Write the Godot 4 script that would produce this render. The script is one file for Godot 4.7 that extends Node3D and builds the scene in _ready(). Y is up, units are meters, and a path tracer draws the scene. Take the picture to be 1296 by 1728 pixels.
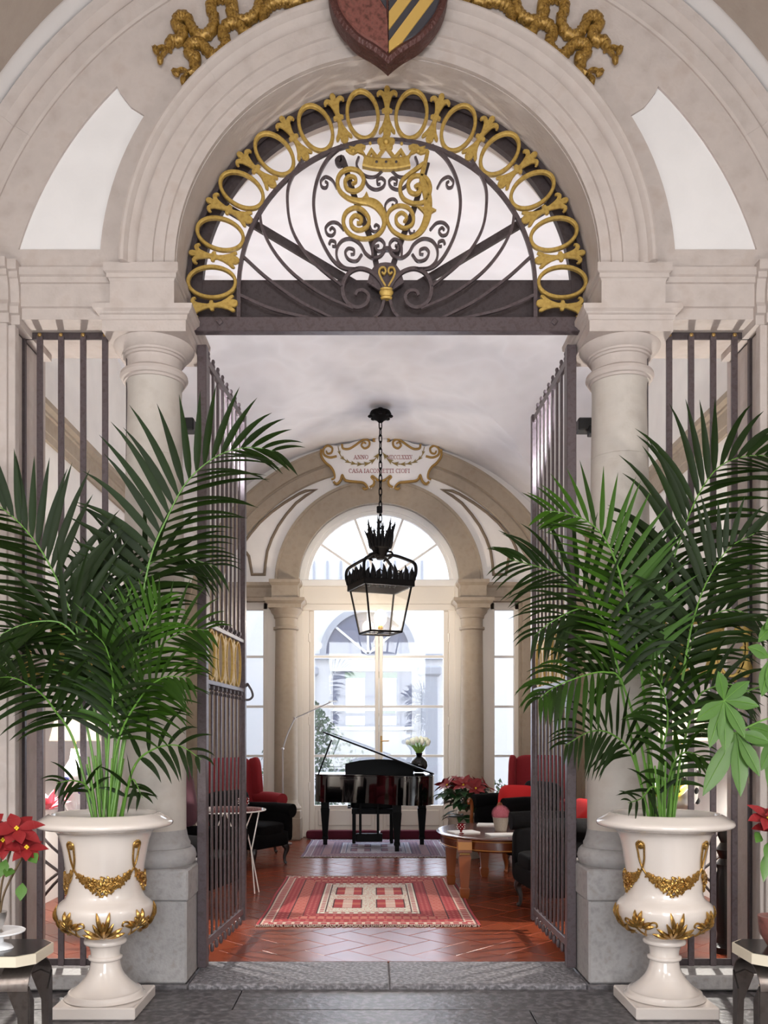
extends Node3D

# Metres, y up. The gate stands at z = 0, the camera in the entrance hall at z = 5.4, the lounge runs back to z = -7.4.
const F := 1470.0
const EYE := Vector3(-0.087, 1.47, 5.4)
const LOW := -0.03                      # floor of the entrance hall, a low step below the lounge
const SPRING := 4.265                   # springing of the portal arch
var rng := RandomNumberGenerator.new()
var names := {}
var M := {}

func at(px: float, py: float, d: float) -> Vector3:
	return Vector3(EYE.x + (px - 629.5) * d / F, EYE.y + (1245.0 - py) * d / F, EYE.z - d)

class MB:
	var v := PackedVector3Array()

	func t(a: Vector3, b: Vector3, c: Vector3) -> void:
		v.append(a); v.append(b); v.append(c)

	func q(a: Vector3, b: Vector3, c: Vector3, d: Vector3) -> void:
		t(a, b, c); t(a, c, d)

	func orient(s: int) -> void:
		var o := v[s]
		var vol := 0.0
		for i in range(s, v.size(), 3):
			vol += (v[i] - o).cross(v[i + 1] - o).dot(v[i + 2] - o)
		if vol < 0.0:
			for i in range(s, v.size(), 3):
				var k := v[i + 1]
				v[i + 1] = v[i + 2]
				v[i + 2] = k

	func box(c: Vector3, s: Vector3, xf := Transform3D()) -> void:
		var st := v.size()
		var h := s * 0.5
		var p := []
		for i in 8:
			p.append(xf * (c + Vector3(h.x if i & 1 else -h.x, h.y if i & 2 else -h.y, h.z if i & 4 else -h.z)))
		for f in [[0, 1, 3, 2], [5, 4, 6, 7], [4, 0, 2, 6], [1, 5, 7, 3], [2, 3, 7, 6], [4, 5, 1, 0]]:
			q(p[f[0]], p[f[1]], p[f[2]], p[f[3]])
		orient(st)

	# box with chamfered edges
	func cbox(c: Vector3, s: Vector3, ch: float, xf := Transform3D()) -> void:
		var st := v.size()
		var h := s * 0.5
		var k := minf(ch, minf(h.x, minf(h.y, h.z)) * 0.98)
		var P := func(sx, sy, sz, ax):
			var e := Vector3(h.x - (0.0 if ax == 0 else k), h.y - (0.0 if ax == 1 else k), h.z - (0.0 if ax == 2 else k))
			return xf * (c + Vector3(sx * e.x, sy * e.y, sz * e.z))
		for a in 3:
			for s1 in [-1, 1]:
				var cs := []
				for uvp in [[-1, -1], [1, -1], [1, 1], [-1, 1]]:
					var sg := [0, 0, 0]
					sg[a] = s1; sg[(a + 1) % 3] = uvp[0]; sg[(a + 2) % 3] = uvp[1]
					cs.append(P.call(sg[0], sg[1], sg[2], a))
				if s1 > 0: q(cs[0], cs[1], cs[2], cs[3])
				else: q(cs[3], cs[2], cs[1], cs[0])
		for a in 3:
			var b := (a + 1) % 3
			var e := (a + 2) % 3
			for s1 in [-1, 1]:
				for s2 in [-1, 1]:
					var g := [0, 0, 0]
					g[b] = s1; g[e] = s2
					g[a] = -1
					var p0: Vector3 = P.call(g[0], g[1], g[2], b)
					var p1: Vector3 = P.call(g[0], g[1], g[2], e)
					g[a] = 1
					var p2: Vector3 = P.call(g[0], g[1], g[2], e)
					var p3: Vector3 = P.call(g[0], g[1], g[2], b)
					if s1 * s2 > 0: q(p0, p3, p2, p1)
					else: q(p0, p1, p2, p3)
		for sx in [-1, 1]:
			for sy in [-1, 1]:
				for sz in [-1, 1]:
					var a0: Vector3 = P.call(sx, sy, sz, 0)
					var a1: Vector3 = P.call(sx, sy, sz, 1)
					var a2: Vector3 = P.call(sx, sy, sz, 2)
					if sx * sy * sz > 0: t(a0, a1, a2)
					else: t(a0, a2, a1)
		var o := xf * c
		for i in range(st, v.size(), 3):
			if (v[i + 1] - v[i]).cross(v[i + 2] - v[i]).dot(v[i] + v[i + 1] + v[i + 2] - o * 3.0) < 0.0:
				var w := v[i + 1]
				v[i + 1] = v[i + 2]
				v[i + 2] = w

	# outline in the xy plane of xf, from z0 to z1, the edge of the z1 face bevelled by b
	func prism(pl: PackedVector2Array, z0: float, z1: float, xf := Transform3D(), b := 0.0) -> void:
		var st := v.size()
		var poly := pl.duplicate()
		if Geometry2D.is_polygon_clockwise(poly): poly.reverse()
		var n := poly.size()
		var ins := PackedVector2Array()
		for i in n:
			if b <= 0.0: ins.append(poly[i]); continue
			var e0 := (poly[i] - poly[(i + n - 1) % n]).normalized()
			var e1 := (poly[(i + 1) % n] - poly[i]).normalized()
			var m := (Vector2(-e0.y, e0.x) + Vector2(-e1.y, e1.x)) * 0.5
			ins.append(poly[i] + m * b)
		var dz := b * signf(z1 - z0)
		var idx := Geometry2D.triangulate_polygon(poly)
		for i in range(0, idx.size(), 3):
			var a := idx[i]; var c := idx[i + 1]; var e := idx[i + 2]
			t(xf * Vector3(ins[a].x, ins[a].y, z1), xf * Vector3(ins[c].x, ins[c].y, z1), xf * Vector3(ins[e].x, ins[e].y, z1))
			t(xf * Vector3(poly[a].x, poly[a].y, z0), xf * Vector3(poly[e].x, poly[e].y, z0), xf * Vector3(poly[c].x, poly[c].y, z0))
		var flip := false
		if idx.size() >= 3:
			flip = (poly[idx[1]] - poly[idx[0]]).cross(poly[idx[2]] - poly[idx[0]]) < 0.0
		if flip:
			for i in range(st, v.size(), 3):
				var w := v[i + 1]; v[i + 1] = v[i + 2]; v[i + 2] = w
		for i in n:
			var j := (i + 1) % n
			var A := xf * Vector3(poly[i].x, poly[i].y, z0)
			var B := xf * Vector3(poly[j].x, poly[j].y, z0)
			var C := xf * Vector3(poly[j].x, poly[j].y, z1 - dz)
			var D := xf * Vector3(poly[i].x, poly[i].y, z1 - dz)
			q(A, B, C, D)
			if b > 0.0:
				q(D, C, xf * Vector3(ins[j].x, ins[j].y, z1), xf * Vector3(ins[i].x, ins[i].y, z1))
		orient(st)

	func rings(R: Array, closed_along: bool, cap: bool) -> void:
		var st := v.size()
		var n: int = R.size()
		var m: int = R[0].size()
		for i in (n if closed_along else n - 1):
			var a: PackedVector3Array = R[i]
			var b: PackedVector3Array = R[(i + 1) % n]
			for j in m:
				var k := (j + 1) % m
				q(a[j], a[k], b[k], b[j])
		if cap and not closed_along:
			for e in 2:
				var r: PackedVector3Array = R[0] if e == 0 else R[n - 1]
				var c := Vector3.ZERO
				for p in r: c += p
				c /= m
				for j in m:
					if e == 0: t(c, r[(j + 1) % m], r[j])
					else: t(c, r[j], r[(j + 1) % m])
		orient(st)

	# profile (x: along the left normal of the path, y: along z of xf) swept along a path in the xy plane of xf
	func sweep(path: PackedVector2Array, prof: PackedVector2Array, xf := Transform3D(), closed := false, sc := PackedFloat32Array()) -> void:
		var R := []
		var n := path.size()
		for i in n:
			var a := path[(i + n - 1) % n] if closed or i > 0 else path[0]
			var b := path[(i + 1) % n] if closed or i < n - 1 else path[n - 1]
			var e0 := (path[i] - a).normalized() if path[i] != a else (b - path[i]).normalized()
			var e1 := (b - path[i]).normalized() if path[i] != b else e0
			var nn := (Vector2(-e0.y, e0.x) + Vector2(-e1.y, e1.x))
			if not closed and n > 2 and (i == 0 or i == n - 1):
				var f0 := (path[1] - path[0]).normalized() if i == 0 else (path[n - 1] - path[n - 2]).normalized()
				var f1 := (path[2] - path[1]).normalized() if i == 0 else (path[n - 2] - path[n - 3]).normalized()
				if f0.dot(f1) > 0.9: nn = Vector2(-f0.y, f0.x) * 3.0 - Vector2(-f1.y, f1.x)
			nn = nn.normalized() / maxf(0.6, minf(1.0, nn.length() * 0.5))
			var k := sc[i] if sc.size() else 1.0
			var r := PackedVector3Array()
			for p in prof:
				var w := path[i] + nn * p.x * k
				r.append(xf * Vector3(w.x, w.y, p.y))
			R.append(r)
		var st := v.size()
		rings(R, closed, false)
		if not closed:
			var idx := Geometry2D.triangulate_polygon(prof)
			for e in 2:
				var r2: PackedVector3Array = R[0] if e == 0 else R[n - 1]
				for i in range(0, idx.size(), 3):
					if e == 0: t(r2[idx[i]], r2[idx[i + 2]], r2[idx[i + 1]])
					else: t(r2[idx[i]], r2[idx[i + 1]], r2[idx[i + 2]])
			# make the caps agree with the skin
			var sk := v.size()
			var cnt := idx.size()
			if cnt > 0:
				var axis: Vector3 = R[n - 1][0] - R[n - 2][0]
				var nrm := (v[sk - cnt + 1] - v[sk - cnt]).cross(v[sk - cnt + 2] - v[sk - cnt])
				if nrm.dot(axis) < 0.0:
					for i in range(sk - 2 * cnt, sk, 3):
						var w := v[i + 1]; v[i + 1] = v[i + 2]; v[i + 2] = w

	func tube(path: PackedVector3Array, rad: Variant, sides := 8, closed := false) -> void:
		var R := []
		var n := path.size()
		var up := Vector3.ZERO
		for i in n:
			var a := path[(i + n - 1) % n] if closed or i > 0 else path[0]
			var b := path[(i + 1) % n] if closed or i < n - 1 else path[n - 1]
			var tn := (b - a).normalized()
			if up == Vector3.ZERO:
				up = tn.cross(Vector3(0.31, 0.2, 0.93) if absf(tn.z) < 0.9 else Vector3(0, 1, 0)).normalized()
			up = (up - tn * up.dot(tn)).normalized()
			var sd := tn.cross(up)
			var k: float = rad[i] if rad is Array or rad is PackedFloat32Array else rad
			var r := PackedVector3Array()
			for j in sides:
				var an := TAU * j / sides
				r.append(path[i] + (up * cos(an) + sd * sin(an)) * k)
			R.append(r)
		rings(R, closed, true)

	func lathe(prof: Array, segs := 24, xf := Transform3D()) -> void:
		var R := []
		for p in prof:
			var r := PackedVector3Array()
			for j in segs:
				var an := TAU * j / segs
				r.append(xf * Vector3(cos(an) * p.x, p.y, sin(an) * p.x))
			R.append(r)
		rings(R, false, true)

	func ball(c: Vector3, r: Vector3, segs := 12, xf := Transform3D()) -> void:
		var pr := []
		var k := segs / 2
		for i in k + 1:
			var an := PI * i / k - PI / 2
			pr.append(Vector2(maxf(cos(an), 0.001), sin(an)))
		lathe(pr, segs, xf * Transform3D(Basis.from_scale(r), c))

	# rounded cushion-like box
	func rbox(c: Vector3, s: Vector3, e := 0.35, xf := Transform3D(), nu := 20, nv := 12) -> void:
		var R := []
		for i in nv + 1:
			var a := PI * i / nv - PI / 2
			var ca := pow(maxf(absf(cos(a)), 1e-5), e)
			var sa := signf(sin(a)) * pow(absf(sin(a)), e)
			var r := PackedVector3Array()
			for j in nu:
				var b := TAU * (j + 0.5) / nu
				r.append(xf * (c + Vector3(s.x * 0.5 * ca * signf(cos(b)) * pow(absf(cos(b)), e), s.y * 0.5 * sa, s.z * 0.5 * ca * signf(sin(b)) * pow(absf(sin(b)), e))))
			R.append(r)
		rings(R, false, true)

	func leaf(path: PackedVector3Array, side: PackedVector3Array, wid: PackedFloat32Array, fold := 0.25, thick := 0.0) -> void:
		# a blade: the midrib along path, half width wid, edges lifted by fold
		for i in path.size() - 1:
			var t0 := (path[i + 1] - path[i]).normalized()
			var n0 := side[i].cross(t0).normalized()
			var n1 := side[i + 1].cross(t0).normalized()
			var a := path[i]; var b := path[i + 1]
			var al := a - side[i] * wid[i] + n0 * wid[i] * fold
			var ar := a + side[i] * wid[i] + n0 * wid[i] * fold
			var bl := b - side[i + 1] * wid[i + 1] + n1 * wid[i + 1] * fold
			var br := b + side[i + 1] * wid[i + 1] + n1 * wid[i + 1] * fold
			q(al, a, b, bl)
			q(a, ar, br, b)

	func mesh(crease := 40.0) -> ArrayMesh:
		var n := v.size()
		var fn := PackedVector3Array()
		fn.resize(n / 3)
		var keep := PackedByteArray()
		keep.resize(n / 3)
		var at_ := {}
		var ids := PackedInt32Array()
		ids.resize(n)
		var lists: Array[PackedInt32Array] = []
		for f in n / 3:
			var c := (v[f * 3 + 1] - v[f * 3]).cross(v[f * 3 + 2] - v[f * 3])
			fn[f] = c
			keep[f] = 1 if c.length_squared() > 1e-18 else 0
			if not keep[f]: continue
			for k in 3:
				var key := Vector3i((v[f * 3 + k] * 20000.0).round())
				var id: int = at_.get(key, -1)
				if id < 0:
					id = lists.size()
					at_[key] = id
					lists.append(PackedInt32Array())
				lists[id].append(f)
				ids[f * 3 + k] = id
		var lim := cos(deg_to_rad(crease))
		var ov := PackedVector3Array()
		var on := PackedVector3Array()
		for f in n / 3:
			if not keep[f]: continue
			var me := fn[f].normalized()
			var ns := [me, me, me]
			if crease > 0.0:
				for k in 3:
					var s := Vector3.ZERO
					for g in lists[ids[f * 3 + k]]:
						if fn[g].normalized().dot(me) > lim: s += fn[g]
					ns[k] = s.normalized() if s.length_squared() > 1e-20 else me
			for k in [0, 2, 1]:
				ov.append(v[f * 3 + k])
				on.append(ns[k])
		var arr := []
		arr.resize(Mesh.ARRAY_MAX)
		arr[Mesh.ARRAY_VERTEX] = ov
		arr[Mesh.ARRAY_NORMAL] = on
		var m := ArrayMesh.new()
		if ov.size(): m.add_surface_from_arrays(Mesh.PRIMITIVE_TRIANGLES, arr)
		return m

# ---------- naming and adding
func numbered(called: String) -> String:
	var k: int = names.get(called, 0)
	names[called] = k + 1
	return called if k == 0 else "%s_%03d" % [called, k]

func tag(o: Node3D, label: String, category := "", group := "", kind := "") -> void:
	if label: o.set_meta("label", label)
	if category: o.set_meta("category", category)
	if group: o.set_meta("group", group)
	if kind: o.set_meta("kind", kind)

func thing(called: String, label: String, category: String, where := Vector3.ZERO, turn := 0.0, group := "") -> Node3D:
	var o := Node3D.new()
	o.name = numbered(called)
	add_child(o)
	o.position = where
	o.rotation.y = turn
	tag(o, label, category, group)
	return o

func setting(called: String, label := "") -> Node3D:
	var o := Node3D.new()
	o.name = numbered(called)
	add_child(o)
	tag(o, label, "", "", "structure")
	return o

func part(parent: Node3D, called: String, mb: Variant, m: Material, crease := 40.0) -> MeshInstance3D:
	var o := MeshInstance3D.new()
	o.mesh = mb.mesh(crease) if mb is MB else mb
	o.material_override = m
	o.name = called
	o.cast_shadow = GeometryInstance3D.SHADOW_CASTING_SETTING_ON
	parent.add_child(o, true)
	return o

func single(called: String, mb: Variant, m: Material, label: String, category: String, group := "", kind := "") -> MeshInstance3D:
	var o := part(self, numbered(called), mb, m)
	tag(o, label, category, group, kind)
	return o

# ---------- curves
func cr2(pts: Array, n := 6, closed := false) -> PackedVector2Array:
	var out := PackedVector2Array()
	var c := pts.size()
	for i in (c if closed else c - 1):
		var p1: Vector2 = pts[i]
		var p2: Vector2 = pts[(i + 1) % c]
		var p0: Vector2 = pts[(i + c - 1) % c] if closed or i > 0 else p1 * 2 - p2
		var p3: Vector2 = pts[(i + 2) % c] if closed or i < c - 2 else p2 * 2 - p1
		for k in n:
			out.append(p1.cubic_interpolate(p2, p0, p3, float(k) / n) if false else catmull(p0, p1, p2, p3, float(k) / n))
	if not closed: out.append(pts[c - 1])
	return out

func catmull(p0, p1, p2, p3, t: float):
	return 0.5 * ((2.0 * p1) + (p2 - p0) * t + (2.0 * p0 - 5.0 * p1 + 4.0 * p2 - p3) * t * t + (3.0 * p1 - p0 - 3.0 * p2 + p3) * t * t * t)

func cr3(pts: Array, n := 6) -> PackedVector3Array:
	var out := PackedVector3Array()
	var c := pts.size()
	for i in c - 1:
		var p1: Vector3 = pts[i]
		var p2: Vector3 = pts[i + 1]
		var p0: Vector3 = pts[i - 1] if i > 0 else p1 * 2 - p2
		var p3: Vector3 = pts[i + 2] if i < c - 2 else p2 * 2 - p1
		for k in n:
			out.append(catmull(p0, p1, p2, p3, float(k) / n))
	out.append(pts[c - 1])
	return out

func arc(c: Vector2, r: float, a0: float, a1: float, n: int) -> PackedVector2Array:
	var out := PackedVector2Array()
	for i in n + 1:
		var a := deg_to_rad(lerpf(a0, a1, float(i) / n))
		out.append(c + Vector2(cos(a), sin(a)) * r)
	return out

func rect(w: float, z0: float, z1: float) -> PackedVector2Array:
	return PackedVector2Array([Vector2(-w / 2, z0), Vector2(w / 2, z0), Vector2(w / 2, z1), Vector2(-w / 2, z1)])

func rect4(x0: float, x1: float, y0: float, y1: float) -> PackedVector2Array:
	return PackedVector2Array([Vector2(x0, y0), Vector2(x1, y0), Vector2(x1, y1), Vector2(x0, y1)])

func mirrored(p: PackedVector2Array) -> PackedVector2Array:
	var o := PackedVector2Array()
	for w in p: o.append(Vector2(-w.x, w.y))
	return o

func xf(pos: Vector3, yaw := 0.0, s := 1.0) -> Transform3D:
	return Transform3D(Basis(Vector3.UP, yaw).scaled(Vector3(s, s, s)), pos)

# ---------- materials
func noise_tex(freq: float, oct: int, ramp: Array, size := 512, normal := false, kind := FastNoiseLite.TYPE_SIMPLEX_SMOOTH, sd := 1) -> NoiseTexture2D:
	var n := FastNoiseLite.new()
	n.noise_type = kind
	n.seed = sd
	n.frequency = freq
	n.fractal_octaves = oct
	n.fractal_type = FastNoiseLite.FRACTAL_FBM
	var x := NoiseTexture2D.new()
	x.width = size
	x.height = size
	x.seamless = true
	x.noise = n
	if normal:
		x.as_normal_map = true
		x.bump_strength = 2.0
	elif ramp:
		var g := Gradient.new()
		g.offsets = PackedFloat32Array(ramp[0])
		g.colors = PackedColorArray(ramp[1])
		x.color_ramp = g
	return x

func mat(called: String, c: Color, rough := 0.6, metal := 0.0) -> StandardMaterial3D:
	var m := StandardMaterial3D.new()
	m.resource_name = called
	m.albedo_color = c
	m.roughness = rough
	m.metallic = metal
	M[called] = m
	return m

func tex(m: StandardMaterial3D, t: Texture2D, scale: float, world := true) -> StandardMaterial3D:
	m.albedo_texture = t
	m.uv1_triplanar = true
	m.uv1_world_triplanar = world
	m.uv1_scale = Vector3.ONE * scale
	return m

func bump(m: StandardMaterial3D, t: Texture2D, s: float) -> void:
	m.heightmap_enabled = true
	m.heightmap_texture = t
	m.heightmap_scale = s

func grey(a: float, tint := Color.WHITE) -> Color:
	return Color(a * tint.r, a * tint.g, a * tint.b)

func make_materials() -> void:
	var mott := noise_tex(0.012, 5, [[0.0, 0.35, 0.6, 1.0], [grey(0.92, Color(1.0, 0.985, 0.975)), grey(0.975), grey(1.0), grey(0.945, Color(1, 0.98, 0.965))]], 512, false, FastNoiseLite.TYPE_SIMPLEX_SMOOTH, 3)
	var grain := noise_tex(0.11, 4, [[0.0, 1.0], [Color.BLACK, Color.WHITE]], 512, false, FastNoiseLite.TYPE_SIMPLEX_SMOOTH, 5)
	var soft := noise_tex(0.008, 3, [[0.0, 1.0], [grey(0.965), grey(1.0)]], 512, false, FastNoiseLite.TYPE_SIMPLEX_SMOOTH, 8)
	var slate := noise_tex(0.02, 6, [[0.0, 0.4, 0.52, 0.62, 0.74, 1.0], [grey(0.55), grey(0.72), grey(0.8), grey(0.9), grey(1.1).clamp(), grey(1.0)]], 1024, false, FastNoiseLite.TYPE_SIMPLEX_SMOOTH, 11)
	var worn := noise_tex(0.02, 5, [[0.0, 0.45, 0.62, 1.0], [Color(0.9, 0.9, 0.9), Color(1, 1, 1), Color(0.95, 0.93, 0.93), Color(0.8, 0.78, 0.76)]], 512, false, FastNoiseLite.TYPE_SIMPLEX_SMOOTH, 17)
	var s := tex(mat("stone", Color(0.745, 0.702, 0.68), 0.75), mott, 0.7)
	bump(s, grain, 0.12)
	s = tex(mat("shaft_stone", Color(0.735, 0.705, 0.675), 0.62), mott, 0.9)
	bump(s, grain, 0.08)
	s = tex(mat("plinth_stone", Color(0.62, 0.607, 0.605), 0.55), noise_tex(0.02, 6, [[0.0, 0.3, 0.5, 0.7, 1.0], [grey(0.84), grey(0.95), grey(1.0), grey(0.96), grey(0.87, Color(1, 0.97, 0.93))]], 512, false, FastNoiseLite.TYPE_SIMPLEX_SMOOTH, 23), 1.1)
	bump(s, grain, 0.1)
	s = tex(mat("vault_stone", Color(0.66, 0.61, 0.57), 0.85), mott, 0.8)
	bump(s, grain, 0.1)
	s = tex(mat("inner_stone", Color(0.625, 0.57, 0.50), 0.7), mott, 0.9)
	bump(s, grain, 0.06)
	tex(mat("inner_moulding", Color(0.48, 0.42, 0.35), 0.7), mott, 0.9)
	tex(mat("plaster", Color(0.915, 0.905, 0.905), 0.9), soft, 0.5)
	tex(mat("cream_plaster", Color(0.92, 0.905, 0.885), 0.9), soft, 0.6)
	tex(mat("vault_plaster", Color(0.915, 0.91, 0.925), 0.9), noise_tex(0.006, 3, [[0.0, 0.5, 1.0], [grey(0.94), grey(1.0), grey(0.96, Color(1, 0.99, 0.985))]], 512, false, FastNoiseLite.TYPE_SIMPLEX_SMOOTH, 31), 0.4)
	s = tex(mat("slate", Color(0.415, 0.40, 0.41), 0.38), slate, 0.75)
	bump(s, slate, 0.35)
	s = tex(mat("rough_slate", Color(0.56, 0.545, 0.56), 0.5), slate, 1.3)
	bump(s, slate, 0.8)
	s = tex(mat("iron", Color(0.365, 0.325, 0.337), 0.36, 0.35), worn, 2.0)
	bump(s, grain, 0.06)
	s = tex(mat("dark_iron", Color(0.27, 0.235, 0.243), 0.45, 0.2), worn, 2.0)
	bump(s, grain, 0.06)
	s = tex(mat("gold", Color(0.755, 0.635, 0.345), 0.45, 0.4), noise_tex(0.03, 4, [[0.0, 0.45, 0.7, 1.0], [Color(0.84, 0.8, 0.74), Color(0.96, 0.95, 0.93), Color(1, 1, 1), Color(0.88, 0.85, 0.8)]], 256, false, FastNoiseLite.TYPE_SIMPLEX_SMOOTH, 41), 4.0)
	bump(s, grain, 0.05)
	s = tex(mat("old_gold", Color(0.70, 0.565, 0.29), 0.36, 0.45), noise_tex(0.04, 4, [[0.0, 0.4, 0.65, 1.0], [Color(0.5, 0.44, 0.38), Color(0.8, 0.76, 0.7), Color(1, 1, 1), Color(0.75, 0.7, 0.65)]], 256, false, FastNoiseLite.TYPE_SIMPLEX_SMOOTH, 43), 5.0)
	bump(s, grain, 0.05)
	s = tex(mat("gilt", Color(0.78, 0.63, 0.36), 0.25, 0.85), noise_tex(0.05, 3, [[0.0, 0.4, 0.65, 1.0], [Color(0.6, 0.54, 0.48), Color(0.86, 0.82, 0.78), Color(1, 1, 1), Color(0.85, 0.8, 0.75)]], 256, false, FastNoiseLite.TYPE_SIMPLEX_SMOOTH, 61), 6.0)
	s = mat("glaze", Color(0.865, 0.825, 0.795), 0.13)
	s.clearcoat_enabled = true
	s.clearcoat = 0.7
	s.clearcoat_roughness = 0.06
	mat("soil", Color(0.16, 0.12, 0.09), 0.95)
	for k in 4:
		var tint: Color = [Color(0.475, 0.22, 0.135), Color(0.455, 0.21, 0.13), Color(0.495, 0.235, 0.145), Color(0.47, 0.225, 0.14)][k]
		s = tex(mat("terracotta_%d" % k, tint, 0.26), soft, 1.6 + 0.2 * k)
		s.metallic_specular = 0.42
	mat("joint", Color(0.30, 0.18, 0.13), 0.8)
	for k in 4:
		s = mat("palm_leaf_%d" % k, [Color(0.09, 0.16, 0.022), Color(0.125, 0.22, 0.03), Color(0.078, 0.138, 0.022), Color(0.185, 0.315, 0.05)][k], 0.5)
		s.metallic_specular = 0.3
		s.backlight_enabled = true
		s.backlight = Color(0.06, 0.11, 0.02)
	mat("palm_stem", Color(0.36, 0.53, 0.20), 0.45)
	mat("bright_leaf", Color(0.26, 0.40, 0.15), 0.45).backlight_enabled = true
	M.bright_leaf.backlight = Color(0.08, 0.13, 0.03)
	mat("deep_leaf", Color(0.13, 0.26, 0.12), 0.45)
	mat("bract", Color(0.455, 0.012, 0.04), 0.65).backlight_enabled = true
	M.bract.backlight = Color(0.12, 0.0, 0.01)
	mat("pink_bract", Color(0.92, 0.52, 0.58), 0.55)
	mat("twig", Color(0.34, 0.27, 0.18), 0.8)
	s = mat("velvet_red", Color(0.48, 0.035, 0.085), 0.85)
	s.rim_enabled = true; s.rim = 0.5; s.rim_tint = 0.8
	s = mat("cushion_red", Color(0.72, 0.035, 0.05), 0.8)
	s.rim_enabled = true; s.rim = 0.4; s.rim_tint = 0.8
	s = tex(mat("velvet_black", Color(0.042, 0.036, 0.042), 0.9), noise_tex(0.03, 4, [[0.0, 0.5, 1.0], [grey(0.6), grey(0.9), grey(1.0)]], 256, false, FastNoiseLite.TYPE_SIMPLEX_SMOOTH, 47), 2.5)
	s.metallic_specular = 0.2; s.rim_enabled = true; s.rim = 0.08; s.rim_tint = 0.5
	s = mat("velvet_mauve", Color(0.36, 0.22, 0.26), 0.85)
	s.rim_enabled = true; s.rim = 0.6; s.rim_tint = 0.4
	s = mat("velvet_plum", Color(0.32, 0.03, 0.12), 0.9)
	s.rim_enabled = true; s.rim = 0.4; s.rim_tint = 0.7
	s = mat("lacquer", Color(0.028, 0.024, 0.026), 0.08)
	s.clearcoat_enabled = true; s.clearcoat = 1.0; s.clearcoat_roughness = 0.03
	mat("black_satin", Color(0.03, 0.028, 0.03), 0.45).metallic_specular = 0.2
	mat("chrome", Color(0.78, 0.77, 0.77), 0.18, 0.95)
	mat("silver", Color(0.72, 0.71, 0.70), 0.3, 0.9)
	s = tex(mat("bent_steel", Color(0.43, 0.405, 0.39), 0.26, 0.85), worn, 2.0)
	mat("bone_edge", Color(0.84, 0.80, 0.72), 0.35)
	mat("table_black", Color(0.10, 0.095, 0.09), 0.16)
	mat("brass", Color(0.62, 0.50, 0.30), 0.42, 0.7)
	mat("white_paint", Color(0.90, 0.89, 0.87), 0.45)
	mat("cream_paint", Color(0.865, 0.835, 0.79), 0.42)
	mat("porcelain", Color(0.93, 0.93, 0.94), 0.15)
	mat("blue_print", Color(0.30, 0.34, 0.55), 0.2)
	mat("paper", Color(0.92, 0.91, 0.89), 0.6)
	mat("black_plastic", Color(0.07, 0.07, 0.075), 0.5)
	s = mat("walnut", Color(0.40, 0.19, 0.085), 0.25)
	tex(s, wood_tex(), 2.2, false)
	s.clearcoat_enabled = true; s.clearcoat = 0.5; s.clearcoat_roughness = 0.12
	s = mat("inlay", Color(0.72, 0.49, 0.22), 0.3)
	s = mat("oak_leg", Color(0.47, 0.245, 0.10), 0.3)
	mat("copper_field", Color(0.53, 0.33, 0.30), 0.42, 0.2)
	tex(M.copper_field, noise_tex(0.03, 5, [[0.0, 0.4, 0.6, 1.0], [grey(0.6), grey(0.9), grey(1.0), grey(0.8, Color(1, 1.1, 1.1))]], 256, false, FastNoiseLite.TYPE_SIMPLEX_SMOOTH, 53), 3.0)
	mat("shield_rim", Color(0.33, 0.20, 0.185), 0.45, 0.2)
	bump(M.shield_rim, noise_tex(0.06, 3, [[0.0, 1.0], [Color.BLACK, Color.WHITE]], 256, false, FastNoiseLite.TYPE_CELLULAR, 59), 1.2)
	M.shield_rim.uv1_triplanar = true
	M.shield_rim.uv1_scale = Vector3.ONE * 3.0
	mat("shield_blue", Color(0.235, 0.235, 0.26), 0.4)
	mat("shield_gold", Color(0.80, 0.66, 0.36), 0.45, 0.2)
	mat("letter_red", Color(0.52, 0.16, 0.16), 0.8)
	mat("scroll_ochre", Color(0.60, 0.47, 0.24), 0.7)
	mat("garland", Color(0.52, 0.44, 0.24), 0.7)
	s = mat("glass", Color(0.95, 0.98, 1.0, 0.06), 0.02)
	s.transparency = BaseMaterial3D.TRANSPARENCY_ALPHA
	s = mat("lantern_glass", Color(0.96, 0.95, 0.9, 0.03), 0.03)
	s.transparency = BaseMaterial3D.TRANSPARENCY_ALPHA
	s = mat("dark_glass", Color(0.33, 0.36, 0.48), 0.5)
	mat("facade_white", Color(0.90, 0.91, 0.93), 0.9)
	mat("facade_grey", Color(0.66, 0.68, 0.73), 0.9)
	mat("stain_green", Color(0.05, 0.36, 0.20), 0.2)
	mat("stain_red", Color(0.48, 0.03, 0.09), 0.2)
	mat("stain_clear", Color(0.93, 0.95, 0.97), 0.2)
	mat("court_paving", Color(0.62, 0.60, 0.58), 0.8)
	mat("tulip_white", Color(0.93, 0.94, 0.86), 0.5)
	mat("tulip_stem", Color(0.55, 0.70, 0.35), 0.5)
	mat("vase_black", Color(0.05, 0.045, 0.05), 0.08)
	mat("grey_pot", Color(0.62, 0.58, 0.53), 0.6)
	tex(M.grey_pot, worn, 6.0, false)
	mat("cactus_pink", Color(0.74, 0.42, 0.47), 0.7)
	mat("votive_red", Color(0.42, 0.02, 0.05), 0.12)
	mat("dot_white", Color(0.95, 0.93, 0.90), 0.3)
	s = mat("lamp_glow", Color(1, 0.97, 0.9), 0.5)
	s.emission_enabled = true; s.emission = Color(1.0, 0.95, 0.88); s.emission_energy_multiplier = 6.0
	s = mat("bulb_glow", Color(1, 0.97, 0.9), 0.5)
	s.emission_enabled = true; s.emission = Color(1.0, 0.94, 0.84); s.emission_energy_multiplier = 14.0
	s = mat("shade_cloth", Color(0.97, 0.96, 0.94), 0.8)
	s.backlight_enabled = true; s.backlight = Color(0.95, 0.93, 0.9)
	mat("yellow_silk", Color(0.86, 0.74, 0.14), 0.5)
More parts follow.
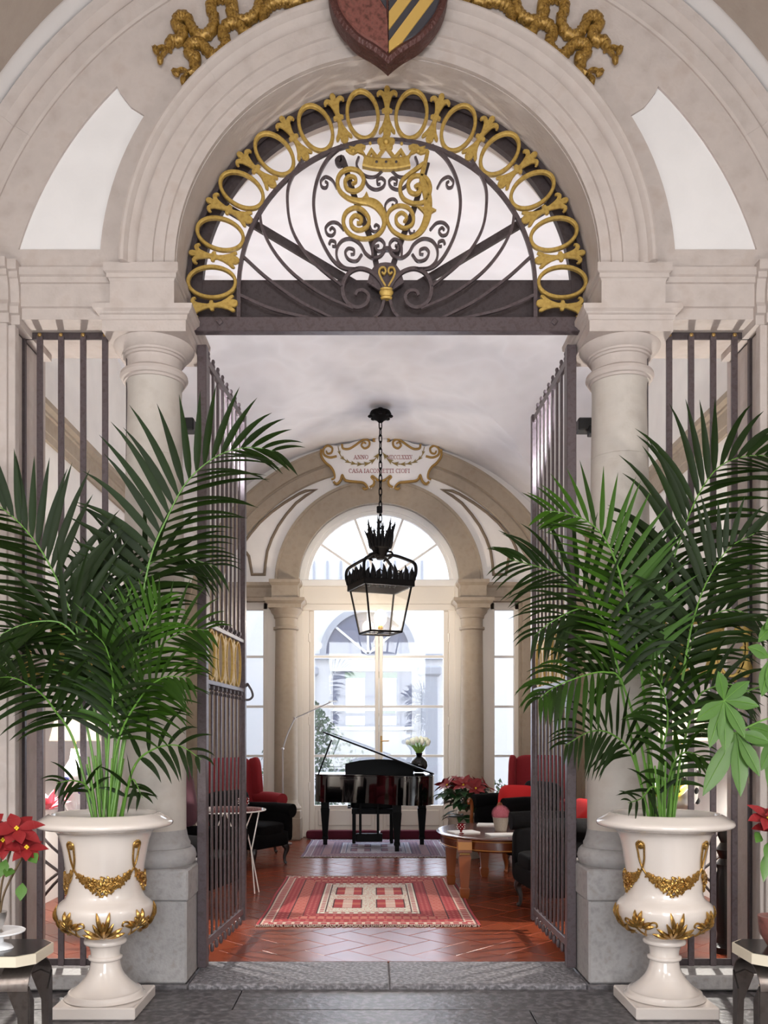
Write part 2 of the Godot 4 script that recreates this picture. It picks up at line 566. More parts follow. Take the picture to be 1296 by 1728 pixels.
	mat("lace_black", Color(0.06, 0.05, 0.05), 0.5)
	mat("ebony", Color(0.10, 0.075, 0.07), 0.35)
	mat("lantern_iron", Color(0.055, 0.042, 0.04), 0.6).metallic_specular = 0.25
	s = mat("ivy_leaf", Color(0.24, 0.36, 0.24), 0.6)
	mat("ivy_pale", Color(0.50, 0.60, 0.50), 0.6)

func wood_tex() -> ImageTexture:
	var im := Image.create(256, 256, false, Image.FORMAT_RGB8)
	var n := FastNoiseLite.new()
	n.seed = 7
	n.frequency = 0.02
	for y in 256:
		for x in 256:
			var a := n.get_noise_2d(x * 0.35, y * 5.0) * 0.5 + 0.5
			var b := n.get_noise_2d(x * 1.5 + 500.0, y * 20.0) * 0.5 + 0.5
			var k := 0.62 + 0.3 * a + 0.16 * b
			im.set_pixel(x, y, Color(minf(k, 1.0), minf(k * 0.96, 1.0), minf(k * 0.9, 1.0)))
	return ImageTexture.create_from_image(im)

# ---------- camera, sky, lights, exposure
func _ready() -> void:
	rng.seed = 20240
	var cam := Camera3D.new()
	cam.name = "camera"
	cam.projection = Camera3D.PROJECTION_FRUSTUM
	cam.near = 0.05
	cam.far = 200.0
	cam.size = 0.05 * 1728.0 / F
	cam.frustum_offset = Vector2(0.05 * (648.0 - 629.5) / F, 0.05 * (1245.0 - 864.0) / F)
	cam.position = EYE
	add_child(cam)
	cam.current = true

	var sky_m := ProceduralSkyMaterial.new()
	sky_m.sky_top_color = Color(0.90, 0.93, 0.98)
	sky_m.sky_horizon_color = Color(0.97, 0.975, 0.985)
	sky_m.ground_bottom_color = Color(0.55, 0.55, 0.55)
	sky_m.ground_horizon_color = Color(0.75, 0.75, 0.76)
	sky_m.energy_multiplier = 3.1
	var sky := Sky.new()
	sky.sky_material = sky_m
	var env := Environment.new()
	env.background_mode = Environment.BG_SKY
	env.sky = sky
	env.ambient_light_source = Environment.AMBIENT_SOURCE_SKY
	env.tonemap_mode = Environment.TONE_MAPPER_LINEAR
	env.tonemap_exposure = 1.0
	env.sdfgi_enabled = true
	env.ssao_enabled = true
	env.ssil_enabled = true
	var we := WorldEnvironment.new()
	we.name = "surroundings"
	we.environment = env
	add_child(we)

	# daylight through the tall glazed entrance of the hall, behind the camera
	area("entrance_daylight", Vector3(0.0, 2.6, 9.05), Vector3(0, 0, 0), Vector2(3.4, 4.2), 27.0, Color(0.955, 0.98, 1.0))
	# daylight through the garden doors at the far end of the lounge
	area("garden_daylight", Vector3(0.0, 2.3, -7.75), Vector3(0, 180, 0), Vector2(2.0, 3.9), 12.0, Color(0.88, 0.92, 1.0))

	make_materials()
	hall_pendant()
	build_shell()
	build_portal()
	build_fanlight()
	build_gates()
	build_garden_wall()
	build_courtyard()
	build_ornaments()
	build_lounge()
	build_foreground()

func area(called: String, pos: Vector3, rot: Vector3, size: Vector2, energy: float, c: Color) -> void:
	var l := AreaLight3D.new()
	l.name = called
	l.area_size = size
	l.light_energy = energy
	l.light_color = c
	l.position = pos
	l.rotation_degrees = rot
	l.shadow_enabled = true
	l.set("area_range", 40.0)
	add_child(l)

func omni(parent: Node3D, pos: Vector3, energy: float, c: Color, size := 0.05) -> void:
	var l := OmniLight3D.new()
	l.name = "glow"
	l.light_energy = energy
	l.light_color = c
	l.light_size = size
	l.omni_range = 20.0
	l.omni_attenuation = 2.0
	l.shadow_enabled = true
	l.position = pos
	parent.add_child(l, true)

func spot(parent: Node3D, pos: Vector3, towards: Vector3, energy: float, c: Color, angle: float, size := 0.05) -> void:
	var l := SpotLight3D.new()
	l.name = "beam"
	l.light_energy = energy
	l.light_color = c
	l.light_size = size
	l.spot_range = 20.0
	l.spot_attenuation = 2.0
	l.spot_angle = angle
	l.spot_angle_attenuation = 0.9
	l.shadow_enabled = true
	parent.add_child(l, true)
	l.position = pos
	l.transform.basis = Basis.looking_at(towards.normalized(), Vector3(0, 0, 1) if absf(towards.normalized().y) > 0.9 else Vector3.UP)

# globe pendant of the entrance hall, above and in front of the camera
func hall_pendant() -> void:
	var t := thing("hall_pendant", "white glass globe pendant hanging in the entrance hall", "lamp", Vector3(0, 0, 4.7))
	var m := MB.new()
	m.tube(PackedVector3Array([Vector3(0, 3.9, 0), Vector3(0, 6.45, 0)]), 0.012, 8)
	part(t, "rod", m, M.brass)
	m = MB.new()
	m.lathe([Vector2(0.001, 3.86), Vector2(0.09, 3.86), Vector2(0.07, 3.92), Vector2(0.001, 3.94)], 20)
	part(t, "gallery", m, M.brass)
	m = MB.new()
	m.ball(Vector3(0, 3.66, 0), Vector3.ONE * 0.22, 24)
	part(t, "lamp_globe", m, M.lamp_glow)
	omni(t, Vector3(0, 3.66, 0), 2.2, Color(1.0, 0.985, 0.965), 0.22)
	for s in [-1, 1]:
		var f := thing("floor_lamp", "brass floor lamp with a white globe on the %s side of the entrance hall" % ("left" if s < 0 else "right"), "lamp", Vector3(s * 2.25, LOW, 3.5), 0.0, "hall floor lamps")
		m = MB.new()
		m.lathe([Vector2(0.001, 0), Vector2(0.15, 0), Vector2(0.15, 0.015), Vector2(0.03, 0.03), Vector2(0.014, 0.06), Vector2(0.014, 1.62), Vector2(0.06, 1.64), Vector2(0.06, 1.66), Vector2(0.001, 1.66)], 20)
		part(f, "stand", m, M.brass)
		m = MB.new()
		m.ball(Vector3(0, 1.82, 0), Vector3.ONE * 0.17, 20)
		part(f, "lamp_globe", m, M.lamp_glow)
		omni(f, Vector3(0, 1.82, 0), 2.9, Color(1.0, 0.985, 0.965), 0.17)

func boxpart(parent: Node3D, called: String, a: Vector3, b: Vector3, m: Material, ch := 0.0) -> MeshInstance3D:
	var mb := MB.new()
	if ch > 0.0: mb.cbox((a + b) / 2, (b - a).abs(), ch)
	else: mb.box((a + b) / 2, (b - a).abs())
	return part(parent, called, mb, m, 0.0)

# ---------- room shell
func build_shell() -> void:
	# lounge floor of terracotta tiles laid in herringbone
	var fl := setting("floor", "terracotta herringbone tile floor of the lounge")
	boxpart(fl, "screed", Vector3(-3.2, -0.3, -7.8), Vector3(3.2, -0.012, -0.33), M.joint)
	var L := 0.42
	var W := 0.21
	var tiles := []
	var rot := Transform3D(Basis(Vector3.UP, deg_to_rad(45)), Vector3(0.03, 0, -3.6))
	for i in range(-26, 27):
		for j in range(-26, 27):
			# herringbone: pairs of tiles stepping along the diagonal
			var o := Vector3(i * W + j * 2.0 * L * 0.5 * 0.0, 0, 0)
			var bx := (i + 2 * j * 2) * W
			var bz := i * W
			o = Vector3(bx, 0, bz)
			tiles.append([rot * (o + Vector3(L / 2, 0, W / 2)), 0])
			tiles.append([rot * (o + Vector3(L + W / 2, 0, W - L / 2 + 0.0)), 1])
	var keep := []
	for t in tiles:
		var p: Vector3 = t[0]
		if p.x > -3.05 and p.x < 3.05 and p.z < -0.14 and p.z > -7.6:
			keep.append(t)
	keep.sort_custom(func(a, b): return seen_rank(a[0]) < seen_rank(b[0]))
	var shapes := []
	for k in 2:
		var mb := MB.new()
		var s := Vector3(L - 0.004, 0.02, W - 0.004) if k == 0 else Vector3(W - 0.004, 0.02, L - 0.004)
		mb.cbox(Vector3(0, -0.01, 0), s, 0.0025, Transform3D(Basis(Vector3.UP, deg_to_rad(45)), Vector3.ZERO))
		shapes.append(mb.mesh(0.0))
	var rest := MB.new()
	var n := 0
	for t in keep:
		var p: Vector3 = t[0]
		p.y = -0.0008 * rng.randf()
		var edge := p.z > -0.52
		if edge:
			# tiles along the threshold are cut
			var c := []
			for sg in [[-1, -1], [1, -1], [1, 1], [-1, 1]]:
				var h := Vector3((L if t[1] == 0 else W) / 2 - 0.002, 0, (W if t[1] == 0 else L) / 2 - 0.002)
				var w := rot.basis * Vector3(sg[0] * h.x, 0, sg[1] * h.z) + p
				c.append(Vector2(w.x, -w.z))
			var cut := Geometry2D.intersect_polygons(PackedVector2Array(c), rect4(-3.2, 3.2, 0.332, 9.0))
			for pl in cut:
				var mb := MB.new()
				mb.prism(pl, -0.02, p.y, Transform3D(Basis(Vector3.RIGHT, -PI / 2), Vector3.ZERO))
				part(fl, "tile", mb, M["terracotta_%d" % rng.randi_range(0, 3)], 0.0)
		elif n < 285:
			var o := part(fl, "tile", shapes[t[1]], M["terracotta_%d" % rng.randi_range(0, 3)])
			o.position = p
		else:
			rest.box(p + Vector3(0, -0.01, 0), Vector3(L - 0.004, 0.02, W - 0.004) if t[1] == 0 else Vector3(W - 0.004, 0.02, L - 0.004), Transform3D(Basis(), Vector3.ZERO) * Transform3D(rot.basis, p - rot.basis * p))
		n += 1
	var ro := part(fl, "tile_field", rest, M.terracotta_0, 0.0)
	ro.set_meta("kind", "stuff")

	# entrance hall: stone threshold, step and paving
	var pv := setting("pavement", "dark grey stone paving and step of the entrance")
	boxpart(pv, "bed", Vector3(-3.0, -0.45, -0.33), Vector3(3.0, LOW - 0.02, 9.4), M.joint)
	boxpart(pv, "threshold", Vector3(-1.19, LOW - 0.02, -0.331), Vector3(0.012, 0.0, 0.2), M.rough_slate, 0.008)
	boxpart(pv, "threshold", Vector3(0.015, LOW - 0.02, -0.331), Vector3(1.19, 0.0, 0.2), M.rough_slate, 0.008)
	for s in [-1, 1]:
		boxpart(pv, "threshold", Vector3(s * 1.193, LOW - 0.02, -0.331), Vector3(s * 3.0, -0.003, 0.2), M.slate, 0.008)
	var zs := [0.2, 0.59, 1.55, 2.7, 3.7, 4.7, 5.7, 6.7, 7.7, 9.2]
	for r in zs.size() - 1:
		var x := -3.0 + (-1.1 if r % 2 else -0.2)
		while x < 3.0:
			var w := 2.2 + rng.randf() * 0.8
			boxpart(pv, "slab", Vector3(maxf(x, -3.0) + 0.003, LOW - 0.03, zs[r] + 0.003), Vector3(minf(x + w, 3.0) - 0.003, LOW - 0.002 * rng.randf(), zs[r + 1] - 0.003), M.slate, 0.004)
			x += w
	# hall walls and vault
	var vz := Transform3D()
	var top := arc(Vector2(0, 3.72), 2.74, 184, -4, 72)
	var c1 := setting("ceiling", "beige stone barrel vault of the entrance hall")
	var mb1 := MB.new()
	mb1.sweep(top, PackedVector2Array([Vector2(0, 0.38), Vector2(0.3, 0.38), Vector2(0.3, 9.5), Vector2(0, 9.5)]), vz)
	part(c1, "vault", mb1, M.vault_stone, 30.0)
	mb1 = MB.new()
	mb1.sweep(arc(Vector2(0, 3.72), 2.755, 184, -4, 72), PackedVector2Array([Vector2(0, 0.12), Vector2(0.3, 0.12), Vector2(0.3, 0.385), Vector2(0, 0.385)]), vz)
	part(c1, "reveal", mb1, M.plaster, 30.0)
	for s in [-1, 1]:
		var wl := setting("wall_left" if s < 0 else "wall_right", "")
		boxpart(wl, "masonry", Vector3(s * 2.74, LOW - 0.2, 0.15), Vector3(s * 3.1, 3.75, 9.5), M.plaster)
		boxpart(wl, "dado", Vector3(s * 2.70, LOW, 0.5), Vector3(s * 2.745, 0.9, 9.2), M.stone)
	var we := setting("wall_entrance", "")
	boxpart(we, "masonry", Vector3(-3.1, LOW - 0.2, 9.2), Vector3(-1.75, 6.8, 9.5), M.plaster)
	boxpart(we, "masonry", Vector3(1.75, LOW - 0.2, 9.2), Vector3(3.1, 6.8, 9.5), M.plaster)
	boxpart(we, "masonry", Vector3(-1.75, 4.75, 9.2), Vector3(1.75, 6.8, 9.5), M.plaster)
	var ew := setting("window_1", "tall glazed entrance of the hall")
	for i in 5:
		boxpart(ew, "mullion", Vector3(-1.75 + i * 0.86, LOW, 9.3), Vector3(-1.69 + i * 0.86, 4.75, 9.36), M.iron)
	for i in 6:
		boxpart(ew, "transom", Vector3(-1.75, LOW + i * 0.96, 9.3), Vector3(1.75, LOW + 0.06 + i * 0.96, 9.36), M.iron)
	boxpart(ew, "pane", Vector3(-1.75, LOW, 9.325), Vector3(1.75, 4.75, 9.335), M.glass)

	# lounge walls, cornices and groin vault
	for s in [-1, 1]:
		var wl2 := setting("wall_left" if s < 0 else "wall_right", "")
		boxpart(wl2, "masonry", Vector3(s * 3.0, -0.2, -7.8), Vector3(s * 3.25, 6.3, -0.2), M.cream_plaster)
		var pr := PackedVector2Array([Vector2(0.0, 4.10), Vector2(0.03, 4.10), Vector2(0.035, 4.16), Vector2(0.04, 4.17), Vector2(0.04, 4.30), Vector2(0.055, 4.31), Vector2(0.055, 4.335), Vector2(0.09, 4.36), Vector2(0.09, 4.41), Vector2(0.0, 4.41)])
		var pm := MB.new()
		var q := PackedVector2Array()
		for p in pr: q.append(Vector2(-s * (3.0 - p.x) * -1.0, p.y))
		pm.prism(q, -7.4, -0.35)
		part(wl2, "cornice", pm, M.inner_stone, 20.0)
		# arched window recess with a white frame near the far end
		var wf := MB.new()
		var ap := arc(Vector2(-6.6, 3.1), 0.62, 0, 180, 20)
		var pl2 := PackedVector2Array([Vector2(-5.98, 0.5)])
		pl2.append_array(ap)
		pl2.append(Vector2(-7.22, 0.5))
		var side := Transform3D(Basis(Vector3(0, 0, 1), Vector3(0, 1, 0), Vector3(-1, 0, 0)), Vector3(s * 3.0, 0, 0))
		wf.sweep(pl2, PackedVector2Array([Vector2(-0.05, -0.05), Vector2(0.05, -0.05), Vector2(0.05, 0.05), Vector2(-0.05, 0.05)]), side, true)
		part(wl2, "window_surround", wf, M.inner_stone, 30.0)
		var wf2 := MB.new()
		for i in 3: wf2.box(Vector3(s * 2.99, 1.95, -7.1 + i * 0.5), Vector3(0.05, 2.9, 0.06))
		for i in 5: wf2.box(Vector3(s * 2.99, 0.6 + i * 0.62, -6.6), Vector3(0.04, 0.05, 1.16))
		part(wl2, "glazing_bars", wf2, M.white_paint, 0.0)
	var gv := setting("ceiling", "white plaster groin vault of the lounge")
	var mg := MB.new()
	var nx := 60
	var nz := 72
	var H := []
	for i in nx + 1:
		var row := []
		for j in nz + 1:
			var x := -3.05 + 6.1 * i / nx
			var z := -0.3 - 7.2 * j / nz
			var a := 2.95 + 2.88 * sqrt(maxf(0.0, 1.0 - pow(x / 3.06, 2)))
			var b := 2.95 + 2.88 * sqrt(maxf(0.0, 1.0 - pow((z + 3.9) / 3.62, 2)))
			row.append(Vector3(x, maxf(a, b), z))
		H.append(row)
	var up := Vector3(0, 0.15, 0)
	for i in nx:
		for j in nz:
			mg.q(H[i][j], H[i + 1][j], H[i + 1][j + 1], H[i][j + 1])
			mg.q(H[i][j] + up, H[i][j + 1] + up, H[i + 1][j + 1] + up, H[i + 1][j] + up)
	part(gv, "vault", mg, M.vault_plaster, 28.0)
	boxpart(gv, "roof_slab", Vector3(-3.25, 6.3, -7.8), Vector3(3.25, 6.5, 0.15), M.plaster)

func seen_rank(p: Vector3) -> float:
	var d := EYE.z - p.z
	var px := absf((p.x - EYE.x) / d)
	return d + (20.0 if px > 0.235 else 0.0)

# ---------- the portal wall with its arch, columns and panels
func build_portal() -> void:
	var w := setting("wall_front", "beige stone portal wall with the arched gateway")
	# core: white plaster shows in the sunk spandrel panels
	var pl := PackedVector2Array([Vector2(-3.2, SPRING)])
	pl.append_array(arc(Vector2(0, SPRING), 1.266, 180, 0, 64))
	pl.append_array(PackedVector2Array([Vector2(3.2, SPRING), Vector2(3.2, 6.9), Vector2(-3.2, 6.9)]))
	var mb := MB.new()
	mb.prism(pl, -0.35, 0.184)
	part(w, "plaster_core", mb, M.plaster, 30.0)
	# stone soffit of the arch
	mb = MB.new()
	mb.sweep(arc(Vector2(0, SPRING), 1.262, 180, 0, 64), PackedVector2Array([Vector2(0, -0.33), Vector2(0.02, -0.33), Vector2(0.02, 0.2), Vector2(0, 0.2)]))
	part(w, "soffit", mb, M.stone, 30.0)
	# stone skin, 16 mm proud, leaving the two panels open
	mb = MB.new()
	var a := arc(Vector2(0, SPRING), 1.266, 180, 0, 64)
	var b := arc(Vector2(0, SPRING), 1.72, 0, 180, 64)
	a.append_array(b)
	mb.prism(a, 0.18, 0.2)
	var co := Vector2(0, 3.72)
	var so := rad_to_deg(asin((SPRING - 3.72) / 2.303))
	a = PackedVector2Array([Vector2(-3.2, SPRING)])
	a.append_array(arc(co, 2.303, 180 - so, so, 80))
	a.append_array(PackedVector2Array([Vector2(3.2, SPRING), Vector2(3.2, 6.9), Vector2(-3.2, 6.9)]))
	mb.prism(a, 0.18, 0.2)
	# between the roundels
	var t0 := rad_to_deg(atan2(5.184 - SPRING, 1.45))
	var t1 := rad_to_deg(atan2(5.361 - 3.72, 1.617))
	a = arc(Vector2(0, SPRING), 1.72, 180 - t0, t0, 60)
	a.append(Vector2(1.532, 5.235)); a.append(Vector2(1.572, 5.285)); a.append(Vector2(1.60, 5.325))
	a.append_array(arc(co, 2.303, t1, 180 - t1, 70))
	a.append(Vector2(-1.60, 5.325)); a.append(Vector2(-1.572, 5.285)); a.append(Vector2(-1.532, 5.235))
	mb.prism(a, 0.18, 0.2)
	# strips under the panels
	for s in [-1, 1]:
		var x0 := sqrt(1.72 * 1.72 - 0.0)
		var x1 := sqrt(1.72 * 1.72 - 0.12 * 0.12)
		var x2 := sqrt(2.303 * 2.303 - pow(4.385 - 3.72, 2))
		var x3 := sqrt(2.303 * 2.303 - pow(SPRING - 3.72, 2))
		mb.prism(PackedVector2Array([Vector2(s * x0, SPRING), Vector2(s * x3, SPRING), Vector2(s * x2, 4.385), Vector2(s * x1, 4.385)]), 0.18, 0.2)
	part(w, "stone_facing", mb, M.stone, 30.0)
	# archivolt in four stones, moulded
	var prof := PackedVector2Array([Vector2(0.000, 0.19), Vector2(0.000, 0.228), Vector2(0.058, 0.228), Vector2(0.062, 0.242), Vector2(0.122, 0.242), Vector2(0.126, 0.256), Vector2(0.209, 0.256), Vector2(0.212, 0.246), Vector2(0.221, 0.246), Vector2(0.228, 0.262), Vector2(0.243, 0.276), Vector2(0.262, 0.284), Vector2(0.269, 0.298), Vector2(0.281, 0.312), Vector2(0.296, 0.316), Vector2(0.307, 0.312), Vector2(0.307, 0.19)])
	for g in [[180.0, 133.01], [132.99, 90.01], [89.99, 47.01], [46.99, 0.0]]:
		var mv := MB.new()
		mv.sweep(arc(Vector2(0, SPRING), 1.266, g[0], g[1], 22), prof)
		part(w, "voussoir", mv, M.stone, 25.0)
	prof = PackedVector2Array([Vector2(0, 0.19), Vector2(0, 0.212), Vector2(0.012, 0.222), Vector2(0.10, 0.226), Vector2(0.112, 0.212), Vector2(0.122, 0.206), Vector2(0.132, 0.222), Vector2(0.15, 0.234), Vector2(0.165, 0.246), Vector2(0.23, 0.246), Vector2(0.23, 0.19)])
	for g in [[171.0, 148.01], [147.99, 90.01], [89.99, 32.01], [31.99, 9.0]]:
		var mo := MB.new()
		mo.sweep(arc(co, 2.51, g[0], g[1], 30), prof)
		part(w, "outer_voussoir", mo, M.stone, 25.0)
	# entablature over the side openings and the outer piers
	for s in [-1, 1]:
		var en := MB.new()
		var ep := PackedVector2Array([Vector2(-0.35, 3.974), Vector2(0.185, 3.974), Vector2(0.185, 4.04), Vector2(0.2, 4.045), Vector2(0.2, 4.178), Vector2(0.214, 4.182), Vector2(0.214, 4.215), Vector2(0.228, 4.222), Vector2(0.228, 4.268), Vector2(-0.35, 4.268)])
		var toX := Transform3D(Basis(Vector3(0, 0, 1), Vector3(0, 1, 0), Vector3(-s, 0, 0) if false else Vector3(1, 0, 0)), Vector3.ZERO)
		en.prism(ep, s * 1.60, s * 2.26, toX)
		part(w, "entablature", en, M.stone, 20.0)
		var pi := MB.new()
		pi.box(Vector3(s * 2.72, 1.97, -0.075), Vector3(0.94, 4.0, 0.55))
		pi.cbox(Vector3(s * 2.45, 1.97, 0.18), Vector3(0.46, 4.0, 0.06), 0.004)
		pi.cbox(Vector3(s * 2.49, 1.97, 0.2), Vector3(0.46, 4.0, 0.07), 0.004)
		part(w, "pier", pi, M.stone, 0.0)
		var pc := MB.new()
		for k in 2:
			var x0 := 2.19 + k * 0.052
			var zf := 0.03 * k
			pc.prism(PackedVector2Array([Vector2(-0.3, 3.93), Vector2(0.215 + zf, 3.93), Vector2(0.215 + zf, 3.985), Vector2(0.235 + zf, 3.99), Vector2(0.235 + zf, 4.03), Vector2(0.222 + zf, 4.06), Vector2(0.225 + zf, 4.13), Vector2(0.24 + zf, 4.19), Vector2(0.252 + zf, 4.195), Vector2(0.252 + zf, 4.228), Vector2(0.272 + zf, 4.232), Vector2(0.272 + zf, 4.29), Vector2(-0.3, 4.29)]), s * x0, s * 3.0, toX)
		part(w, "pier_cornice", pc, M.stone, 20.0)
		var pb := MB.new()
		pb.cbox(Vector3(s * 2.49, 0.32, 0.215), Vector3(0.50, 0.72, 0.06), 0.006)
		part(w, "pier_base", pb, M.stone, 0.0)
	# columns
	for s in [-1, 1]:
		var c := thing("column", "grey stone column on a square pedestal behind the %s palm urn" % ("left-hand" if s < 0 else "right-hand"), "column", Vector3(s * 1.455, 0, -0.05), 0.0, "portal columns")
		c.set_meta("kind", "structure")
		var m := MB.new()
		m.cbox(Vector3(0, 0.25, 0), Vector3(0.51, 0.5, 0.51), 0.012)
		part(c, "pedestal", m, M.plinth_stone, 0.0)
		m = MB.new()
		m.cbox(Vector3(0, 0.59, 0), Vector3(0.53, 0.19, 0.53), 0.01)
		part(c, "pedestal_cap", m, M.plinth_stone, 0.0)
		m = MB.new()
		m.lathe([Vector2(0.001, 0.68), Vector2(0.235, 0.68), Vector2(0.252, 0.7), Vector2(0.26, 0.735), Vector2(0.252, 0.77), Vector2(0.235, 0.79), Vector2(0.222, 0.792), Vector2(0.222, 0.818), Vector2(0.214, 0.83), Vector2(0.204, 0.86), Vector2(0.198, 0.9), Vector2(0.001, 0.9)], 48)
		part(c, "base", m, M.plinth_stone, 35.0)
		m = MB.new()
		m.lathe([Vector2(0.001, 0.9), Vector2(0.197, 0.9), Vector2(0.194, 1.6), Vector2(0.1915, 1.83), Vector2(0.189, 1.832), Vector2(0.1915, 1.834)] + [Vector2(0.186, 2.4), Vector2(0.176, 3.0), Vector2(0.1735, 3.208), Vector2(0.171, 3.21), Vector2(0.1735, 3.212), Vector2(0.168, 3.6), Vector2(0.17, 3.655), Vector2(0.178, 3.675), Vector2(0.001, 3.675)], 48)
		part(c, "shaft", m, M.shaft_stone, 35.0)
		m = MB.new()
		m.lathe([Vector2(0.001, 3.66), Vector2(0.18, 3.672), Vector2(0.186, 3.674), Vector2(0.186, 3.688), Vector2(0.198, 3.692), Vector2(0.208, 3.71), Vector2(0.204, 3.73), Vector2(0.19, 3.742), Vector2(0.171, 3.746), Vector2(0.169, 3.76), Vector2(0.169, 3.80), Vector2(0.174, 3.812), Vector2(0.186, 3.814), Vector2(0.186, 3.828), Vector2(0.197, 3.83), Vector2(0.197, 3.843), Vector2(0.212, 3.85), Vector2(0.234, 3.87), Vector2(0.246, 3.892), Vector2(0.246, 3.9), Vector2(0.001, 3.905)], 48)
		part(c, "capital", m, M.stone, 35.0)
		m = MB.new()
		var R := []
		for p in [[0.25, 3.898], [0.25, 3.962], [0.257, 3.966], [0.262, 3.99], [0.274, 3.996], [0.278, 4.004], [0.294, 4.016], [0.296, 4.044]]:
			R.append(PackedVector3Array([Vector3(-p[0], p[1], -p[0]), Vector3(p[0], p[1], -p[0]), Vector3(p[0], p[1], p[0]), Vector3(-p[0], p[1], p[0])]))
		m.rings(R, false, true)
		part(c, "abacus", m, M.stone, 15.0)
		m = MB.new()
		R = []
		for p in [[0.190, 4.04, 0.295], [0.190, 4.17, 0.295], [0.197, 4.185, 0.305], [0.206, 4.188, 0.312], [0.206, 4.212, 0.312], [0.220, 4.22, 0.326], [0.220, 4.27, 0.326]]:
			R.append(PackedVector3Array([Vector3(-p[0], p[1], -0.28), Vector3(p[0], p[1], -0.28), Vector3(p[0], p[1], p[2]), Vector3(-p[0], p[1], p[2])]))
		m.rings(R, false, true)
		part(c, "impost", m, M.stone, 15.0)

func fc(px: float, py: float) -> Vector2:
	var p := at(px, py, 5.42)
	return Vector2(p.x, p.y)

func c1(x: float, y: float) -> Vector2:
	return fc(300.0 + x / 1.8514, 100.0 + y / 1.8514)

func c3(x: float, y: float) -> Vector2:
	return fc(520.0 + x / 4.985, 220.0 + y / 4.985)

func pts1(a: Array, flip := false) -> Array:
	var o := []
	for i in range(0, a.size(), 2):
		var p := c1(a[i], a[i + 1])
		o.append(Vector2(-p.x, p.y) if flip else p)
	return o

func pts3(a: Array, flip := false) -> Array:
	var o := []
	for i in range(0, a.size(), 2):
		var p := c3(a[i] - 3.0, a[i + 1])
		o.append(Vector2(-p.x, p.y) if flip else p)
	return o

func fleuron_outline(k := 1.0) -> PackedVector2Array:
	var h := [Vector2(0.0, 0.172), Vector2(0.012, 0.168), Vector2(0.02, 0.15), Vector2(0.017, 0.125), Vector2(0.026, 0.135), Vector2(0.042, 0.143), Vector2(0.058, 0.138), Vector2(0.07, 0.122), Vector2(0.069, 0.106), Vector2(0.058, 0.101), Vector2(0.054, 0.112), Vector2(0.044, 0.114), Vector2(0.032, 0.098), Vector2(0.022, 0.064), Vector2(0.015, 0.032), Vector2(0.018, 0.02), Vector2(0.03, 0.017), Vector2(0.036, 0.006), Vector2(0.032, -0.008), Vector2(0.018, -0.01), Vector2(0.014, -0.024), Vector2(0.021, -0.06), Vector2(0.037, -0.10), Vector2(0.055, -0.128), Vector2(0.056, -0.145), Vector2(0.046, -0.15), Vector2(0.032, -0.138), Vector2(0.026, -0.128), Vector2(0.026, -0.15), Vector2(0.016, -0.168), Vector2(0.0, -0.172)]
	var o := PackedVector2Array()
	for p in h: o.append(p * k)
	for i in range(h.size() - 2, 0, -1): o.append(Vector2(-h[i].x, h[i].y) * k)
	return o

func oval_mesh(a: float, b: float, wd := 0.021, dp := 0.014) -> ArrayMesh:
	var mb := MB.new()
	var p := PackedVector2Array()
	for i in 40:
		var an := TAU * i / 40
		p.append(Vector2(cos(an) * a, sin(an) * b))
	mb.sweep(p, PackedVector2Array([Vector2(-wd / 2, -dp), Vector2(wd / 2, -dp), Vector2(wd / 2, dp * 0.6), Vector2(wd * 0.25, dp), Vector2(-wd * 0.25, dp), Vector2(-wd / 2, dp * 0.6)]), Transform3D(), true)
	return mb.mesh(35.0)

func taper(n: int, w: float) -> PackedFloat32Array:
	var o := PackedFloat32Array()
	for i in n: o.append(lerpf(1.0, w, pow(float(i) / (n - 1), 3)))
	return o

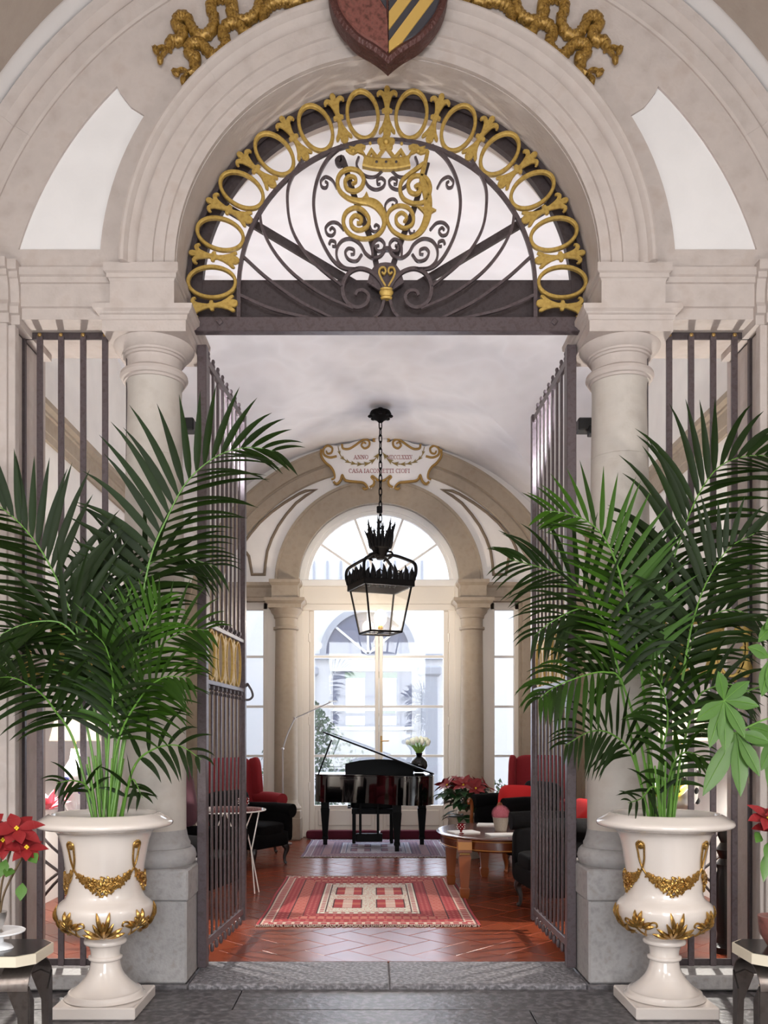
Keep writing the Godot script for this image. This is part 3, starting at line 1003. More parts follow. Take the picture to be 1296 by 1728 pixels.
# ---------- wrought iron fanlight with gilt ornaments
func build_fanlight() -> void:
	var f := thing("fanlight_grille", "wrought iron fanlight grille with gilt ovals, crown and monogram under the arch", "grille", Vector3(0, 0, -0.02))
	var C := Vector2(0, SPRING)
	# frame at the back
	var m := MB.new()
	m.sweep(arc(C, 1.165, 180, 0, 64), PackedVector2Array([Vector2(0, -0.12), Vector2(0.097, -0.12), Vector2(0.097, -0.07), Vector2(0, -0.07)]))
	part(f, "outer_band", m, M.dark_iron, 30.0)
	m = MB.new()
	m.box(Vector3(0, 4.215, -0.095), Vector3(2.5, 0.285, 0.04))
	part(f, "lower_panel", m, M.dark_iron, 0.0)
	for s in [-1, 1]:
		m = MB.new()
		m.sweep(PackedVector2Array([Vector2(s * 0.04, 4.24), Vector2(s * 1.03, 4.83)]), rect(0.047, -0.105, -0.075))
		part(f, "rear_stay", m, M.dark_iron, 0.0)
		m = MB.new()
		var q := cr2([c3(655 - s * 60, 1110), c3(655 - s * 130, 900), c3(655 - s * 240, 620), c3(655 - s * 350, 240)] if s < 0 else [c3(655 - 80, 1110), c3(530, 900), c3(400, 560), c3(300, 240), c3(270, 205), c3(245, 225), c3(262, 255), c3(285, 240)], 5)
		m.sweep(q, rect(0.034, -0.05, -0.03))
		part(f, "upright_stay", m, M.dark_iron, 20.0)
	m = MB.new()
	m.cbox(Vector3(0, 4.032, 0.0), Vector3(2.44, 0.09, 0.06), 0.004)
	part(f, "lower_beam", m, M.iron, 0.0)
	for s in [-1, 1]:
		m = MB.new()
		m.cbox(Vector3.ZERO, Vector3(0.034, 0.034, 0.02), 0.005, Transform3D(Basis(Vector3(0, 0, 1), deg_to_rad(38 if s < 0 else 50)), Vector3(s * 1.035, 4.042, 0.035)))
		part(f, "bolt", m, M.iron, 0.0)
	var bar := rect(0.024, -0.012, 0.012)
	m = MB.new()
	var ap := PackedVector2Array([Vector2(-0.922, 4.07)])
	ap.append_array(arc(C, 0.922, 180, 0, 56))
	ap.append(Vector2(0.922, 4.07))
	m.sweep(ap, bar)
	part(f, "inner_arch_bar", m, M.iron, 30.0)
	m = MB.new()
	m.sweep(arc(C, 1.243, 180, 0, 60), rect(0.03, -0.05, -0.025))
	part(f, "outer_arch_bar", m, M.dark_iron, 30.0)
	# scrolls, drawn on one side and mirrored
	var thin := rect(0.014, -0.012, 0.012)
	var scrolls := [
		["hoop_bar", pts3([290, 130, 170, 240, 90, 390, 52, 560, 58, 720, 100, 890, 180, 1050, 260, 1140, 340, 1172, 430, 1165]), 0.019],
		["scroll", pts3([245, 490, 205, 420, 150, 393, 110, 430, 118, 475, 152, 484, 168, 450, 146, 430]), 0.012],
		["scroll", pts3([430, 225, 410, 290, 440, 350, 500, 390, 570, 390, 630, 340]), 0.013],
		["scroll", pts3([470, 400, 510, 470, 570, 500, 630, 480, 650, 435, 620, 403, 585, 418, 588, 452, 612, 452]), 0.013],
		["scroll", pts3([305, 840, 250, 782, 190, 780, 150, 825, 165, 875, 205, 885, 230, 850, 205, 820, 185, 840]), 0.013],
		["scroll", pts3([655, 1000, 610, 1060, 545, 1075, 485, 1035, 440, 960, 370, 915, 290, 930, 245, 1000, 250, 1090, 310, 1155, 400, 1166]), 0.016],
		["scroll", pts3([455, 1045, 410, 1100, 345, 1088, 315, 1035, 340, 995, 385, 1005, 388, 1040, 360, 1046]), 0.014],
		["scroll", pts3([545, 1085, 545, 985, 570, 930, 612, 920, 645, 960, 630, 1010, 585, 1015, 572, 980, 600, 970]), 0.015],
		["scroll", pts3([642, 1330, 605, 1260, 530, 1190, 430, 1165, 340, 1210, 295, 1310, 310, 1420, 370, 1480, 440, 1490, 500, 1450, 510, 1390, 470, 1350, 420, 1355, 402, 1390]), 0.022],
		["scroll", pts3([642, 1430, 615, 1520, 560, 1580, 500, 1600]), 0.018],
		["ray_bar", pts1([400, 300, 352, 380, 343, 450, 360, 540, 420, 630, 515, 712]), 0.017],
		["ray_bar", pts1([255, 472, 265, 530, 300, 600, 360, 670, 450, 735, 548, 780]), 0.017],
		["ray_bar", pts1([200, 613, 280, 685, 380, 757, 490, 813]), 0.017],
		["ray_bar", pts1([188, 735, 290, 780, 390, 805, 440, 815]), 0.017],
		["scroll", pts3([180, 960, 195, 930, 230, 940, 232, 975, 205, 975]), 0.013],
	]
	for e in scrolls:
		for s in [1, -1]:
			var path := cr2(e[1], 6)
			if s < 0: path = mirrored(path)
			var mm := MB.new()
			mm.sweep(path, rect(e[2], -0.011, 0.011), Transform3D(), false, taper(path.size(), 0.75))
			part(f, e[0], mm, M.iron, 30.0)
	for e in [[[520, 800, 540, 845, 580, 850, 600, 815, 575, 795, 560, 812], 0.011], [[660, 720, 650, 640, 680, 590, 725, 580, 750, 610, 730, 640, 708, 625], 0.012], [[850, 830, 862, 865, 890, 868, 895, 845], 0.010]]:
		m = MB.new()
		m.sweep(cr2(pts3(e[0]), 6), rect(e[1], -0.01, 0.01))
		part(f, "tendril", m, M.iron, 30.0)
	# hub
	m = MB.new()
	var hub := pts3([500, 1270, 525, 1180, 560, 1130, 610, 1105, 655, 1100, 700, 1105, 750, 1130, 785, 1180, 810, 1270, 720, 1330, 655, 1345, 590, 1330])
	m.prism(PackedVector2Array(hub), -0.03, -0.012)
	part(f, "hub_plate", m, M.iron, 0.0)
	m = MB.new()
	m.cbox(Vector3(c3(658, 1000).x, c3(658, 1000).y, 0), Vector3(0.034, 0.026, 0.036), 0.004)
	part(f, "collar", m, M.iron, 0.0)
	# gilt heart and collar
	for s in [1, -1]:
		m = MB.new()
		var hp := cr2(pts3([655, 1320, 615, 1250, 600, 1200, 615, 1165, 645, 1165, 655, 1195, 640, 1215, 622, 1200]), 6)
		if s < 0: hp = mirrored(hp)
		m.sweep(hp, rect(0.011, -0.002, 0.016))
		part(f, "gilt_heart", m, M.gold, 30.0)
	m = MB.new()
	var cp := c3(658, 1385)
	m.lathe([Vector2(0.001, -0.034), Vector2(0.032, -0.034), Vector2(0.038, -0.022), Vector2(0.03, -0.014), Vector2(0.042, 0.0), Vector2(0.044, 0.014), Vector2(0.036, 0.022), Vector2(0.04, 0.032), Vector2(0.001, 0.034)], 16, Transform3D(Basis.from_scale(Vector3(1, 1, 0.6)), Vector3(cp.x, cp.y, 0.012)))
	part(f, "gilt_collar", m, M.gold, 35.0)
	# ring of gilt ovals and fleurons
	var om := oval_mesh(0.095, 0.148)
	m = MB.new()
	m.prism(fleuron_outline(0.93), 0.004, 0.02, Transform3D(), 0.004)
	var fm := m.mesh(30.0)
	for i in range(-12, 13):
		var an := deg_to_rad(i * 8.0)
		var o := part(f, "gilt_fleuron" if i % 2 == 0 else "gilt_oval", fm if i % 2 == 0 else om, M.gold)
		o.position = Vector3(sin(an) * 1.09, SPRING + cos(an) * 1.09, 0.004)
		o.rotation.z = -an
	# gilt monogram
	var S := cr2(pts3([372, 462, 405, 440, 392, 405, 345, 400, 315, 440, 330, 500, 390, 522, 450, 490, 470, 420, 430, 355, 350, 335, 280, 370, 250, 440, 270, 520, 340, 580, 430, 606, 520, 612, 590, 650, 638, 730, 640, 815, 590, 888, 510, 920, 420, 915, 340, 870, 300, 790, 320, 705, 390, 662, 460, 680, 512, 750, 500, 820, 430, 850, 375, 820, 365, 765, 400, 727, 448, 750, 442, 790, 412, 790]), 5)
	var sw := PackedFloat32Array()
	for i in S.size():
		var u := float(i) / 5.0
		sw.append(1.0 + 1.25 * exp(-pow((u - 16.6) / 1.7, 2)) - 0.25 * exp(-pow(u / 3.0, 2)) - 0.25 * exp(-pow((u - 39) / 3.0, 2)))
	m = MB.new()
	m.sweep(S, PackedVector2Array([Vector2(-0.0115, 0.0), Vector2(0.0115, 0.0), Vector2(0.0115, 0.02), Vector2(0.006, 0.026), Vector2(-0.006, 0.026), Vector2(-0.0115, 0.02)]), Transform3D(), false, sw)
	m.prism(PackedVector2Array(pts3([440, 600, 475, 570, 495, 530, 512, 575, 540, 620, 500, 640])), 0.002, 0.024)
	part(f, "gilt_letter", m, M.gold, 35.0)
	var J := cr2(pts3([1008, 190, 985, 290, 958, 400, 975, 470, 1003, 560, 1010, 650, 1000, 750, 955, 850, 880, 908, 800, 905, 710, 850, 668, 760, 690, 685, 760, 645, 840, 660, 885, 725, 878, 800, 810, 832, 750, 795, 745, 735, 790, 703, 832, 740, 810, 782]), 5)
	sw = PackedFloat32Array()
	for i in J.size():
		var u := float(i) / 5.0
		sw.append(0.9 + 1.4 * exp(-pow((u - 4.8) / 2.6, 2)) - 0.15 * exp(-pow((u - 22) / 3.0, 2)))
	m = MB.new()
	var gp := PackedVector2Array([Vector2(-0.0115, 0.0), Vector2(0.0115, 0.0), Vector2(0.0115, 0.02), Vector2(0.006, 0.026), Vector2(-0.006, 0.026), Vector2(-0.0115, 0.02)])
	m.sweep(J, gp, Transform3D(), false, sw)
	m.sweep(cr2(pts3([975, 290, 890, 352, 800, 425, 775, 505, 800, 580, 870, 620, 950, 622, 1000, 590, 1030, 500, 1000, 420, 940, 392, 880, 402, 845, 455, 855, 520, 905, 545, 945, 515, 930, 472, 900, 490]), 5), gp)
	m.prism(PackedVector2Array(pts3([920, 655, 975, 660, 1010, 620, 1030, 660, 1080, 685, 1030, 715, 1000, 760, 965, 700])), 0.002, 0.024)
	part(f, "gilt_letter", m, M.gold, 35.0)
	# gilt crown
	m = MB.new()
	var band := cr2([c3(465, 280), c3(560, 300), c3(658, 306), c3(755, 300), c3(850, 280)], 6)
	m.sweep(band, PackedVector2Array([Vector2(-0.034, 0.0), Vector2(0.03, 0.0), Vector2(0.034, 0.03), Vector2(0.024, 0.036), Vector2(-0.026, 0.036), Vector2(-0.034, 0.03)]))
	part(f, "gilt_crown_band", m, M.gold, 30.0)
	m = MB.new()
	m.sweep(cr2([c3(478, 250), c3(565, 275), c3(655, 281), c3(750, 275), c3(838, 250)], 6), PackedVector2Array([Vector2(-0.006, 0.0), Vector2(0.006, 0.0), Vector2(0.006, 0.03), Vector2(-0.006, 0.03)]))
	m.sweep(PackedVector2Array(pts3([490, 262, 535, 185, 585, 250, 655, 150, 730, 250, 782, 188, 828, 262])), PackedVector2Array([Vector2(-0.01, 0.002), Vector2(0.01, 0.002), Vector2(0.01, 0.024), Vector2(-0.01, 0.024)]))
	part(f, "gilt_crown_points", m, M.gold, 30.0)
	m = MB.new()
	var fl := PackedVector2Array()
	for i in 40:
		var an := TAU * i / 40
		var rr := 0.052 * (0.72 + 0.28 * absf(cos(an * 2.5)))
		fl.append(c3(655, 118) + Vector2(cos(an + PI / 2) * rr * 1.1, sin(an + PI / 2) * rr))
	m.prism(fl, 0.004, 0.026, Transform3D(), 0.006)
	part(f, "gilt_crown_flower", m, M.gold, 30.0)
	for s in [1, -1]:
		var lf := PackedVector2Array(pts3([482, 250, 462, 215, 420, 195, 385, 215, 350, 205, 318, 178, 360, 172, 345, 148, 390, 155, 410, 135, 450, 128, 488, 145, 480, 170, 455, 172, 478, 205, 500, 245]))
		if s < 0: lf = mirrored(lf)
		m = MB.new()
		m.prism(lf, 0.002, 0.024, Transform3D(), 0.005)
		part(f, "gilt_crown_leaf", m, M.gold, 30.0)
	for p in [[658, 120, 26], [525, 135, 14], [788, 138, 14], [385, 200, 18], [928, 200, 18], [545, 240, 9], [770, 245, 9], [610, 262, 8], [705, 262, 8]]:
		var w := c3(p[0] - 3, p[1])
		m = MB.new()
		m.ball(Vector3(w.x, w.y, 0.028), Vector3.ONE * p[2] * 0.00075, 10)
		part(f, "gilt_bead", m, M.gold)
	for x in [575, 655, 740]:
		var w := c3(x, 296)
		m = MB.new()
		m.ball(Vector3(w.x, w.y, 0.034), Vector3(0.010, 0.010, 0.005), 10)
		part(f, "dark_stone", m, M.dark_iron)

# ---------- gates and side grilles
func build_gates() -> void:
	var bar_hi := MB.new()
	bar_hi.cbox(Vector3(0, 3.06, 0), Vector3(0.032, 1.72, 0.015), 0.002)
	var hi := bar_hi.mesh(0.0)
	var bar_lo := MB.new()
	bar_lo.cbox(Vector3(0, 0.98, 0), Vector3(0.028, 1.72, 0.012), 0.002)
	bar_lo.ball(Vector3(0, 0.09, 0), Vector3(0.016, 0.035, 0.016), 8)
	var lo := bar_lo.mesh(30.0)
	var kn := MB.new()
	kn.ball(Vector3(0, 0, 0), Vector3(0.022, 0.022, 0.015), 8)
	kn.ball(Vector3(0, 0.03, 0), Vector3(0.013, 0.02, 0.013), 8)
	var knob := kn.mesh(40.0)
	var cl := MB.new()
	cl.cbox(Vector3.ZERO, Vector3(0.036, 0.03, 0.03), 0.005)
	cl.cbox(Vector3(0, -0.035, 0), Vector3(0.03, 0.024, 0.024), 0.005)
	var clasp := cl.mesh(0.0)
	var ov := oval_mesh(0.085, 0.165, 0.018, 0.008)
	var fm := MB.new()
	fm.prism(fleuron_outline(1.02), -0.004, 0.004, Transform3D(), 0.003)
	var fl := fm.mesh(30.0)
	for s in [-1, 1]:
		var turn := deg_to_rad(85.6) if s < 0 else deg_to_rad(91.2)
		var g := thing("gate_leaf", "open wrought iron gate leaf %s" % ("with a curled hook handle, hung on the left-hand column" if s < 0 else "hung on the right-hand column beside the black armchair"), "gate", Vector3(s * 1.165, 0, -0.12), turn, "gate leaves")
		boxpart(g, "hinge_stile", Vector3(-0.03, 0.02, -0.03), Vector3(0.03, 3.95, 0.03), M.iron, 0.004)
		boxpart(g, "meeting_stile", Vector3(1.10, 0.08, -0.022), Vector3(1.15, 3.93, 0.022), M.iron, 0.004)
		boxpart(g, "top_rail", Vector3(0.0, 3.865, -0.012), Vector3(1.14, 3.915, 0.012), M.iron, 0.003)
		boxpart(g, "band_rail", Vector3(0.0, 2.185, -0.016), Vector3(1.14, 2.215, 0.016), M.iron, 0.003)
		boxpart(g, "band_rail", Vector3(0.0, 1.815, -0.016), Vector3(1.14, 1.845, 0.016), M.iron, 0.003)
		boxpart(g, "bottom_rail", Vector3(0.0, 0.13, -0.012), Vector3(1.14, 0.18, 0.012), M.iron, 0.003)
		for i in 8:
			var o := part(g, "bar", hi, M.iron)
			o.position = Vector3(0.125 + i * 0.1235, 0, 0)
			o = part(g, "bar_knob", knob, M.iron)
			o.position = Vector3(0.125 + i * 0.1235, 3.925, 0)
			o = part(g, "bar_clasp", clasp, M.dark_iron)
			o.position = Vector3(0.125 + i * 0.1235, 2.245, 0)
		for i in 9:
			var o := part(g, "lower_bar", lo, M.iron)
			o.position = Vector3(0.105 + i * 0.116, 0, 0)
			o = part(g, "bar_clasp", clasp, M.dark_iron)
			o.position = Vector3(0.105 + i * 0.116, 1.80, 0)
		for i in 4:
			var o := part(g, "gilt_oval", ov, M.gold)
			o.position = Vector3(0.20 + i * 0.25, 2.015, 0)
			o = part(g, "gilt_fleuron", fl, M.gold)
			o.position = Vector3(0.325 + i * 0.25 if i < 3 else 0.075, 2.015, 0)
		if s < 0:
			var hk := MB.new()
			hk.tube(cr3([Vector3(1.14, 1.86, 0), Vector3(1.175, 1.865, 0.012), Vector3(1.185, 1.885, 0.02), Vector3(1.18, 1.865, 0.035), Vector3(1.18, 1.83, 0.055), Vector3(1.185, 1.79, 0.062), Vector3(1.18, 1.765, 0.04), Vector3(1.17, 1.76, 0.01)], 5), 0.009, 8)
			part(g, "hook_handle", hk, M.dark_iron)
	# fixed grilles beside the columns
	var up := MB.new()
	up.cbox(Vector3(0, 3.07, 0), Vector3(0.036, 1.76, 0.018), 0.002)
	var upm := up.mesh(0.0)
	var dn := MB.new()
	dn.cbox(Vector3(0, 0.945, 0), Vector3(0.036, 1.76, 0.018), 0.002)
	var dnm := dn.mesh(0.0)
	var rv := MB.new()
	rv.ball(Vector3.ZERO, Vector3(0.014, 0.014, 0.01), 8)
	var rivet := rv.mesh(40.0)
	var fm2 := MB.new()
	fm2.prism(fleuron_outline(1.02), -0.006, 0.008, Transform3D(), 0.003)
	var fl2 := fm2.mesh(30.0)
	for s in [-1, 1]:
		var g := thing("side_grille", "fixed iron bar grille %s" % ("to the left of the gateway behind the left-hand palm" if s < 0 else "right of the gateway, gilt band showing behind the right-hand palm"), "grille", Vector3(0, 0, 0.03), 0.0, "side grilles")
		for y in [3.95, 2.205, 1.825, 0.085]:
			var mm := MB.new()
			mm.cbox(Vector3(s * 1.92, y, -0.012), Vector3(0.66, 0.042, 0.014), 0.002)
			part(g, "rail", mm, M.dark_iron, 0.0)
		for x in [1.60, 2.24]:
			var mm := MB.new()
			mm.cbox(Vector3(s * x, 1.98, -0.01), Vector3(0.018, 3.95, 0.03), 0.002)
			part(g, "stile", mm, M.dark_iron, 0.0)
		for x in [1.738, 1.873, 2.009, 2.14]:
			for k in 2:
				var o := part(g, "bar", upm if k == 0 else dnm, M.iron)
				o.position = Vector3(s * x, 0, 0)
			for y in [3.95, 2.205, 1.825]:
				var o := part(g, "rivet", rivet, M.brass)
				o.position = Vector3(s * x, y, 0.008)
		for i in 3:
			var o := part(g, "gilt_oval", ov, M.gold)
			o.position = Vector3(s * (1.69 + i * 0.215), 2.015, 0)
			if i < 3:
				o = part(g, "gilt_fleuron", fl2, M.gold)
				o.position = Vector3(s * (1.80 + i * 0.205), 2.015, 0.0)

# ---------- far wall of the lounge with the garden doors
func gw(px: float, py: float) -> Vector2:
	var p := at(px, py, 12.8)
	return Vector2(p.x, p.y)

func build_garden_wall() -> void:
	var ZF := -7.4
	var SP := 3.735
	var w := setting("wall_back", "cream far wall of the lounge with stone arch mouldings")
	var pl := PackedVector2Array([Vector2(-3.1, SP)])
	pl.append_array(arc(Vector2(0, SP), 1.18, 180, 0, 48))
	pl.append_array(PackedVector2Array([Vector2(3.1, SP), Vector2(3.1, 6.3), Vector2(-3.1, 6.3)]))
	var m := MB.new()
	m.prism(pl, ZF - 0.4, ZF)
	part(w, "plaster_field", m, M.cream_plaster, 30.0)
	m = MB.new()
	m.sweep(arc(Vector2(0, SP), 1.18, 180, 0, 48), PackedVector2Array([Vector2(0, -0.38), Vector2(0, 0.05), Vector2(0.30, 0.05), Vector2(0.31, 0.065), Vector2(0.345, 0.065), Vector2(0.35, 0.05), Vector2(0.35, -0.01), Vector2(0.02, -0.01), Vector2(0.02, -0.38)]), Transform3D(Basis(), Vector3(0, 0, ZF)))
	part(w, "archivolt", m, M.inner_stone, 25.0)
	m = MB.new()
	m.sweep(arc(Vector2(0, 2.95), 2.45, 170, 10, 60), PackedVector2Array([Vector2(0, -0.01), Vector2(0, 0.03), Vector2(0.015, 0.045), Vector2(0.15, 0.045), Vector2(0.16, 0.03), Vector2(0.175, 0.03), Vector2(0.19, 0.06), Vector2(0.36, 0.07), Vector2(0.375, 0.085), Vector2(0.40, 0.085), Vector2(0.40, -0.01)]), Transform3D(Basis(), Vector3(0, 0, ZF)))
	part(w, "outer_archivolt", m, M.inner_stone, 25.0)
	# stucco outlines of the spandrel panels
	var raw := [18, 700, 40, 706, 52, 722, 66, 802, 120, 802, 124, 755, 132, 700, 152, 645, 180, 590, 215, 540, 258, 490, 300, 458, 345, 432, 300, 437, 270, 450, 205, 490, 150, 530, 100, 575, 60, 622, 36, 655, 20, 690]
	for s in [1, -1]:
		var pts := PackedVector2Array()
		for i in range(0, raw.size(), 2):
			var p := gw(400.0 + raw[i] / 2.592, 660.0 + raw[i + 1] / 2.592)
			pts.append(Vector2(p.x * s, p.y))
		m = MB.new()
		m.sweep(pts, PackedVector2Array([Vector2(-0.022, -0.005), Vector2(0.022, -0.005), Vector2(0.018, 0.018), Vector2(0.0, 0.028), Vector2(-0.018, 0.018)]), Transform3D(Basis(), Vector3(0, 0, ZF)), true)
		part(w, "stucco_moulding", m, M.inner_moulding, 30.0)
	for s in [-1, 1]:
		boxpart(w, "pier", Vector3(s * 1.12, 0, ZF - 0.4), Vector3(s * 1.64, SP, ZF), M.cream_paint)
		boxpart(w, "pier", Vector3(s * 2.06, 0, ZF - 0.4), Vector3(s * 3.1, SP, ZF), M.inner_stone)
		boxpart(w, "pilaster", Vector3(s * 2.10, 0, ZF - 0.05), Vector3(s * 2.36, 3.49, ZF + 0.06), M.inner_stone, 0.01)
		boxpart(w, "apron", Vector3(s * 1.64, 0, ZF - 0.3), Vector3(s * 2.06, 0.62, ZF - 0.04), M.cream_paint)
		m = MB.new()
		var ep := PackedVector2Array([Vector2(-0.4, 3.47), Vector2(0.07, 3.47), Vector2(0.07, 3.52), Vector2(0.08, 3.53), Vector2(0.08, 3.66), Vector2(0.11, 3.69), Vector2(0.11, 3.74), Vector2(-0.4, 3.74)])
		var toX := Transform3D(Basis(Vector3(0, 0, 1), Vector3(0, 1, 0), Vector3(1, 0, 0)), Vector3(0, 0, ZF))
		m.prism(ep, s * 1.5, s * 2.5, toX)
		part(w, "entablature", m, M.inner_stone, 20.0)
	for s in [-1, 1]:
		var c := thing("column", "beige stone column %s the garden doors, on the far wall" % ("left of" if s < 0 else "right of"), "column", Vector3(s * 1.355, 0, ZF + 0.1), 0.0, "far wall columns")
		c.set_meta("kind", "structure")
		m = MB.new()
		m.cbox(Vector3(0, 0.16, 0.03), Vector3(0.46, 0.32, 0.4), 0.01)
		m.cbox(Vector3(0, 0.37, 0.03), Vector3(0.45, 0.11, 0.39), 0.01)
		part(c, "pedestal", m, M.inner_stone, 0.0)
		m = MB.new()
		m.lathe([Vector2(0.001, 0.42), Vector2(0.215, 0.42), Vector2(0.225, 0.45), Vector2(0.213, 0.48), Vector2(0.195, 0.49), Vector2(0.19, 0.51), Vector2(0.178, 0.53), Vector2(0.17, 0.58), Vector2(0.001, 0.58)], 32)
		part(c, "base", m, M.inner_stone, 35.0)
		m = MB.new()
		m.lathe([Vector2(0.001, 0.57), Vector2(0.172, 0.57), Vector2(0.17, 1.5), Vector2(0.155, 3.05), Vector2(0.001, 3.05)], 32)
		part(c, "shaft", m, M.inner_stone, 35.0)
		m = MB.new()
		m.lathe([Vector2(0.001, 3.03), Vector2(0.158, 3.03), Vector2(0.185, 3.045), Vector2(0.185, 3.075), Vector2(0.157, 3.085), Vector2(0.157, 3.2), Vector2(0.175, 3.21), Vector2(0.18, 3.25), Vector2(0.215, 3.29), Vector2(0.235, 3.34), Vector2(0.001, 3.345)], 32)
		part(c, "capital", m, M.inner_stone, 35.0)
		m = MB.new()
		var R := []
		for p in [[0.235, 3.335], [0.24, 3.39], [0.275, 3.42], [0.29, 3.43], [0.29, 3.475]]:
			R.append(PackedVector3Array([Vector3(-p[0], p[1], -0.12), Vector3(p[0], p[1], -0.12), Vector3(p[0], p[1], p[0]), Vector3(-p[0], p[1], p[0])]))
		m.rings(R, false, true)
		R = []
		for p in [[0.19, 3.47], [0.19, 3.66], [0.225, 3.70], [0.225, 3.745]]:
			R.append(PackedVector3Array([Vector3(-p[0], p[1], -0.12), Vector3(p[0], p[1], -0.12), Vector3(p[0], p[1], p[0] + 0.01), Vector3(-p[0], p[1], p[0] + 0.01)]))
		m.rings(R, false, true)
		part(c, "abacus", m, M.inner_stone, 15.0)
	# fan window
	var wn := setting("window_2", "semicircular fan window over the garden doors")
	m = MB.new()
	m.sweep(arc(Vector2(0, SP), 1.07, 180, 0, 48), PackedVector2Array([Vector2(-0.035, 0.0), Vector2(-0.03, 0.03), Vector2(0.02, 0.03), Vector2(0.03, 0.05), Vector2(0.11, 0.05), Vector2(0.11, -0.03), Vector2(-0.035, -0.03)]), Transform3D(Basis(), Vector3(0, 0, ZF - 0.12)))
	part(wn, "frame", m, M.white_paint, 30.0)
	m = MB.new()
	m.cbox(Vector3(0, 3.76, ZF - 0.11), Vector3(2.3, 0.10, 0.09), 0.01)
	part(wn, "frame", m, M.white_paint, 0.0)
	for a in [35.0, 70.0, 110.0, 145.0]:
		m = MB.new()
		var d := Vector2(cos(deg_to_rad(a)), sin(deg_to_rad(a)))
		m.sweep(PackedVector2Array([Vector2(0, SP) + d * 0.1, Vector2(0, SP) + d * 1.06]), rect(0.035, -0.02, 0.02), Transform3D(Basis(), Vector3(0, 0, ZF - 0.12)))
		part(wn, "muntin", m, M.white_paint, 0.0)
	var prev := 0.0
	for a in [35.0, 70.0, 110.0, 145.0, 180.0]:
		m = MB.new()
		var sec := arc(Vector2(0, SP + 0.03), 1.05, prev + 0.5, a - 0.5, 10)
		sec.append(Vector2(0, SP + 0.03))
		m.prism(sec, ZF - 0.124, ZF - 0.119)
		part(wn, "pane", m, M.glass, 0.0)
		prev = a
	# doors
	var dr := setting("door_1", "cream glazed double doors to the garden")
	var X0 := -1.06
	var X1 := 1.06
	var DZ := ZF - 0.13
	boxpart(dr, "transom_panel", Vector3(-1.15, 3.43, DZ - 0.04), Vector3(1.15, 3.72, DZ + 0.02), M.cream_paint, 0.01)
	boxpart(dr, "transom_rail", Vector3(-1.15, 3.35, DZ - 0.05), Vector3(1.15, 3.45, DZ + 0.06), M.cream_paint, 0.012)
	for s in [-1, 1]:
		boxpart(dr, "frame", Vector3(s * 1.03, 0.0, DZ - 0.06), Vector3(s * 1.15, 3.36, DZ + 0.06), M.cream_paint, 0.012)
		boxpart(dr, "stile", Vector3(s * 0.955, 0.09, DZ - 0.03), Vector3(s * 1.03, 3.35, DZ + 0.03), M.cream_paint, 0.008)
		boxpart(dr, "meeting_stile", Vector3(s * 0.002, 0.09, DZ - 0.03), Vector3(s * 0.058, 3.35, DZ + 0.03), M.cream_paint, 0.008)
		boxpart(dr, "bottom_panel", Vector3(s * 0.058, 0.09, DZ - 0.03), Vector3(s * 0.955, 0.47, DZ + 0.025), M.cream_paint, 0.008)
		boxpart(dr, "panel_moulding", Vector3(s * 0.11, 0.17, DZ + 0.02), Vector3(s * 0.90, 0.40, DZ + 0.036), M.cream_paint, 0.006)
		for k in 3:
			var y: float = [2.672, 1.932, 1.20][k]
			boxpart(dr, "muntin", Vector3(s * 0.058, y - 0.02, DZ - 0.015), Vector3(s * 0.955, y + 0.02, DZ + 0.015), M.white_paint, 0.004)
		for k in 4:
			var ys: Array = [[2.69, 3.35], [1.95, 2.65], [1.22, 1.91], [0.47, 1.18]][k]
			boxpart(dr, "pane", Vector3(s * 0.06, ys[0], DZ - 0.003), Vector3(s * 0.953, ys[1], DZ + 0.003), M.glass)
		for y in [0.75, 1.72, 2.95]:
			m = MB.new()
			m.lathe([Vector2(0.001, -0.07), Vector2(0.012, -0.06), Vector2(0.012, 0.06), Vector2(0.001, 0.07)], 8, xf(Vector3(s * 1.03, y, DZ + 0.06)))
			part(dr, "hinge", m, M.cream_paint)
	m = MB.new()
	m.cbox(Vector3(0.035, 1.38, DZ + 0.036), Vector3(0.028, 0.24, 0.010), 0.004)
	m.tube(PackedVector3Array([Vector3(0.035, 1.42, DZ + 0.04), Vector3(0.035, 1.42, DZ + 0.085), Vector3(0.15, 1.425, DZ + 0.09)]), 0.01, 8)
	part(dr, "handle", m, M.brass)
	# side lights
	for s in [-1, 1]:
		var sw := setting("window_3" if s < 0 else "window_4", "narrow tall window %s the garden doors" % ("left of" if s < 0 else "right of"))
		for x in [1.64, 2.0]:
			boxpart(sw, "frame", Vector3(s * x, 0.62, DZ - 0.05), Vector3(s * (x + 0.07), 3.47, DZ + 0.06), M.cream_paint, 0.01)
		boxpart(sw, "frame", Vector3(s * 1.64, 3.36, DZ - 0.05), Vector3(s * 2.07, 3.48, DZ + 0.06), M.cream_paint, 0.01)
		for y in [2.672, 1.932, 1.20]:
			boxpart(sw, "muntin", Vector3(s * 1.7, y - 0.018, DZ - 0.015), Vector3(s * 2.0, y + 0.018, DZ + 0.015), M.white_paint, 0.004)
		for k in 4:
			var ys: Array = [[2.69, 3.36], [1.95, 2.65], [1.22, 1.91], [0.62, 1.18]][k]
			boxpart(sw, "pane", Vector3(s * 1.71, ys[0], DZ - 0.003), Vector3(s * 2.0, ys[1], DZ + 0.003), M.glass)

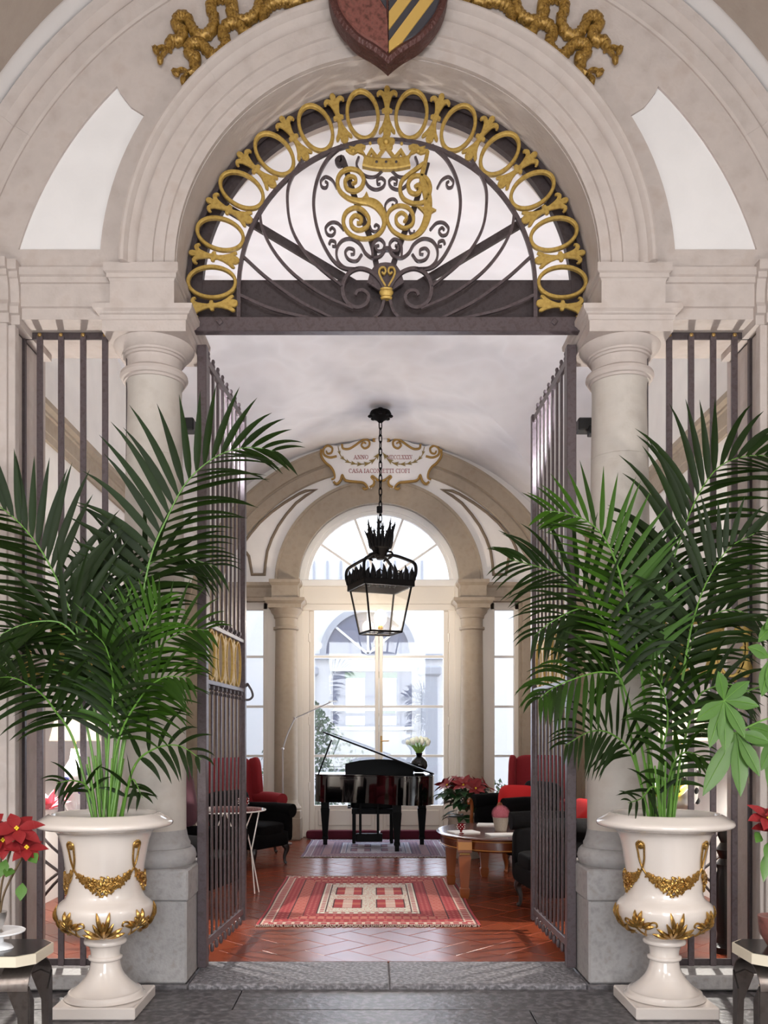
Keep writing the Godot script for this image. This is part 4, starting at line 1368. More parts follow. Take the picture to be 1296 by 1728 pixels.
# ---------- courtyard seen through the glass
func build_courtyard() -> void:
	var gr := setting("court_ground", "pale paved courtyard floor beyond the garden doors")
	boxpart(gr, "paving", Vector3(-9, -0.25, -14.4), Vector3(9, -0.05, -7.8), M.court_paving)
	var b := thing("courtyard_facade", "bright white house front across the courtyard with an arched window", "building", Vector3(0, 0, -14.0))
	var cx := -0.2
	boxpart(b, "wall", Vector3(-9, -0.1, -0.5), Vector3(9, 5.6, 0), M.facade_white)
	var m := MB.new()
	var pl := arc(Vector2(cx, 3.33), 1.0, 0, 180, 32)
	m.prism(pl, -0.02, 0.02)
	var aw := part(b, "arched_window", m, M.dark_glass, 0.0)
	m = MB.new()
	m.sweep(arc(Vector2(cx, 3.33), 1.0, 180, 0, 36), rect(0.14, 0.0, 0.1))
	part(aw, "frame", m, M.facade_grey, 30.0)
	for a in [40.0, 90.0, 140.0]:
		m = MB.new()
		var d := Vector2(cos(deg_to_rad(a)), sin(deg_to_rad(a)))
		m.sweep(PackedVector2Array([Vector2(cx, 3.33), Vector2(cx, 3.33) + d * 0.98]), rect(0.05, 0.02, 0.06))
		part(aw, "muntin", m, M.facade_white, 0.0)
	m = MB.new()
	m.box(Vector3(cx, 3.27, 0.05), Vector3(3.4, 0.12, 0.14))
	part(b, "string_course", m, M.facade_grey, 0.0)
	for s in [-1, 1]:
		m = MB.new()
		m.cbox(Vector3(cx + s * 1.36, 1.4, 0.08), Vector3(0.36, 3.0, 0.18), 0.02)
		m.cbox(Vector3(cx + s * 1.36, 2.95, 0.11), Vector3(0.52, 0.22, 0.24), 0.04)
		part(b, "pilaster", m, M.facade_grey, 0.0)
	m = MB.new()
	m.box(Vector3(cx + 0.1, 2.33, 0.02), Vector3(1.75, 1.25, 0.06))
	var lw := part(b, "lower_window", m, M.dark_glass, 0.0)
	for e in [[-0.28, 2.45, 0.42, 0.86, "stain_clear"], [0.42, 2.45, 0.42, 0.86, "stain_clear"], [-0.28, 2.86, 0.46, 0.13, "stain_green"], [0.42, 2.86, 0.46, 0.13, "stain_green"], [-0.22, 2.86, 0.16, 0.15, "stain_red"], [0.48, 2.86, 0.16, 0.15, "stain_red"], [-0.28, 1.85, 0.42, 0.2, "stain_clear"], [0.42, 1.85, 0.42, 0.2, "stain_clear"], [-0.38, 1.76, 0.14, 0.12, "stain_green"], [0.46, 2.06, 0.3, 0.1, "stain_green"]]:
		m = MB.new()
		m.box(Vector3(cx + e[0], e[1], 0.055), Vector3(e[2], e[3], 0.02 + 0.004 * e[2] + 0.006 * (1.0 - e[3])))
		part(lw, "stained_pane", m, M[e[4]], 0.0)
	for y in [2.98, 2.1, 1.68]:
		m = MB.new()
		m.box(Vector3(cx + 0.1, y, 0.07), Vector3(1.85, 0.07, 0.08))
		part(lw, "transom", m, M.facade_white, 0.0)
	m = MB.new()
	m.box(Vector3(cx + 0.1, 1.0, 0.03), Vector3(1.75, 1.2, 0.06))
	part(b, "lower_door", m, M.facade_grey, 0.0)
	for i in 9:
		m = MB.new()
		m.box(Vector3(-1.4 + i * 0.3, 4.95, 0.05), Vector3(0.05, 0.9, 0.05))
		part(b, "baluster", m, M.facade_grey, 0.0)
	# side wing of the courtyard, white with slatted shutters, seen through the narrow left window
	var wing := thing("courtyard_wing", "white side wing with tall glazed shutters, seen through the narrow left window", "building", Vector3(-4.2, 0, -10.9))
	boxpart(wing, "wall", Vector3(-0.4, -0.05, -2.98), Vector3(0, 5.6, 3), M.facade_white)
	for i in 8:
		boxpart(wing, "mullion", Vector3(0, 0, -2.9 + i * 0.75), Vector3(0.06, 3.9, -2.8 + i * 0.75), M.facade_grey)
	for i in 5:
		boxpart(wing, "rail", Vector3(0, 0.2 + i * 0.9, -2.9), Vector3(0.05, 0.28 + i * 0.9, 2.5), M.facade_grey)
	# ivy
	var mi := MB.new()
	for i in 2600:
		var x := rng.randfn(0.0, 0.34)
		var y := rng.randf() * (2.35 - absf(x) * 1.1)
		var p := Vector3(-1.25 + x * (1.3 - 0.25 * y), y - 0.05, -10.6 + rng.randfn(0.0, 0.22))
		var a := Vector3(rng.randfn(), rng.randfn(), rng.randfn()).normalized() * 0.045
		var e := a.cross(Vector3(rng.randfn(), rng.randfn(), rng.randfn())).normalized() * 0.03
		mi.t(p - a, p + e, p + a)
		mi.t(p - a, p + a, p - e)
	single("ivy_bush", mi, M.ivy_leaf, "leafy ivy bush outside the glass doors behind the piano", "bush", "", "stuff")
	mi = MB.new()
	for i in 900:
		var x := rng.randfn(0.0, 0.3)
		var p := Vector3(2.75 + x, rng.randf() * 0.75, -10.2 + rng.randfn(0.0, 0.2))
		var a := Vector3(rng.randfn(), rng.randfn(), rng.randfn()).normalized() * 0.05
		var e := a.cross(Vector3(rng.randfn(), rng.randfn(), rng.randfn())).normalized() * 0.03
		mi.t(p - a, p + e, p + a)
		mi.t(p - a, p + a, p - e)
	single("low_shrub", mi, M.ivy_leaf, "low green shrub outside the narrow right window", "bush", "", "stuff")

# ---------- shield, ribbons and cartouche
func ribbon_pts(a: Array, s: int, d: float) -> Array:
	var o := []
	for i in range(0, a.size(), 2):
		var p := at(250.0 + a[i] / 3.086, a[i + 1] / 3.086, d)
		o.append(Vector2(-p.x * s, p.y))
	return o

func build_ornaments() -> void:
	# heraldic shield over the keystone
	var sh := thing("heraldic_shield", "painted stone shield, copper red half and gold and dark diagonal bands half", "shield", Vector3(0, -0.56, 0.355))
	sh.scale = Vector3(1.07, 1.07, 1.0)
	var half := [Vector2(0, 5.52), Vector2(0.03, 5.548), Vector2(0.085, 5.588), Vector2(0.17, 5.64), Vector2(0.245, 5.72), Vector2(0.295, 5.80), Vector2(0.322, 5.90), Vector2(0.325, 6.02), Vector2(0.30, 6.14), Vector2(0.335, 6.22), Vector2(0.30, 6.27), Vector2(0.2, 6.25), Vector2(0.1, 6.29), Vector2(0, 6.33)]
	var sm := cr2(half, 4)
	var out := PackedVector2Array()
	for p in sm: out.append(p)
	for i in range(sm.size() - 2, 0, -1): out.append(Vector2(-sm[i].x, sm[i].y))
	var cen := Vector2(0, 5.92)
	var m := MB.new()
	m.prism(out, -0.06, 0.03, Transform3D(), 0.012)
	part(sh, "back_plate", m, M.shield_rim, 30.0)
	var inner := PackedVector2Array()
	for p in out: inner.append(cen + (p - cen) * Vector2(0.885, 0.885))
	m = MB.new()
	m.sweep(PackedVector2Array(Array(out).map(func(p): return cen + (p - cen) * 0.945)), PackedVector2Array([Vector2(-0.021, 0.02), Vector2(0.021, 0.02), Vector2(0.019, 0.042), Vector2(0.0, 0.054), Vector2(-0.019, 0.042)]), Transform3D(), true)
	part(sh, "carved_rim", m, M.shield_rim, 40.0)
	var lf := Geometry2D.intersect_polygons(inner, rect4(-1, -0.003, 5, 7))
	var rf := Geometry2D.intersect_polygons(inner, rect4(0.003, 1, 5, 7))
	m = MB.new()
	for pl in lf: m.prism(pl, 0.02, 0.05, Transform3D(), 0.008)
	part(sh, "copper_field", m, M.copper_field, 0.0)
	m = MB.new()
	for pl in rf: m.prism(pl, 0.02, 0.045, Transform3D(), 0.006)
	part(sh, "dark_field", m, M.shield_blue, 0.0)
	for k in 4:
		var b := Vector2(0.003, 5.53 + k * 0.160)
		var dirv := Vector2(0.6, 0.8)
		var nrm := Vector2(-0.8, 0.6)
		var band := PackedVector2Array([b - dirv * 0.5, b + dirv * 1.2, b + dirv * 1.2 + nrm * 0.06, b - dirv * 0.5 + nrm * 0.06])
		m = MB.new()
		for pl in rf:
			for cut in Geometry2D.intersect_polygons(pl, band): m.prism(cut, 0.04, 0.052, Transform3D(), 0.003)
		if m.v.size(): part(sh, "gold_band", m, M.shield_gold, 0.0)
	m = MB.new()
	for pl in lf:
		for cut in Geometry2D.intersect_polygons(pl, PackedVector2Array([Vector2(-0.01, 5.80), Vector2(-0.4, 6.4), Vector2(-0.01, 6.4)])): m.prism(cut, 0.045, 0.056, Transform3D(), 0.003)
	if m.v.size(): part(sh, "dark_chief", m, M.shield_blue, 0.0)
	# gilt ribbons
	for s in [1, -1]:
		var rb := thing("gilt_ribbon", "carved gilt fluttering ribbon with bud tassels, %s the shield" % ("left of" if s > 0 else "right of"), "ribbon", Vector3(0, 0, 0.232), 0.0, "gilt ribbons above the arch")
		var strands := [
			[100, 262, 118, 215, 165, 208, 182, 165, 145, 132, 160, 88, 202, 92, 230, 150, 272, 186, 322, 165, 345, 100, 325, 42, 340, -5, 400, -12, 446, 28, 430, 68, 470, 106, 530, 96, 572, 50, 582, -10, 600, -60],
			[215, 392, 252, 370, 235, 322, 252, 300, 214, 280, 216, 235, 265, 222, 310, 262, 346, 292, 395, 256, 406, 212, 386, 172, 415, 126, 470, 120, 500, 168, 545, 168],
			[600, 135, 604, 62, 640, 22, 700, 4, 780, 12, 800, -20],
			[20 + 805, 30, 860, 0, 900, 20, 935, -10],
		]
		for st in strands:
			var p := cr2(ribbon_pts(st, s, 5.17), 8)
			var w := PackedFloat32Array()
			for i in p.size():
				var e := minf(float(i), float(p.size() - 1 - i)) / 8.0
				w.append((0.72 + 0.28 * minf(e, 1.0)) * (1.0 + 0.14 * sin(i * 1.55)))
			m = MB.new()
			var wd := 0.029
			m.sweep(p, PackedVector2Array([Vector2(-wd, -0.02), Vector2(wd, -0.02), Vector2(wd, 0.006), Vector2(wd * 0.7, 0.022), Vector2(0.0, 0.03), Vector2(-wd * 0.7, 0.022), Vector2(-wd, 0.006)]), Transform3D(), false, w)
			# pleats across the ribbon
			for i in range(4, p.size() - 4, 3):
				var tn := (p[i + 1] - p[i - 1]).normalized()
				var nn := Vector2(-tn.y, tn.x) * wd * w[i] * 0.95
				m.tube(PackedVector3Array([Vector3(p[i].x - nn.x, p[i].y - nn.y, 0.006), Vector3(p[i].x, p[i].y, 0.03), Vector3(p[i].x + nn.x, p[i].y + nn.y, 0.006)]), 0.0045, 5)
			part(rb, "ribbon_strand", m, M.old_gold, 50.0)
		for b in [[42, 268, -0.5], [65, 318, 0.2], [145, 385, -0.9], [185, 425, 0.1]]:
			var p := at(250.0 + b[0] / 3.086, b[1] / 3.086, 5.17)
			m = MB.new()
			m.ball(Vector3.ZERO, Vector3(0.019, 0.029, 0.019), 10, Transform3D(Basis(Vector3(0, 0, 1), b[2] * s), Vector3(-p.x * s, p.y, 0.005)))
			for j in 3:
				var q := Transform3D(Basis(Vector3(0, 0, 1), b[2] * s), Vector3(-p.x * s, p.y, 0.02))
				m.tube(PackedVector3Array([q * Vector3((j - 1) * 0.008, 0.026, -0.005), q * Vector3((j - 1) * 0.015, 0, 0.002), q * Vector3((j - 1) * 0.006, -0.027, -0.006)]), 0.003, 5)
			part(rb, "bud", m, M.old_gold, 50.0)
		for pr in [[[100, 255, 75, 248, 50, 256]], [[100, 260, 80, 280, 68, 300]], [[215, 385, 180, 365, 152, 374]], [[205, 392, 192, 400, 188, 412]]]:
			m = MB.new()
			m.sweep(cr2(ribbon_pts(pr[0], s, 5.17), 4), rect(0.018, -0.012, 0.012))
			part(rb, "bud_stem", m, M.old_gold, 40.0)
	# inscription cartouche on the far wall
	var ca := thing("inscription_cartouche", "white stucco cartouche with ochre scrolled edge and red inscription over the far arch", "cartouche", Vector3(0, 0, -7.3))
	var cp := func(x, y):
		var p := at(530.0 + x / 5.635, 725.0 + y / 5.635, 12.68)
		return Vector2(p.x, p.y)
	var L := [640, 78, 580, 82, 560, 112, 530, 92, 470, 86, 400, 100, 330, 128, 265, 135, 228, 152, 180, 140, 110, 145, 66, 185, 70, 250, 110, 310, 160, 352, 190, 400, 195, 450, 165, 472, 185, 510, 228, 508, 262, 452, 276, 440, 310, 482, 400, 490, 470, 500, 508, 540, 548, 552, 572, 505, 560, 470, 600, 476, 640, 488]
	var ol := PackedVector2Array()
	for i in range(0, L.size(), 2): ol.append(cp.call(L[i], L[i + 1]))
	for i in range(L.size() - 4, 1, -2): ol.append(cp.call(1278 - L[i], L[i + 1]))
	m = MB.new()
	m.prism(ol, -0.12, 0.0, Transform3D(), 0.012)
	part(ca, "tablet", m, M.plaster, 0.0)
	var edges := [
		[265, 135, 275, 175, 330, 180, 385, 150, 440, 110, 490, 90, 525, 110, 520, 155, 480, 175, 450, 145, 470, 118, 495, 130],
		[215, 250, 150, 262, 95, 235, 90, 180, 130, 150, 172, 172, 165, 215, 130, 225, 115, 200],
		[66, 185, 70, 250, 110, 310, 160, 352, 188, 400, 195, 455, 165, 472],
		[185, 492, 215, 512, 250, 480, 268, 430, 300, 478, 400, 492, 470, 502, 508, 545, 480, 560, 462, 545],
		[530, 545, 565, 520, 570, 480, 545, 450, 560, 440, 600, 470, 640, 485],
		[640, 62, 585, 72, 565, 95, 580, 112],
	]
	for e in edges:
		for s in [0, 1]:
			var a := []
			for i in range(0, e.size(), 2): a.append(cp.call(e[i] if s == 0 else 1278 - e[i], e[i + 1]))
			m = MB.new()
			var pth := cr2(a, 5)
			m.sweep(pth, PackedVector2Array([Vector2(-0.018, -0.02), Vector2(0.018, -0.02), Vector2(0.014, 0.018), Vector2(0, 0.026), Vector2(-0.014, 0.018)]), Transform3D(), false, taper(pth.size(), 0.7))
			part(ca, "scroll_edge", m, M.scroll_ochre, 40.0)
	for s in [0, 1]:
		var gp := [228, 160, 250, 240, 300, 290, 360, 315, 430, 325, 510, 318, 575, 280, 625, 215]
		var a := []
		for i in range(0, gp.size(), 2): a.append(cp.call(gp[i] if s == 0 else 1278 - gp[i], gp[i + 1]))
		m = MB.new()
		var pth := cr2(a, 6)
		m.sweep(pth, rect(0.012, -0.004, 0.008))
		for i in range(4, pth.size() - 2, 5):
			var tn := (pth[i] - pth[i - 1]).normalized()
			var nn := Vector2(-tn.y, tn.x)
			var k := 0.03 + 0.022 * float(i) / pth.size()
			m.prism(PackedVector2Array([pth[i] + tn * k * 1.2, pth[i] + nn * k * 0.75 - tn * k * 0.8, pth[i] - tn * k * 0.3, pth[i] - nn * k * 0.75 - tn * k * 0.8]), -0.004, 0.012)
		part(ca, "garland", m, M.garland, 30.0)
	for e in [["ANNO", 375, 515, 258], ["MDCCLXXXV", 695, 935, 258], ["CASA IACOMETTI CIOFI", 330, 910, 388]]:
		var tm := TextMesh.new()
		var sf := SystemFont.new()
		sf.font_names = PackedStringArray(["Droid Serif"])
		tm.font = sf
		tm.text = e[0]
		tm.font_size = 32
		tm.pixel_size = 0.002
		tm.depth = 0.004
		var bb := tm.get_aabb()
		var p0: Vector2 = cp.call(e[1], e[3])
		var p1: Vector2 = cp.call(e[2], e[3])
		var o := part(ca, "inscription", tm, M.letter_red)
		var kx: float = (p1.x - p0.x) / bb.size.x
		var ky: float = 0.062 / bb.size.y
		o.scale = Vector3(kx, ky, 1.0)
		o.position = Vector3((p0.x + p1.x) / 2 - bb.get_center().x * kx, p0.y - bb.get_center().y * ky, 0.002)

# ---------- furniture of the lounge
func lx(px: float, d: float) -> float:
	return EYE.x + (px - 629.5) * d / F

func rug(called: String, label: String, c: Vector3, size: Vector2, t: Texture2D, turn: float) -> void:
	var r := thing(called, label, "rug", c, turn)
	var st := SurfaceTool.new()
	st.begin(Mesh.PRIMITIVE_TRIANGLES)
	var nx := 24
	var nz := 30
	for i in nx:
		for j in nz:
			var q := []
			for k in [[0, 0], [1, 0], [1, 1], [0, 1]]:
				var u := float(i + k[0]) / nx
				var v := float(j + k[1]) / nz
				var wob := 0.006 * sin(v * 11.0 + u * 3.0) * (1.0 if u < 0.01 or u > 0.99 else 0.0)
				q.append([Vector3((u - 0.5) * size.x + wob, 0.008 + 0.0015 * sin(u * 17.0 + v * 5.0), (v - 0.5) * size.y), Vector2(u, v)])
			for k in [0, 1, 2, 0, 2, 3]:
				st.set_uv(q[k][1])
				st.set_normal(Vector3.UP)
				st.add_vertex(q[k][0])
	var m := StandardMaterial3D.new()
	m.resource_name = called
	m.albedo_texture = t
	m.roughness = 0.95
	part(r, "pile", st.commit(), m)
	var b := MB.new()
	b.box(Vector3(0, 0.0035, 0), Vector3(size.x - 0.002, 0.006, size.y - 0.002))
	part(r, "backing", b, M.velvet_plum, 0.0)
	for s in [-1, 1]:
		b = MB.new()
		var n := int(size.x / 0.016)
		for i in n:
			var x := (float(i) / n - 0.5) * size.x
			var z: float = s * size.y / 2
			b.tube(PackedVector3Array([Vector3(x, 0.008, z - s * 0.01), Vector3(x + rng.randfn(0, 0.006), 0.006, z + s * 0.02), Vector3(x + rng.randfn(0, 0.012), 0.004, z + s * (0.03 + 0.02 * rng.randf()))]), 0.0045, 4)
		var fr := part(r, "fringe", b, M.grey_pot, 30.0)
		fr.set_meta("kind", "stuff")

func rug_image(seed_: int, cool: bool) -> ImageTexture:
	var W := 352
	var H := 480
	var im := Image.create(W, H, false, Image.FORMAT_RGB8)
	var n := FastNoiseLite.new()
	n.seed = seed_
	n.frequency = 0.35
	var red := Color(0.60, 0.20, 0.22)
	var rust := Color(0.68, 0.36, 0.30)
	var cream := Color(0.79, 0.765, 0.71)
	var dark := Color(0.24, 0.12, 0.14)
	var rose := Color(0.72, 0.42, 0.38)
	if cool:
		red = Color(0.50, 0.40, 0.48); rust = Color(0.62, 0.50, 0.52); cream = Color(0.76, 0.76, 0.80); dark = Color(0.34, 0.36, 0.46); rose = Color(0.66, 0.56, 0.60)
	for y in H:
		for x in W:
			var ex := minf(x, W - 1 - x)
			var ey := minf(y, H - 1 - y) * 1.0
			var e := minf(ex, ey)
			var along := y if ex < ey else x
			var c := cream
			var cell := absf(fposmod(along, 14.0) - 7.0)
			if e < 4: c = red
			elif e < 24:
				c = cream.lerp(rust, 0.25)
				if absf(e - 14) < 6 and absf(cell - 2.0) < 2.2: c = red
				if e < 6 or e > 22: c = dark
			elif e < 46:
				c = red
				if cell < 3 and int(e) % 8 < 4: c = rose
				if e > 43: c = dark
			elif e < 68:
				c = rust
				if (int(e) + along) % 10 < 3: c = rose.lerp(cream, 0.3)
				if cell < 2: c = red
				if e > 66: c = dark
			elif e < 88:
				c = red.lerp(dark, 0.12)
				if cell < 3 and int(e) % 8 < 4: c = rose
			elif e < 104:
				c = cream
				if absf(e - 96) < 4 and cell < 3.5: c = red
				if e < 90 or e > 101: c = dark
			else:
				c = cream.lerp(Color(0.68, 0.71, 0.66) if not cool else dark, 0.18)
				var cx := x - W / 2
				var cy := y - H / 2
				var qx := absf(absf(cx) - 38.0)
				var qy := absf(absf(cy) - 62.0)
				if qx < 26 and qy < 40:
					c = red
					if qx > 23 or qy > 37: c = dark
					elif qx < 9: c = cream if (int(qy) % 9 < 5) else rose
					elif qy < 10: c = rust
				elif absf(absf(cx) - 38.0) < 22 and absf(cy) < 14:
					c = rust if (x / 4 + y / 4) % 2 else cream
				elif n.get_noise_2d(x * 0.55, y * 0.55) > 0.30: c = rose
				elif n.get_noise_2d(x * 0.5 + 90, y * 0.5) > 0.40: c = red
			var k := 1.0 + 0.14 * n.get_noise_2d(x * 3.0, y * 3.0) + 0.07 * (1.0 if (x + y) % 2 else -1.0)
			im.set_pixel(x, y, Color(clampf(c.r * k, 0, 1), clampf(c.g * k, 0, 1), clampf(c.b * k, 0, 1)))
	return ImageTexture.create_from_image(im)

func cabriole(t: Node3D, x: float, z: float, h: float, m: Material, out := Vector2(0, 0)) -> void:
	var mb := MB.new()
	var o := Vector3(out.x, 0, out.y)
	mb.tube(cr3([Vector3(x, h, z), Vector3(x, h * 0.75, z) + o * 0.03, Vector3(x, h * 0.4, z) + o * 0.005, Vector3(x, h * 0.12, z) + o * 0.01, Vector3(x, 0.012, z) + o * 0.035], 5), PackedFloat32Array([0.04, 0.042, 0.041, 0.039, 0.036, 0.033, 0.03, 0.027, 0.025, 0.023, 0.021, 0.019, 0.018, 0.017, 0.0165, 0.017, 0.018, 0.02, 0.022, 0.021, 0.012]), 8)
	part(t, "leg", mb, m)

# an upholstered armchair facing +z
func armchair(t: Node3D, fabric: Material, back_fabric: Material, legm: Material, bh: float, wings: bool, tufted: bool, ah := 0.66) -> void:
	var m := MB.new()
	m.rbox(Vector3(0, 0.31, 0.0), Vector3(0.70, 0.18, 0.68), 0.25)
	part(t, "seat_frame", m, fabric)
	m = MB.new()
	m.rbox(Vector3(0, 0.43, 0.03), Vector3(0.56, 0.15, 0.62), 0.4)
	part(t, "seat_cushion", m, fabric)
	m = MB.new()
	var lean := Transform3D(Basis(Vector3.RIGHT, -0.16), Vector3(0, 0.36, -0.26))
	m.rbox(Vector3(0, (bh - 0.36) * 0.5, 0), Vector3(0.66, bh - 0.36, 0.15), 0.32, lean, 24, 16)
	var bk := part(t, "backrest", m, back_fabric)
	if tufted:
		for r in 4:
			for c in 5:
				var b := MB.new()
				var x := (c - 2) * 0.115 + (0.0575 if r % 2 else 0.0)
				if absf(x) > 0.27: continue
				b.ball(lean * Vector3(x, 0.22 + r * 0.16, 0.073), Vector3(0.014, 0.014, 0.008), 8)
				part(bk, "button", b, back_fabric)
	for s in [-1, 1]:
		m = MB.new()
		m.rbox(Vector3(s * 0.34, 0.44, 0.02), Vector3(0.12, ah - 0.3, 0.62), 0.3)
		m.tube(PackedVector3Array([Vector3(s * 0.35, ah - 0.06, -0.28), Vector3(s * 0.355, ah - 0.05, 0.1), Vector3(s * 0.36, ah - 0.06, 0.345)]), 0.08, 16)
		part(t, "arm", m, fabric, 50.0)
		if wings:
			m = MB.new()
			m.rbox(Vector3(s * 0.33, (bh - 0.36) * 0.66, 0.10), Vector3(0.09, (bh - 0.36) * 0.64, 0.27), 0.5, lean)
			part(t, "wing", m, back_fabric)
	for s in [-1, 1]:
		cabriole(t, s * 0.29, 0.27, 0.24, legm, Vector2(s * 0.6, 0.8))
		cabriole(t, s * 0.27, -0.27, 0.24, legm, Vector2(0, -0.8))

func cushion(label: String, pos: Vector3, yaw: float, tilt: float, m: Material, size := 0.42) -> void:
	var b := MB.new()
	var R := []
	for i in 13:
		var a := PI * i / 12 - PI / 2
		var r := PackedVector3Array()
		for j in 32:
			var g := TAU * (j + 0.5) / 32
			var k := pow(absf(cos(a)), 0.55)
			var e := 0.42
			var x := signf(cos(g)) * pow(absf(cos(g)), e)
			var y := signf(sin(g)) * pow(absf(sin(g)), e)
			r.append(Vector3(x * k * size / 2, y * k * size / 2, sin(a) * 0.075 * (1.0 - 0.55 * maxf(absf(x), absf(y)) * k)))
		R.append(r)
	b.rings(R, false, true)
	var t := thing("scatter_cushion", label, "cushion", pos, yaw, "red scatter cushions")
	var o := part(t, "cover", b, m)
	o.rotation.x = tilt
	var p := MB.new()
	var pth := PackedVector3Array()
	for j in 40:
		var g := TAU * j / 40
		pth.append(Vector3(signf(cos(g)) * pow(absf(cos(g)), 0.42), signf(sin(g)) * pow(absf(sin(g)), 0.42), 0) * size * 0.497)
	p.tube(pth, 0.006, 6, true)
	var q := part(t, "piping", p, m)
	q.rotation.x = tilt

func bract_leaf(parent: Node3D, called: String, base: Vector3, dirv: Vector3, up: Vector3, ln: float, wd: float, m: Material, droop := 0.3) -> void:
	var mb := MB.new()
	add_leaf(mb, base, dirv, up, ln, wd, droop)
	part(parent, called, mb, m, 80.0)

func add_leaf(mb: MB, base: Vector3, dirv: Vector3, up: Vector3, ln: float, wd: float, droop: float, prof := [0.05, 0.55, 0.95, 0.9, 0.5, 0.02], fold := 0.22) -> void:
	var path := PackedVector3Array()
	var side := PackedVector3Array()
	var w := PackedFloat32Array()
	var p := base
	var d := dirv.normalized()
	var n: int = prof.size()
	for i in n:
		path.append(p)
		var s := d.cross(up)
		if s.length() < 0.05: s = d.cross(Vector3(0.3, 0.2, 1))
		side.append(s.normalized())
		w.append(wd * 0.5 * prof[i])
		d = (d + Vector3.DOWN * droop / n * (0.4 + 1.4 * i / n)).normalized()
		p += d * ln / (n - 1)
	mb.leaf(path, side, w, fold)

func poinsettia(t: Node3D, c: Vector3, spread: float, heads: int, size: float, leaf_len: float) -> void:
	for h in heads:
		var a := TAU * h * 0.381966
		var r := spread * sqrt((h + 0.5) / heads)
		var tip := c + Vector3(cos(a) * r, rng.randf_range(-0.04, 0.05) * spread * 2.0 - r * 0.25, sin(a) * r)
		var st := MB.new()
		st.tube(cr3([c + Vector3(cos(a) * r * 0.25, -leaf_len * 2.0, sin(a) * r * 0.25), (c + tip) * 0.5 + Vector3(0, -leaf_len, 0), tip], 3), 0.006, 5)
		part(t, "stem", st, M.twig)
		var out := (tip - c + Vector3(0, spread * 1.1, 0)).normalized()
		for k in 7:
			var b := TAU * k / 7.0 + h
			var e1 := out.cross(Vector3(0.2, 0.1, 1)).normalized()
			var e2 := out.cross(e1)
			var dv := (e1 * cos(b) + e2 * sin(b) + out * (0.25 + 0.25 * (k % 2))).normalized()
			bract_leaf(t, "bract", tip, dv, out, size * (0.75 + 0.4 * rng.randf()), size * 0.48, M.bract, 0.35)
		var eye := MB.new()
		eye.ball(tip + out * 0.012, Vector3.ONE * size * 0.09, 6)
		part(t, "cyathium", eye, M.yellow_silk)
		for k in 5:
			var b := TAU * k / 5.0 + h * 1.7
			var dv := Vector3(cos(b) + cos(a) * 0.7, -0.15, sin(b) + sin(a) * 0.7)
			bract_leaf(t, "leaf", tip + Vector3(0, -leaf_len * (0.35 + 0.5 * rng.randf()), 0), dv, Vector3.UP, leaf_len * (0.8 + 0.4 * rng.randf()), leaf_len * 0.5, M.deep_leaf, 0.9)

